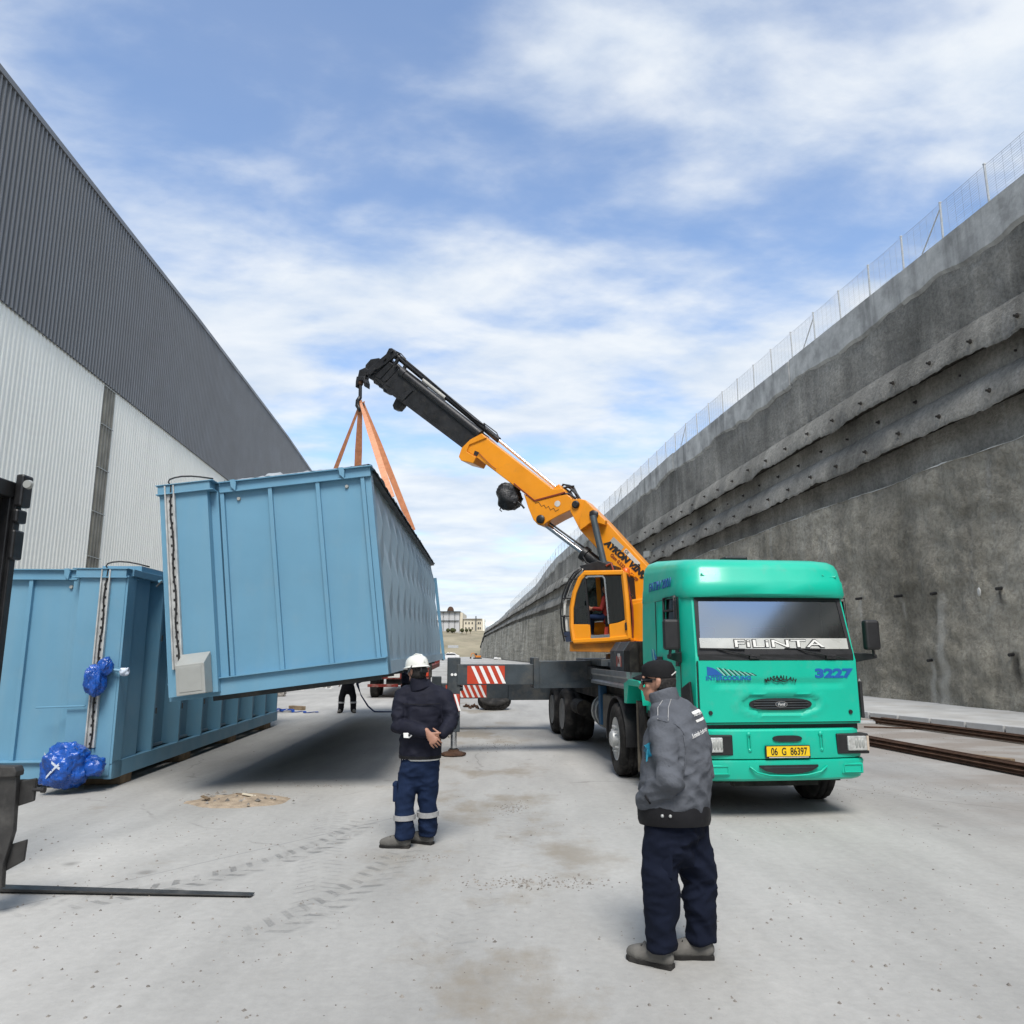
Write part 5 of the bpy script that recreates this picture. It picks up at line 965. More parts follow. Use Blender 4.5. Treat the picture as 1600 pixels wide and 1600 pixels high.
# superstructure body and turntable
slab('slew_body', [(977, 938), (1004, 934), (1060, 955), (1075, 1000), (985, 1006), (978, 995)], .55, -.75, yellow, bevel=.03)
slab('slew_housing', [(984, 945), (1003, 940), (1010, 1003), (984, 1001)], .62, .55, yellow, bevel=.01); btext('body_mark', 'U', galvgrey, (0, 0), (0, 0), 1, .1) if False else None
MB().lathe([(.85, 0), (.85, .12), (.72, .14), (.72, .34), (0, .34)], CP + V((0, 0, 1.66)), (0, 0, 1), 36).build('slew_ring', mat('rusty orange drum', (.46, .165, .01), .55, var=.25, scale=3, dirt=((.16, .08, .03), .5, 4)), tk, world=True, smooth=40)
slab('cab_support', [(890, 1003), (925, 1001), (985, 1000), (985, 1020), (890, 1018)], .90, -.2, MATS['rusty orange drum'], bevel=.01)
rod('hydraulic_hose', [(979, 900), (984, 930), (988, 950), (989, 975), (988, 998)], .018, redprint, .70); MB().ext([B(u, v, .66) for u, v in ((981, 924), (990, 931), (981, 938))], CN * .05).build('work_lamp', black, tk, world=True)
bc = B(978, 897.5, .60); MB().lathe([(.07, -.05), (.075, .0), (.07, .09), (.04, .12), (0, .125)], bc, (0, 0, 1), 14).build('beacon', amber, tk, world=True, smooth=50)
# operator cab
NR, FR = .95, .22
side = [(895.5, 1002), (892.5, 978), (892, 950), (896, 925), (905, 902), (913, 894.5), (974, 893.5), (977, 905), (980, 938), (982, 968), (983, 997), (952, 999)]
def cabbar(name, px, r, off, m=yellow): return MB().tube([B(u, v, off) for u, v in px], r, 6).build(name, m, tk, world=True, smooth=50)
for off in (NR, FR):
    cabbar('cab_pillar', [(897, 1002), (893.5, 978), (893.5, 950), (898, 926), (907, 904), (914.5, 896)], .045, off); cabbar('cab_roof_rail', [(913, 896), (974, 895)], .05, off); cabbar('cab_pillar', [(974.5, 895), (979, 938), (981, 968), (983, 997)], .05, off); cabbar('cab_sill', [(897, 1002), (952, 999), (983, 996)], .05, off)
MB().ext([B(u, v, NR) for u, v in ((912, 893), (975, 892), (976, 896), (911, 897))], -CN * (NR - FR)).build('cab_roof', yellow, tk, world=True, bevel=.02)
MB().ext([B(u, v, NR) for u, v in ((895, 1001), (983, 996), (984, 1000), (896, 1005))], -CN * (NR - FR)).build('cab_floor', yellow, tk, world=True, bevel=.01)
MB().ext([B(u, v, NR - .01) for u, v in ((976, 898), (983, 996), (980, 996), (973, 898))], -CN * (NR - FR)).build('cab_rear_wall', seatm, tk, world=True)
slab('cab_side_panel', [(895, 975.5), (921.5, 975.5), (923, 1001), (898.5, 1003)], NR + .02, NR - .02, yellow, bevel=.006); slab('cab_side_panel', [(951.5, 975.5), (965, 973), (981, 967), (983.5, 996), (953, 998.5)], NR + .02, NR - .02, yellow, bevel=.006); slab('cab_side_panel', [(895, 975), (983, 968), (983, 997), (898, 1003)], FR + .01, FR - .01, yellow)
slab('cab_door_pillar', [(912.5, 900), (915, 900), (922, 976), (919, 976)], NR + .02, NR - .02, black, bevel=0); slab('cab_door_frame', [(914, 902), (918, 899.5), (942, 899), (945.5, 903), (952, 975), (950, 975), (943.5, 904.5), (941, 901.5), (919, 902), (916, 904.5)], NR + .03, NR, MATS['bright piston rod'], bevel=0)
slab('cab_header', [(911, 897), (975, 896), (975.5, 899.5), (908, 900.5)], NR + .022, NR - .02, mat('dark maroon seal', (.05, .012, .01), .6), bevel=0)
slab('cab_front_window', [(896.5, 975), (895.5, 955), (899, 930), (906, 908), (912, 899.5), (919, 975)], NR + .004, NR - .004, cabglass, bevel=0); slab('cab_rear_window', [(944.5, 899.5), (974, 899.5), (977.5, 925), (980, 966), (965, 972), (952, 974.5)], NR + .008, NR - .004, sideglass, bevel=0)
slab('cab_far_window', [(896.5, 975), (895.5, 955), (899, 930), (906, 908), (912, 899.5), (974, 899.5), (980, 966)], FR + .004, FR - .004, cabglass, bevel=0)
fp = [(893, 1000), (891.5, 978), (892, 950), (896, 925), (905, 903), (913, 895)]; MB().loft([[B(u, v, NR - .03) for u, v in fp], [B(u, v, FR + .03) for u, v in fp]], cap=False, close=False).build('cab_windscreen', cabglass, tk, world=True, smooth=180)
slab('door_handle', [(976, 973), (979, 972), (980, 984), (977, 985)], NR + .05, NR + .02, black, bevel=.004); slab('cab_sticker', [(945, 980), (951, 979), (951, 992), (944, 992)], NR - .1, NR - .11, red, bevel=0)
slab('cab_threshold', [(923, 993), (952, 991), (953, 997), (923, 999)], NR + .03, NR - .1, alu, bevel=.003); slab('far_pillar', [(930, 900), (937, 900), (940, 950), (934, 950)], FR + .06, FR, yellow, bevel=0)
# guard bars and wiper frame before the cab front
for k, (dx, off, r, m) in enumerate(((0, NR + .02, .014, black), (5, NR - .10, .02, black), (7, NR - .22, .012, offwhite), (4, FR + .05, .016, black))):
    g_ = MB().tube([B(u + dx, v, off) for u, v in ((882, 1002), (877.5, 980), (876, 955), (879, 930), (886, 911), (896, 896), (904, 889))], r, 6).build('cab_guard_bar', m, tk, world=True, smooth=180)
for v, u in ((963, 876.5), (935, 879), (905, 890), (994, 880)): MB().tube([B(u, v, NR), B(u + 14, v, NR - .04)], .012, 5).build('guard_bracket', black, tk, world=True)
MB().ext([B(u, v, NR - .06) for u, v in ((881, 940), (884.5, 936), (884, 960), (880.5, 962))], CN * .01).build('guard_plate', offwhite, tk, world=True); MB().ext([B(u, v, NR - .06) for u, v in ((883, 966), (886.5, 966), (888, 986), (884.5, 986))], CN * .01).build('guard_plate', offwhite, tk, world=True); MB().ext([B(u, v, NR - .06) for u, v in ((882, 988), (894, 986), (896, 1002), (886, 1003))], CN * .05).build('cab_step', mat('dark blue step', (.02, .03, .06), .5), tk, world=True)
MB().ext([B(u, v, NR - .2) for u, v in ((882, 904), (889, 903), (888, 909), (881, 909))], CN * .04).build('cab_mirror', galvgrey, tk, world=True)
slab('console', [(899, 950), (914, 946), (916, 976), (900, 977)], .8, .35, seatm); slab('operator_seat', [(944, 962), (966, 960), (968, 985), (946, 986)], .78, .35, seatm, bevel=.03); slab('operator_seat_back', [(958, 925), (968, 920), (971, 962), (960, 964)], .76, .38, seatm, bevel=.03)
# hook block
HB = B(562.5, 600, 0)
slab('hook_link', [(571, 570), (579, 561), (592, 559), (596, 563), (590, 572), (580, 576), (575, 587), (569, 585)], .06, -.06, blacksteel); slab('hook_link', [(571, 583), (575, 577), (570, 574), (561, 578), (558.5, 590), (566, 594), (571, 590)], .075, -.075, blacksteel)
slab('hook_clevis', [(557, 588), (569, 588), (571.5, 597), (571, 605), (568.5, 603), (567, 594), (560, 594), (557.5, 603), (555, 605), (555.5, 596)], .09, -.09, blacksteel); MB().ell(B(563, 598, 0), (.075, .075, .09), n=12, m=8).build('hook_swivel', rust, tk, world=True, smooth=180)
rod('hook_shank', [(563, 602), (562.8, 622)], .04, blacksteel, 0); MB().tube([B(u, v, 0) for u, v in ((563, 620), (559.5, 626), (559, 634), (562, 640), (566.5, 637), (567.5, 630))], [.045, .055, .06, .055, .045, .025], 8).build('hook', blacksteel, tk, world=True, smooth=180)
hk = B(563, 631, 0)
# orange lifting straps from hook to module
HM = mat_of(hang); webpale = mat('pale orange webbing', (.60, .29, .17), .85, var=.15, scale=12)
def strap(label, end, wdt, sag=0, start=(0, 0, 0), fold=None, m=None):
    a = hk + V(start); e_ = HM @ V(end); d = (e_ - a); t = thing('lifting_strap', label, 'lifting strap', a, 0, group='orange straps lifting the module'); sd = d.cross(V((0, 1, 0)) if fold is None else V(fold)).normalized(); nn_ = sd.cross(d).normalized(); rows = []
    for i in range(13):
        k = i / 12; p = d * k + V((0, 0, -sag * math.sin(math.pi * k))); w_ = wdt * (.55 + .45 * min(1, k * 3)); tw = .25 * math.sin(k * 5 + wdt * 40); s_ = sd * math.cos(tw) + nn_ * math.sin(tw)
        n_ = d.normalized().cross(s_); rows.append([p - s_ * w_ / 2 - n_ * .004, p + s_ * w_ / 2 - n_ * .004, p + s_ * w_ / 2 + n_ * .004, p - s_ * w_ / 2 + n_ * .004])
    MB().loft(rows).build('webbing', m or webbing, t, smooth=30)
    MB().loft([[q + n2 for q, n2 in zip(r, (V((0, 0, 0)),) * 4)] for r in [[p * 1.0 for p in rows[0]], [p + V((0, 0, .06)) for p in rows[0]]]]).build('strap_loop', webbing, t)
    return t
strap('thin orange strap slanting down left to the far edge of the hanging module', (.10, 7.6, H1 + .05), .10)
strap('orange strap hanging almost straight down behind the top edge of the hanging module', (1.42, 7.0, H1 + .04), .16, fold=(0, 1, 0))
strap('pale orange strap reaching the right top edge of the hanging module nearest its corner', (W1 + .03, 2.1, H1 - .03), .115, start=(.02, -.05, 0), m=webpale)
strap('darker orange strap reaching furthest along the right top edge of the hanging module', (W1 + .03, 5.75, H1 - .03), .13, start=(.06, .03, 0))
# ------------------------------------------------------------------ people
def fuse(name, b, m, parent, vox, smooth=4, wr=None, ratio=None):
    """melt overlapping closed pieces into one continuous surface, soften it, then add cloth folds"""
    me = b.mesh(name, m, 180); o = bpy.data.objects.new('tmp', me); C.objects.link(o)
    r = o.modifiers.new('r', 'REMESH'); r.mode = 'VOXEL'; r.voxel_size = vox
    s = o.modifiers.new('s', 'SMOOTH'); s.factor = .5; s.iterations = smooth
    dg = bpy.context.evaluated_depsgraph_get(); me2 = bpy.data.meshes.new_from_object(o.evaluated_get(dg)); bpy.data.objects.remove(o); bpy.data.meshes.remove(me)
    me2.name = name; me2.materials.clear(); me2.materials.append(m)
    if wr:
        no = [v.normal.copy() for v in me2.vertices]
        for v, n in zip(me2.vertices, no): v.co += n * wr(v.co)
    me2.polygons.foreach_set('use_smooth', [True] * len(me2.polygons)); return put(name, me2, parent)
def folds(amp, kx=3.0, kz=9.0, seed=0, areas=()):
    """creases run across the limb, stronger near the listed joints"""
    def f(p):
        q = V((p.x * kx + seed, p.y * kx, p.z * kz + (p.x + p.y) * 5)); w_ = noise.noise(q * .6) * .8
        a = 1 - 2.4 * abs(noise.noise(q + V((w_, w_, 0)))); c = 1 - 2.4 * abs(noise.noise(V((p.x * 7 + p.z * 6, p.y * 7 + seed, p.z * 15 - p.x * 6))))
        k = .5 + sum(max(0, 1 - (p - V(q2)).length / r) for q2, r in areas); return amp * k * (max(a, -.6) * .9 + max(c, -.6) * .5 - .3)
    return f
def finger(b, base, d, bend_ax, L, r, bends):
    p = V(base); d = V(d).normalized(); pts = [p.copy()]
    for l, a in zip((.45, .32, .23), bends): d = Matrix.Rotation(a, 3, bend_ax) @ d; p = p + d * L * l; pts.append(p.copy())
    b.tube(pts, [r, r * .96, r * .88, r * .74], 8, dome=True)
def hand(b, wrist, d, across, curl, s=1.0, flip=1):
    """palm with five bent fingers; across points from little finger to index"""
    w0, d = V(wrist), V(d).normalized(); ac = V(across); ac = (ac - d * ac.dot(d)).normalized(); n = d.cross(ac) * flip
    k = w0 + d * .085 * s
    b.tube([w0 - d * .03, w0, w0 + d * .045 * s, k], [(.021, .027), (.020, .029), (.016, .041), (.014, .040)], 12, ref=n, dome=True)
    ax = d.cross(n)
    for i, (L, of) in enumerate(((.062, -.036), (.078, -.012), (.084, .012), (.075, .035))): finger(b, k + ac * of * s - d * .008, (d + ac * of * 1.0).normalized(), ax, L * s, .0086 * s, (curl * .7, curl, curl * .7))
    td = (d * .6 + ac * .75 + n * .25).normalized(); finger(b, w0 + d * .025 * s + ac * .024 * s, td, ax, .072 * s, .0112 * s, (curl * .2, curl * .4, curl * .35))
def head(b, c, R, s=1.0):
    """c = centre of the skull, face towards -y of R"""
    c = V(c); P = lambda x, y, z: c + R @ V((x * s, y * s, z * s))
    b.ell(c + R @ V((0, .008, .018)), (.076 * s, .097 * s, .098 * s), R, 20, 14); b.ell(P(0, -.038, -.062), (.056 * s, .058 * s, .066 * s), R, 16, 12)
    b.ell(P(0, -.075, -.098), (.026 * s, .022 * s, .018 * s), R, 10, 8)
    b.tube([P(0, -.088, .022), P(0, -.104, -.008), P(0, -.118, -.030), P(0, -.100, -.042)], [.010 * s, .012 * s, .0165 * s, .012 * s], 8, dome=True)
    b.tube([P(-.05, -.072, .032), P(-.018, -.092, .030), P(.018, -.092, .030), P(.05, -.072, .032)], .012 * s, 8, dome=True)
    b.tube([P(-.024, -.088, -.066), P(0, -.097, -.064), P(.024, -.088, -.066)], [.006 * s, .009 * s, .006 * s], 8, dome=True); b.tube([P(-.02, -.087, -.077), P(0, -.094, -.078), P(.02, -.087, -.077)], [.006 * s, .009 * s, .006 * s], 8, dome=True)
    for q in (-1, 1):
        b.tube([P(q * .076, .022, .022), P(q * .084, .030, .010), P(q * .082, .022, -.018), P(q * .074, .010, -.036)], [(.013 * s, .007 * s), (.019 * s, .008 * s), (.016 * s, .008 * s), (.009 * s, .006 * s)], 8, ref=R @ V((0, 1, 0)), dome=True)
        b.ell(P(q * .046, -.052, -.022), (.022 * s, .018 * s, .022 * s), R, 10, 8)
    b.tube([P(0, .02, -.06), P(0, .022, -.12), P(0, .015, -.17)], [.056 * s, .054 * s, .056 * s], 14, dome=True)
def eyes(par, c, R, s=1.0):
    for q in (-1, 1):
        o = MB().ell(V(c) + R @ V((q * .031 * s, -.082 * s, .008 * s)), (.012, .011, .0095), R, 10, 8).build('eye', white, par, smooth=180); MB().ell(V(c) + R @ V((q * .031 * s, -.092 * s, .008 * s)), (.005, .003, .005), R, 8, 6).build('iris', blackprint, o)
def shoe(par, heel, yaw, s=1.0):
    h = V(heel); R = Matrix.Rotation(yaw, 3, 'Z'); b = MB(); P = lambda x, y, z: h + R @ V((x * s, y * s, z * s))
    b.tube([P(0, .02, .055), P(0, -.05, .062), P(0, -.11, .058), P(0, -.165, .048), P(0, -.20, .044)], [(.054, .042), (.062, .046), (.056, .051), (.048, .053), (.040, .044)], 14, ref=(0, 0, 1), dome=True); b.tube([P(0, 0, .04), P(0, .0, .115)], [(.05, .044), (.055, .046)], 14, ref=R @ V((0, 1, 0)))
    o = fuse('shoe', b, shoeg, par, .009, 3); q = [(-.034, .06), (.034, .06), (.042, -.01), (.040, -.07), (.052, -.14), (.046, -.205), (.022, -.238), (-.022, -.238), (-.046, -.205), (-.052, -.14), (-.040, -.07), (-.042, -.01)]
    MB().prism([P(x, y, .0) for x, y in q], [P(x * .97, y, .026) for x, y in q]).build('sole', rubber, o, bevel=.004); MB().tube([P(-.03, -.08, .112), P(.03, -.095, .110), P(-.03, -.11, .106), P(.03, -.13, .102)], .004, 5).build('lace', blackprint, o)
    return o
# --- man in the white hard hat, hands joined behind his back
f0 = (gp(628, 1327) + gp(664, 1318)) / 2
p1 = thing('person', 'man in white hard hat and dark navy jacket standing with hands joined behind his back', 'person', f0, 0, group='men watching the lift')
ls = 1.0
hc1 = V((-.005, -.01, 1.64)); hr1 = Matrix.Rotation(rad(180 + 42), 3, 'Z') @ Matrix.Rotation(rad(6), 3, 'X')
sh = {'L': V((-.135, .02, 1.40)), 'R': V((.265, .03, 1.39))}; el = {'L': V((-.165, -.10, 1.13)), 'R': V((.345, -.05, 1.17))}; wr_ = {'L': V((.135, -.255, 1.075)), 'R': V((.275, -.20, 1.045))}
b = MB(); head(b, hc1, hr1)
b.tube([(.05, .03, 1.50), (.06, .02, 1.40), (.055, .02, 1.1), (.04, .01, .9)], [(.06, .06), (.09, .14), (.10, .14), (.11, .15)], 14, ref=(0, 1, 0), dome=True)
for k, fx in (('L', -.095), ('R', .125)):
    b.tube([sh[k], el[k], wr_[k]], [.045, .038, .024], 10, dome=True); b.tube([(.04 + (fx - .04) * .7, .01, .88), (fx, fx * .2, .48), (fx, .085 if fx > 0 else -.05, .11)], [.06, .036, .028], 10, dome=True)
hand(b, wr_['L'] + V((.01, -.015, 0)), (.62, -.14, -.76), (.76, 0, .62), .46, 1.12, -1)
hand(b, wr_['R'] + V((.0, .0, .01)), (-.85, -.10, -.30), (-.3, -.2, .9), .25, .98, 1)
body = fuse('body', b, skin, p1, .0043, 3); eyes(p1, hc1, hr1)
# jacket
b = MB()
b.tube([(.045, .01, 1.545), (.05, .02, 1.50), (.058, .025, 1.45), (.06, .02, 1.38), (.06, .01, 1.25), (.052, .0, 1.10), (.045, -.005, .96), (.045, -.01, .86), (.045, -.01, .825)], [(.068, .075), (.085, .11), (.115, .20), (.14, .225), (.155, .215), (.155, .205), (.15, .205), (.15, .205), (.148, .20)], 22, ref=(0, 1, 0))
for k in 'LR':
    d = 1 if k == 'R' else -1
    b.tube([sh[k] + V((-d * .06, 0, .03)), sh[k] + V((d * .005, -.005, -.005)), (sh[k] + el[k]) / 2 + V((d * .012, 0, 0)), el[k], (el[k] + wr_[k]) / 2, el[k].lerp(wr_[k], .88)], [.085, .092, .082, .074, .066, .055], 16, dome=True)
jk = fuse('jacket', b, jacketnavy, p1, .0105, 5, folds(.015, 3, 8, 2, [(el['L'], .2), (el['R'], .2), (V((.05, -.1, 1.0)), .2), (V((-.1, -.1, 1.3)), .15)]))
b = MB(); b.tube([(.034, -.0, 1.47), (.016, -.008, 1.53), (.006, -.012, 1.588)], [(.105, .115), (.088, .088), (.082, .078)], 18, ref=(0, 1, 0)); fuse('collar', b, jacketnavy, jk, .009, 3)
MB().tube([(.045, -.01, .815), (.045, -.01, .845)], [(.153, .205), (.156, .209)], 22, ref=(0, 1, 0)).build('waistband', darkhem, jk, smooth=60); MB().tube([(.05, -.01, .80), (.05, -.01, .835)], [(.138, .185), (.14, .188)], 22, ref=(0, 1, 0)).build('shirt_hem', white, p1, smooth=60)
cuff = el['L'].lerp(wr_['L'], .78); MB().tube([cuff, el['L'].lerp(wr_['L'], .95)], [.056, .050], 14).build('cuff', jacketnavy, jk, smooth=180)
wl = el['L'].lerp(wr_['L'], .45) + V((.0, -.052, -.045)); pts = [(-.065, .010), (-.06, -.035), (-.005, -.038), (.055, .02), (.075, .075), (.062, .06), (.03, .025), (-.02, .012)]
MB().prism([wl + V((x, -.006 - .3 * x * 0, z)) for x, z in pts], [wl + V((x, .0, z)) for x, z in pts]).build('white_lining', white, jk, bevel=.003); MB().ell(wl + V((-.005, -.012, -.008)), (.012, .008, .012), n=8, m=6).build('lining_tear', blackprint, jk)
MB().tube([(-.12, -.128, 1.335), (.06, -.148, 1.325), (.24, -.125, 1.335)], .0035, 5).build('back_seam', darkhem, jk)
# trousers
b = MB(); b.tube([(.045, -.005, .88), (.045, -.005, .80), (.042, -.005, .70), (.04, -.005, .64)], [(.125, .175), (.135, .19), (.135, .188), (.11, .165)], 20, ref=(0, 1, 0), dome=True)
for fx, dy, top in ((-.088, -.05, -.045), (.125, .08, .135)):
    b.tube([(top, -.0, .76), (top * .6 + fx * .4, .0, .62), (fx - .005, dy * .4, .45), (fx, dy * .7, .28), (fx + .002, dy * .95, .15), (fx + .002, dy, .085)], [(.125, .105), (.118, .105), (.103, .094), (.096, .087), (.088, .081), (.084, .078)], 18, ref=(0, 1, 0))
tr = fuse('trousers', b, trnavy, p1, .0105, 5, folds(.017, 2.5, 7, 5, [(V((-.09, 0, .14)), .2), (V((.13, 0, .14)), .2), (V((.04, -.1, .65)), .2)]))
for fx, dy, z in ((-.088, -.05, .275), (.125, .08, .29)): MB().tube([(fx - .001, dy * .68, z - .022), (fx - .002, dy * .66, z + .022)], [(.118, .108), (.119, .109)], 20, ref=(0, 1, 0)).build('reflective_band', reflect, tr, smooth=60)
MB().box((-.183, -.01, .50), (.04, .12, .17)).build('cargo_pocket', trnavy, tr, bevel=.01); MB().box((-.187, -.01, .575), (.042, .13, .035)).build('pocket_flap', trnavy, tr, bevel=.008)
shoe(p1, (-.085, -.055, 0), rad(-97)); shoe(p1, (.125, .085, 0), rad(-118))
# hard hat with brim, ridge, suspension and rear knob
hz = lambda x, y, z: hc1 + hr1 @ V((x, y, z)); hb = MB(); rings = []
for j, (z, k) in enumerate(((.045, 1.0), (.075, .99), (.105, .93), (.132, .78), (.150, .55), (.158, .28), (.160, .05))):
    rings.append([hz(.108 * k * math.cos(t), .004 + .134 * k * math.sin(t), z) for t in (2 * math.pi * i / 28 for i in range(28))])
hat = hb.loft(rings).build('hard_hat', helm, p1, smooth=60)
br = [[hz(.108 * k * math.cos(t), .004 + (.134 * k - e_ * max(0, -math.sin(t)) ** 2 * -1) * math.sin(t), z) for t in (2 * math.pi * i / 28 for i in range(28))] for k, z, e_ in ((.97, .052, 0), (1.10, .040, .03), (1.12, .036, .035), (1.10, .032, .03), (.97, .040, 0))]
MB().loft(br, cap=False).build('brim', helm, hat, smooth=60); MB().tube([hz(0, -.135, .07), hz(0, -.09, .145), hz(0, 0, .166), hz(0, .09, .150), hz(0, .138, .075)], [.008, .011, .012, .011, .008], 8).build('ridge', helm, hat, smooth=180)
MB().loft([[hz(.085 * math.cos(t), .008 + .108 * math.sin(t), z) for t in (2 * math.pi * i / 24 for i in range(24))] for z in (.0, .05)]).build('headband', black, hat, smooth=60); MB().box(hz(0, .118, .0), (.09, .03, .05), hr1).build('rear_knob', black, hat, bevel=.012)
MB().tube([hz(.10, .06, .05), hz(.14, .09, .02), hz(.17, .08, -.03)], .006, 5).build('ear_muff_wire', black, hat)
hr_ = MB(); hr_.loft([[hz(.079 * k * math.cos(t), .018 + .097 * k * math.sin(t), z) for t in (math.pi * (-.12 + 1.24 * i / 20) for i in range(21))] for z, k in ((.05, 1.02), (.0, 1.03), (-.04, .95), (-.075, .80))], cap=False, close=False); h_ = hr_.build('hair', hair, p1, smooth=180); s_ = h_.modifiers.new('t', 'SOLIDIFY'); s_.thickness = .012
# --- man in grey work jacket and black cap, nearest the camera
D2 = 4.92; c2 = atY(1064, 1474, D2); p2 = thing('person', 'man in grey work jacket and black cap standing nearest, hands in his pockets', 'person', (c2.x, D2, 0), 0, group='men watching the lift')
hc2 = V((-.075, .05, 1.645)); hr2 = Matrix.Rotation(rad(-90 - 27), 3, 'Z') @ Matrix.Rotation(rad(4), 3, 'X')
b = MB(); head(b, hc2, hr2, 1.02); b.tube([(-.02, .04, 1.48), (.0, .03, 1.36), (.0, 0, 1.1), (0, 0, .9)], [(.06, .06), (.10, .12), (.12, .13), (.12, .14)], 14, ref=(0, 1, 0), dome=True)
SA, EA, HA = V((-.085, -.12, 1.39)), V((-.085, -.25, 1.08)), V((-.205, -.085, .945)); SB, EB, HB2 = V((.13, .13, 1.39)), V((.215, .16, 1.07)), V((.02, .21, .94))
for a, e_, h_ in ((SA, EA, HA), (SB, EB, HB2)): b.tube([a, e_, h_], [.045, .038, .026], 10, dome=True)
hand(b, HA, (.75, .6, -.25), (-.1, .3, .9), .3, .85); hand(b, HB2, (-.2, -.2, -.9), (-.5, -.3, .3), .3, .9)
lg_ = [((-.07, -.06), (-.125, -.07), (-.125, -.04)), ((.065, .06), (.135, .06), (.15, .10))]
for (hx, hy), (kx, ky), (ax_, ay) in lg_: b.tube([(hx, hy, .88), (kx, ky, .50), (ax_, ay, .10)], [.06, .038, .03], 10, dome=True)
fuse('body', b, skin, p2, .0065, 3); eyes(p2, hc2, hr2)
b = MB(); tw = Matrix.Rotation(rad(50), 3, 'Z'); rf = tw @ V((0, 1, 0))
b.tube([(-.045, .03, 1.56), (-.035, .03, 1.52), (-.02, .025, 1.47), (.015, .02, 1.42), (.025, .01, 1.30), (.015, .0, 1.15), (.0, .0, 1.02), (.0, .0, .92), (.0, .0, .875)], [(.075, .078), (.09, .105), (.118, .17), (.155, .222), (.195, .235), (.21, .24), (.212, .242), (.205, .236), (.195, .226)], 24, ref=rf)
for a, e_, h_ in ((SA, EA, HA), (SB, EB, HB2)): b.tube([a.lerp(V((0, .02, 1.43)), .4), a, a.lerp(e_, .5), e_, e_.lerp(h_, .5), e_.lerp(h_, .95)], [.088, .094, .084, .074, .068, .058], 16, dome=True)
jk2 = fuse('jacket', b, jacketgrey, p2, .0095, 4, folds(.015, 3.2, 8, 9, [(EA, .22), (HA, .18), (V((.1, -.15, 1.2)), .25), (V((0, -.15, .95)), .2)]))
b = MB(); b.tube([(-.03, .03, 1.505), (-.055, .04, 1.595)], [(.092, .098), (.092, .095)], 20, ref=rf); fuse('collar', b, jacketgrey, jk2, .008, 3, folds(.004, 6, 12, 1))
hem = MB(); n_ = 40
def hemring(z0, k): return [V((-.012, 0, z0)) + tw @ V((.240 * k * math.cos(t), .210 * k * math.sin(t), .022 * math.cos(t + 2.6))) for t in (2 * math.pi * i / n_ for i in range(n_))]
hm = hem.loft([hemring(.795, .98), hemring(.82, 1.02), hemring(.885, 1.03), hemring(.912, 1.0)]).build('jacket_hem', darkhem, jk2, smooth=60)
hemp = lambda t, z: V((-.012, 0, z)) + tw @ V((.248 * math.cos(t), .217 * math.sin(t), .022 * math.cos(t + 2.6)))
for t in (rad(-166), rad(-154)): MB().ell(hemp(t, .862), (.010, .010, .010), n=10, m=6).build('snap_button', galv, hm)
def on_back(x, z):                # point on the back of the jacket seen from the camera: cast along +y onto the cloth
    ok, loc, nrm, _ = jk2.ray_cast(V((x, -1.2, z)), V((0, 1, 0)))
    return (loc, nrm) if ok else (V((x, -.2, z)), V((0, -1, 0)))
bpy.context.view_layer.update()
def patch_on(name, quad, m, par, nx=8, nz=3, lift=.0035):
    rows = []
    for j in range(nz + 1):
        r = []
        for i in range(nx + 1):
            u, v = i / nx, j / nz; q = (V(quad[0]) * (1 - u) + V(quad[1]) * u) * (1 - v) + (V(quad[3]) * (1 - u) + V(quad[2]) * u) * v; loc, nr = on_back(q.x, q.y); r.append(loc - V((0, lift + .001, 0)))
        rows.append(r)
    return MB().loft(rows, cap=False, close=False).build(name, m, par, smooth=180)
X2 = lambda u: (u - 1057) / 240.0
Z2 = lambda v: 1.84 + .00406 * (1017 - v)
def pq(*pts): return [(X2(u) + .0, Z2(v), 0) for u, v in pts]
patch_on('logo_bar', pq((1080, 1108.5), (1098, 1105.5), (1099, 1109.5), (1082, 1112)), white, jk2); patch_on('logo_bar', pq((1085.5, 1120.5), (1102.5, 1117), (1103.5, 1120.5), (1087.5, 1124)), white, jk2)
def cloth_text(name, s, p0, p1, h, m, bold=0):
    t = text(name, s, m, jk2, (0, 0, 0), (1, 0, 0), (0, 1, 0), width=1, height=1, bold=bold, ext=0)
    (x0, z0), (x1, z1) = (X2(p0[0]), Z2(p0[1])), (X2(p1[0]), Z2(p1[1]))
    for v in t.data.vertices:
        x, z = x0 + (x1 - x0) * v.co.x, z0 + (z1 - z0) * v.co.x + h * v.co.y; loc, _ = on_back(x, z); v.co = loc - V((0, .005, 0))
    return t
cloth_text('logo_lettering', 'Atlas Copco', (1084, 1116.5), (1101, 1113.5), .026, white, .02); cloth_text('motto_lettering', 'Sustainable Productivity', (1075, 1147), (1105, 1139), .034, white, .01)
def seam(pts, m, r=.003, name='seam'):
    q = [on_back(X2(u), Z2(v))[0] - V((0, .003, 0)) for u, v in pts]; MB().tube(q, r, 5).build(name, m, jk2, smooth=180)
seam([(1053, 1090), (1046, 1102), (1040, 1119)], reflect); seam([(1040, 1092), (1032, 1103), (1026, 1117)], reflect); seam([(1026, 1118), (1036, 1120), (1050, 1124), (1058, 1130), (1063, 1140)], jacketgrey); seam([(1062, 1140), (1064, 1160), (1062, 1180), (1056, 1200)], jacketgrey, .004); seam([(1018, 1175), (1035, 1180), (1058, 1184)], jacketgrey); seam([(1004, 1226), (1008, 1232), (1011, 1237)], darkhem, .006)
patch_on('sleeve_patch', pq((1008, 1160), (1016, 1152), (1015, 1172), (1006, 1178)), teal, jk2, 10, 10, .008)
b = MB(); b.tube([(0, .0, .90), (0, .0, .82), (.002, 0, .74), (.0, 0, .68)], [(.15, .19), (.16, .20), (.155, .195), (.12, .17)], 20, ref=rf, dome=True)
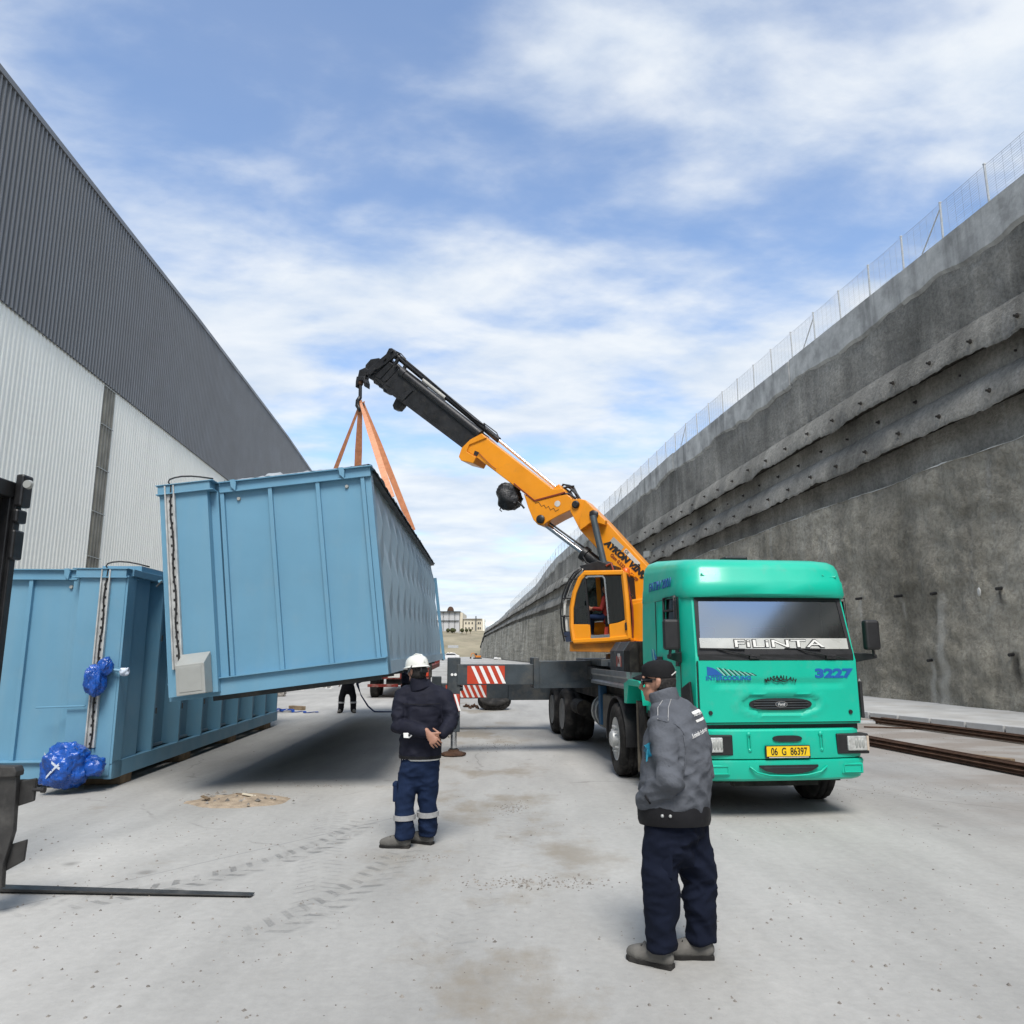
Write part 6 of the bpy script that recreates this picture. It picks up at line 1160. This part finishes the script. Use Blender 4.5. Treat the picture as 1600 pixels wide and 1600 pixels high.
for (hx, hy), (kx, ky), (ax_, ay) in lg_: b.tube([(hx * 1.1, hy, .80), (hx * .9 + kx * .3, hy, .65), (kx, ky, .48), (kx * .5 + ax_ * .5, (ky + ay) / 2, .30), (ax_, ay, .15), (ax_, ay, .095)], [(.13, .13), (.122, .122), (.106, .106), (.098, .098), (.088, .088), (.088, .088)], 18, ref=rf)
tr2 = fuse('trousers', b, mat('near black navy trousers', (.007, .010, .022), .9, var=.2, scale=6, bump=.006, bscale=10), p2, .0105, 5, folds(.017, 2.5, 7, 11, [(V((-.06, -.1, .5)), .25), (V((.09, 0, .45)), .25), (V((0, -.1, .7)), .2), (V((0, 0, .12)), .2)]))
MB().box((-.115, -.165, .60), (.10, .02, .15), Matrix.Rotation(rad(-22), 3, 'Z')).build('cargo_pocket', MATS['near black navy trousers'], tr2, bevel=.01)
shoe(p2, (-.115, -.04, 0), rad(-125)); shoe(p2, (.155, .09, 0), rad(-95))
cz = lambda x, y, z: hc2 + hr2 @ V((x, y, z)); rings = []; cap_up = .014
for z, k, kk in ((.030, 1.02, 1.0), (.06, 1.04, 1.0), (.09, 1.0, .98), (.115, .84, .85), (.130, .55, .58), (.137, .22, .25), (.138, .03, .03)): rings.append([cz(.086 * k * math.cos(t), .010 + .108 * kk * math.sin(t), z + .010 * math.sin(t) * -1 * (1 if z < .1 else 0)) for t in (2 * math.pi * i / 28 for i in range(28))])
cp_ = MB().loft(rings).build('cap', capblack, p2, smooth=60); bl_ = []
for j in range(7):
    t = j / 6; bl_.append([cz(.078 * math.sin(a), .010 - (.088 + .085 * t * math.cos(a) ** .6) * math.cos(a) - .005, .060 - .024 * t - .040 * abs(math.sin(a)) ** 2) for a in [rad(-80 + 160 * i / 16) for i in range(17)]])
bo = MB().loft(bl_, cap=False, close=False).build('cap_bill', capblack, cp_, smooth=180); bo.modifiers.new('t', 'SOLIDIFY').thickness = .009
MB().ell(cz(0, .01, .139), (.008, .008, .005), n=8, m=6).build('cap_button', capblack, cp_); MB().tube([cz(.045, .105, .035), cz(.0, .122, .055), cz(-.045, .105, .035)], .004, 5).build('cap_opening', offwhite, cp_)
h2 = MB().loft([[cz(.079 * k * math.cos(t), .016 + .100 * k * math.sin(t), z) for t in (math.pi * (-.02 + 1.04 * i / 20) for i in range(21))] for z, k in ((.045, 1.0), (.0, 1.02), (-.035, .96), (-.06, .86))], cap=False, close=False).build('hair', hair, p2, smooth=180); h2.modifiers.new('t', 'SOLIDIFY').thickness = .010
gl = MB()
for q in (-1, 1): gl.ell(cz(q * .036, -.088, .008), (.030, .012, .022), hr2, 12, 8)
gls = MB().ell(cz(.036, -.088, .008), (.030, .012, .022), hr2, 12, 8).build('sunglass_lens', darkwin, p2, smooth=180); MB().ell(cz(-.036, -.088, .008), (.030, .012, .022), hr2, 12, 8).build('sunglass_lens', darkwin, p2, smooth=180)
for q in (-1, 1): MB().tube([cz(q * .064, -.080, .014), cz(q * .080, -.02, .016), cz(q * .083, .03, .014)], .003, 5).build('sunglass_temple', black, p2)
MB().tube([cz(-.012, -.098, .010), cz(.012, -.098, .010)], .004, 5).build('sunglass_bridge', black, p2)
# --- plainer figures: two workers beyond the module and the crane operator
def worker(label, loc, rz, jm, tm, arms, stance=.13, group=None, band=True, hatm=helm):
    p = thing('person', label, 'person', loc, rz, group); R = Matrix.Rotation(math.pi, 3, 'Z') @ Matrix.Rotation(0, 3, 'X'); R = Matrix.Identity(3); hc = V((0, 0, 1.63)); b = MB(); head(b, hc, R); b.tube([(0, .03, 1.48), (0, .02, 1.2), (0, .0, .9)], [(.08, .12), (.09, .13), (.1, .14)], 12, ref=(0, 1, 0), dome=True)
    for q, (e_, h_) in zip((-1, 1), arms): b.tube([(q * .19, .02, 1.41), e_, h_], [.045, .038, .026], 10, dome=True); d = (V(h_) - V(e_)).normalized(); hand(b, h_, d, (0, -1, .2), .5); b.tube([(q * .08, 0, .88), (q * stance, 0, .48), (q * stance * 1.1, 0, .1)], [.08, .055, .04], 10, dome=True)
    fuse('body', b, skin, p, .012, 2); b = MB(); b.tube([(0, .03, 1.54), (0, .03, 1.47), (0, .02, 1.38), (0, .0, 1.1), (0, 0, .84)], [(.075, .08), (.12, .19), (.14, .22), (.14, .20), (.15, .20)], 18, ref=(0, 1, 0))
    for q, (e_, h_) in zip((-1, 1), arms): b.tube([(q * .15, .02, 1.43), (q * .20, .02, 1.40), e_, V(e_).lerp(V(h_), .9)], [.08, .085, .07, .052], 12, dome=True)
    fuse('jacket', b, jm, p, .016, 4, folds(.008, 3, 8, 4)); b = MB(); b.tube([(0, 0, .88), (0, 0, .68)], [(.13, .18), (.12, .17)], 16, ref=(0, 1, 0), dome=True)
    for q in (-1, 1): b.tube([(q * .085, 0, .76), (q * stance, 0, .46), (q * stance * 1.1, 0, .08)], [.115, .098, .085], 14, dome=True)
    t_ = fuse('trousers', b, tm, p, .014, 4, folds(.008, 3, 7, 6))
    for q in (-1, 1):
        if band: MB().tube([(q * stance * 1.05, 0, .28), (q * stance * 1.04, 0, .325)], [.101, .101], 16).build('reflective_band', reflect, t_, smooth=60)
        shoe(p, (q * stance * 1.12, .03, 0), rad(q * 12))
    MB().loft([[hc + V((.105 * k * math.cos(t), .13 * k * math.sin(t), z)) for t in (2 * math.pi * i / 20 for i in range(20))] for z, k in ((.03, 1.12), (.05, 1), (.10, .93), (.14, .6), (.155, .1))]).build('hard_hat', hatm, p, smooth=50); return p
q = gp(541, 1114); worker('worker in black trousers with silver bands, legs showing below the hanging module', (q.x, q.y + .1, 0), rad(8), jacketnavy, mat('black work trousers', (.008, .008, .010), .85, var=.2, scale=6), (((-.27, -.02, 1.13), (-.24, -.12, .90)), ((.27, -.05, 1.14), (.14, -.26, 1.02))), .17, 'workers behind the hanging module')
q = gp(630, 1111); worker('worker in black beside the red trailer, half hidden by the man in white hard hat', (q.x + .05, q.y + .2, 0), rad(60), jacketnavy, MATS['black work trousers'], (((-.25, -.08, 1.14), (-.15, -.30, 1.05)), ((.25, -.08, 1.14), (.15, -.30, 1.05))), .11, 'workers behind the hanging module', False)
# crane operator seated in the cab, facing the boom tip
op = B(946, 998, .60); opr = thing('person', 'crane operator in red sweater and dark trousers seated in the yellow crane cab', 'person', op, math.atan2(CE.y, CE.x) + math.pi / 2, None)
k = .70; b = MB(); hc = V((0, .06, 1.28)) * k; head(b, hc, Matrix.Identity(3), k); b.tube([V((0, .1, 1.12)) * k, V((0, .12, .62)) * k], [(.07, .09), (.08, .10)], 12, ref=(0, 1, 0), dome=True)
AR = [[V(p) * k for p in ((s * .21, .08, 1.02), (s * .25, -.02, .74), (s * .17, -.30, .76))] for s in (-1, 1)]; LG = [[V(p) * k for p in ((s * .10, .1, .55), (s * .13, -.38, .54), (s * .13, -.42, .08))] for s in (-1, 1)]
for a in AR: b.tube(a, [.04 * k, .036 * k, .026 * k], 10, dome=True); hand(b, a[2], (0, -1, -.1), (0, 0, 1), .6, k)
for a in LG: b.tube(a, [.07 * k, .055 * k, .04 * k], 10, dome=True)
fuse('body', b, skin, opr, .008, 2); b = MB(); b.tube([V((0, .1, 1.16)) * k, V((0, .1, 1.08)) * k, V((0, .11, .95)) * k, V((0, .12, .5)) * k], [(.06, .07), (.09, .14), (.12, .16), (.13, .15)], 16, ref=(0, 1, 0), dome=True)
for a in AR: b.tube([a[0].lerp(V((0, .1, 1.05)) * k, .3), a[0], a[1], a[1].lerp(a[2], .75)], [.055, .058, .048, .036], 12, dome=True)
fuse('sweater', b, redcloth, opr, .011, 3); b = MB(); b.tube([V((0, .12, .6)) * k, V((0, .1, .48)) * k], [(.1, .14), (.1, .13)], 14, ref=(0, 1, 0), dome=True)
for a in LG: b.tube(a, [.075, .062, .05], 12, dome=True)
fuse('trousers', b, trnavy, opr, .011, 3)
for s in (-1, 1): shoe(opr, V((s * .13, -.40, .0)) * k, 0, k)
MB().loft([[hc + V((.075 * q * math.cos(t), .008 + .095 * q * math.sin(t), z)) * 1.0 for t in (2 * math.pi * i / 16 for i in range(16))] for z, q in ((.02, .78), (.05, .76), (.08, .55), (.092, .1))]).build('hair', hair, opr, smooth=60)
# ------------------------------------------------------------------ fork lift parts in the left foreground
fk = thing('forklift', 'black greasy forklift mast and lowered fork cut off at the left edge', 'forklift', (-4.6, 6.0, 0))
greasy = mat('worn grey black steel', (.032, .031, .030), .5, var=.5, scale=6, dirt=((.13, .125, .115), .4, 5), bump=.002, bscale=18)
FY = 5.75
mx = atY(25, 860, 6.55).x; tz = atY(15, 722, FY).z
def fbb(name, x0, x1, y0, y1, z0, z1, m=blacksteel, bev=.008): return MB().bb(x0, x1, y0, y1, z0, z1).build(name, m, fk, bevel=bev, world=True)
fbb('mast_channel', mx - .16, mx - .10, FY + .12, FY + .22, .05, tz); fbb('mast_channel', mx - .30, mx - .10, FY + .22, FY + .26, .05, tz); fbb('mast_channel', mx - .16, mx - .03, 6.44, 6.48, .05, tz); fbb('mast_channel', mx - .04, mx, 6.48, 6.56, .05, tz - .05); fbb('mast_plate', mx - .13, mx - .10, FY + .26, 6.44, .1, tz - .14, chassis); fbb('mast_crossbar', mx - .30, mx - .02, FY + .1, 6.56, tz - .14, tz, bev=.012); fbb('mast_crossbar', mx - .26, mx - .08, FY + .26, 6.44, 1.9, 2.05)
for v0, v1, w_ in ((742, 792, .055), (796, 817, .035), (828, 874, .03)):
    c = atY(30, v0, 6.5).z; a = atY(30, v1, 6.5).z; fbb('roller_bracket', mx - .02, mx + w_, 6.46, 6.60, a, c, bev=.018)
p = atY(44, 757, 6.45); MB().lathe([(0, .02), (.035, .02), (.042, -.01), (0, -.02)], p, (0, -1, 0), 16).build('mast_roller', galvgrey, fk, world=True, smooth=40)
for k in range(7): MB().lathe([(.018, -.012), (.03, 0), (.018, .012), (.010, 0), (.018, -.012)], (mx - .20, FY + .16, 1.1 + k * .3), (.2, 1, 0), 8).build('chain_link', chassis, fk, world=True)
MB().tube([V((mx - .06, FY + .3, z + 0)) + V((.02 * math.sin(z * 6), 0, 0)) for z in (.4, .9, 1.4, 1.9, 2.4, tz - .1)], .018, 8).build('mast_hose', black, fk, world=True, smooth=180)
def fpoly(name, px, Y, dep, m=greasy, bev=.008): return MB().ext([atY(u, v, Y) for u, v in px], (0, dep, 0)).build(name, m, fk, bevel=bev, world=True)
fpoly('carriage_bar', [(-40, 1212), (26, 1212), (20, 1300), (4, 1352), (2, 1389), (-60, 1389)], FY - .05, .05); fpoly('carriage_hook', [(-40, 1197), (22, 1198), (25, 1206), (24, 1214), (-40, 1216)], FY - .08, .10)
fpoly('fork_plate', [(20, 1222), (56, 1216), (52, 1252), (18, 1263)], FY, .03); fpoly('fork_plate', [(8, 1322), (41, 1312), (36, 1346), (3, 1364)], FY, .03)
p = atY(52, 1234, FY - .01); MB().cyl(p, p + V((.07, 0, 0)), .013, 10).build('plate_bolt', blacksteel, fk, world=True); MB().cyl(p + V((.06, 0, 0)), p + V((.085, 0, 0)), .022, 8).build('bolt_head', blacksteel, fk, world=True)
g1, g2 = gp(-60, 1392), gp(395, 1401); dd = (g2 - g1); sd = V((-dd.y, dd.x, 0)).normalized()
MB().hexa([g1 - sd * .06 + V((0, 0, .015)), g2 - sd * .04 + V((0, 0, .012)), g2 + sd * .04 + V((0, 0, .012)), g1 + sd * .06 + V((0, 0, .015)), g1 - sd * .06 + V((0, 0, .04)), g2 - sd * .04 + V((0, 0, .02)), g2 + sd * .04 + V((0, 0, .02)), g1 + sd * .06 + V((0, 0, .04))]).build('fork_blade', greasy, fk, world=True, bevel=.006)
fbb('forklift_body', mx - 2.6, mx - .6, FY - .1, 6.7, .25, 1.3, greasy, .05)
for q_ in (FY - .15, 6.55): MB().cyl((mx - .75, q_, .35), (mx - .75, q_ + .25, .35), .35, 20).build('wheel', rubber, fk, world=True, bevel=.03)
# ------------------------------------------------------------------ loose things on the yard
def bar_pile(ends, n, label, group):
    a, c = ends; d = (c - a).normalized(); sd = V((d.y, -d.x, 0))
    for k in range(n):
        lay, col = divmod(k, 4); s0 = random.uniform(-.25, .25); e0 = a + d * s0 + sd * (.105 * col + .03 * lay + random.uniform(-.01, .01)); L_ = (c - a).length + random.uniform(-.4, .4); t = thing('steel_bar', label, 'steel bar', e0 + V((0, 0, .06 + .062 * lay)), math.atan2(d.y, d.x) + rad(random.uniform(-.25, .25)), group)
        q = [(-.03, -.03), (.03, -.03), (.03, -.02), (.006, -.014), (.006, .014), (.03, .02), (.03, .03), (-.03, .03), (-.03, .02), (-.006, .014), (-.006, -.014), (-.03, -.02)]; MB().prism([V((0, y, z)) for y, z in q], [V((L_, y, z)) for y, z in q]).build('profile', rust, t)
a, c = gp(1336, 1157), gp(1600, 1208); bar_pile((a, c + (c - a) * .5), 7, 'rusty steel bar in the pile running from behind the truck headlamp', 'rusty bars nearer the truck')
a, c = gp(1380, 1130), gp(1600, 1160); bar_pile((a, c + (c - a) * .6), 7, 'rusty steel bar in the pile lying closer to the kerb', 'rusty bars nearer the kerb')
t = thing('timber_bearer', 'short pale timber block under the rusty bars at the right', 'timber', gp(1545, 1186), rad(-60)); MB().bb(-.4, .4, -.06, .06, 0, .05).build('beam', wood, t, bevel=.006)
t = thing('grey_slab', 'flat grey slab on the ground between the kerb and the rusty bars', 'slab', gp(1353, 1130), rad(8)); MB().bb(-.5, .35, -.25, .25, 0, .05).build('slab', kerbm, t, bevel=.01)
t = thing('thin_rod', 'thin rusty rod lying alone beside the grey slab', 'rod', gp(1350, 1137), rad(-20)); MB().cyl((0, 0, .02), (1.4, 0, .02), .018, 6).build('bar', rust, t)
# spare tyre leaning under the outrigger beam
q = gp(772, 1110); t = thing('loose_tyre', 'black truck tyre lying tilted on the ground behind the outrigger', 'tyre', (q.x, q.y + .35, .34)); o = put('tyre', TY, t); o.rotation_euler = (0, rad(90), 0); o.location = (0, 0, 0); t.rotation_euler = (rad(30), 0, 0)
# red trailer beyond
q = gp(622, 1091); rt = thing('red_trailer', 'red flatbed trailer seen from behind below the hanging module', 'trailer', (q.x, q.y, 0), rad(3))
MB().bb(-1.25, 1.25, 0, 9, 1.05, 1.25).build('load_bed', reddirty, rt, bevel=.02); MB().bb(-1.24, 1.24, -.04, 0, .74, 1.08).build('tail_frame', reddirty, rt, bevel=.01); MB().bb(-1.2, .0, -.15, -.05, .44, .55).build('under_run_bar', reddirty, rt, bevel=.01); MB().bb(.1, 1.2, -.15, -.05, .44, .55).build('under_run_bar', reddirty, rt, bevel=.01)
for s in (-1, 1):
    for y in (.7, 2.0): wd_ = MB().cyl((s * 1.15 - .3 * (s > 0) - 0, y, .5), (s * 1.15 + .3 * (s < 0), y, .5), .5, 20).build('wheel', rubber, rt, bevel=.04)
    MB().bb(s * 1.0 - .18, s * 1.0 + .18, -.06, -.03, .85, 1.0).build('tail_light', red, rt, bevel=.01); MB().bb(s * .62 - .1, s * .62 + .1, -.06, -.03, .85, 1.0).build('tail_light', MATS['indicator lens'], rt)
MB().bb(-.42, .05, -.06, -.03, .80, 1.02).build('number_plate', offwhite, rt); MB().bb(-.5, .5, .1, .3, .5, .9).build('axle_block', chassis, rt); MB().bb(1.2, 1.3, -.1, .3, .8, 1.5).build('lashing_post', chassis, rt); MB().bb(-1.25, 1.25, 8.9, 9, 1.25, 2.3).build('headboard', reddirty, rt)
# blue straps, blocks and stones beyond the standing module
def ribbon(t, pts, wd, m, name='webbing'):
    rows = []
    for i, p in enumerate(pts):
        d = (V(pts[min(i + 1, len(pts) - 1)]) - V(pts[max(0, i - 1)])).normalized(); s_ = d.cross(V((0, 0, 1))); s_ = s_.normalized() if s_.length > .1 else V((1, 0, 0)); p = V(p); rows.append([p - s_ * wd / 2, p + s_ * wd / 2, p + s_ * wd / 2 + V((0, 0, .006)), p - s_ * wd / 2 + V((0, 0, .006))])
    return MB().loft(rows).build(name, m, t, smooth=40)
t = thing('blue_strap', 'crumpled blue strap lying on the concrete beside the standing module', 'strap'); a = gp(430, 1111); c = gp(494, 1114)
ribbon(t, [a.lerp(c, i / 24) + V((0, .25 * math.sin(i * .9), .01 + .06 * abs(math.sin(i * 1.3)) * (1 if i < 12 else .1))) for i in range(25)], .10, bluestrap); ribbon(t, [gp(440, 1113) + V((.45 * math.cos(i * .7) * (i / 14), .3 * math.sin(i * .7), .03 + .05 * abs(math.sin(i)))) for i in range(16)], .09, bluestrap)
t = thing('tag_strap', 'dark blue strap hanging from the module and trailing over the ground', 'strap'); g1 = gp(585, 1113); g2 = gp(616, 1113)
ribbon(t, [HM @ V((1.62, L1 + .02, .02)), V((g1.x - .55, g1.y, .85)), V((g1.x - .42, g1.y, .50)), V((g1.x - .2, g1.y, .18)), V((g1.x, g1.y, .02)), V((g1.x + .3, g1.y, .012)), V((g2.x, g2.y, .012))], .07, mat('dark navy webbing', (.02, .035, .09), .8, var=.2)).modifiers.new('t', 'SOLIDIFY').thickness = .02
t = thing('wood_block', 'short brown wood block lying behind the crumpled blue strap', 'wood block', gp(464, 1109), rad(-35)); MB().bb(-.32, .32, -.08, .08, 0, .12).build('block', wood, t, bevel=.01)
for k, (u, v, r, lb) in enumerate(((437, 1088, .22, 'brown stone nearest the standing module at the foot of the rubble'), (452, 1078, .14, 'small pale stone beside the brown stone beyond the module'), (508, 1074, .18, 'dark flat stone alone on the pale concrete beyond the module'), (516, 1070, .12, 'pale pebble behind the dark flat stone'))):
    t = thing('rubble_stone', lb, 'stone', gp(u, v)); wrap_blob('stone', (0, 0, r * .4), (r * 1.4, r, r * .6), stone, t, k * 3.3, .4, 3)
b = MB()
for k in range(150): u = random.uniform(430, 520); crumb(b, gp(u, 1076 - (u - 430) * .05 + random.gauss(0, 2)), random.uniform(.05, .14))
struct(b.build('rubble', sheetedge), 'stuff')
t = thing('plastic_scrap', 'white plastic scraps lying on the ground beyond the outrigger beam', 'scrap', gp(777, 1031)); wrap_blob('scrap', (0, 0, .2), (.8, .5, .25), white, t, 2.2, .5, 3)
t = thing('dark_scrap', 'dark sheet with white edge on the ground right of the white scraps', 'scrap', gp(797, 1031)); MB().box((0, 0, .12), (2.0, .8, .1), Matrix.Rotation(.12, 3, 'Y')).build('sheet', darksteel, t); MB().box((0, -.42, .2), (1.9, .05, .08), Matrix.Rotation(.12, 3, 'Y')).build('sheet_edge', white, t)
t = thing('chain_bundle', 'tangle of chain and hook on the ground left of the loose tyre', 'chain'); 
for k in range(13):
    p = gp(726 + k * 1.7, 1106 - 1.5 * math.sin(k * .9)); MB().lathe([(.05, -.018), (.07, 0), (.05, .018), (.035, 0), (.05, -.018)], p + V((0, 0, .05)), (math.sin(k * 1.9), .4, math.cos(k * 1.9)), 10).build('chain_link', rust, t)
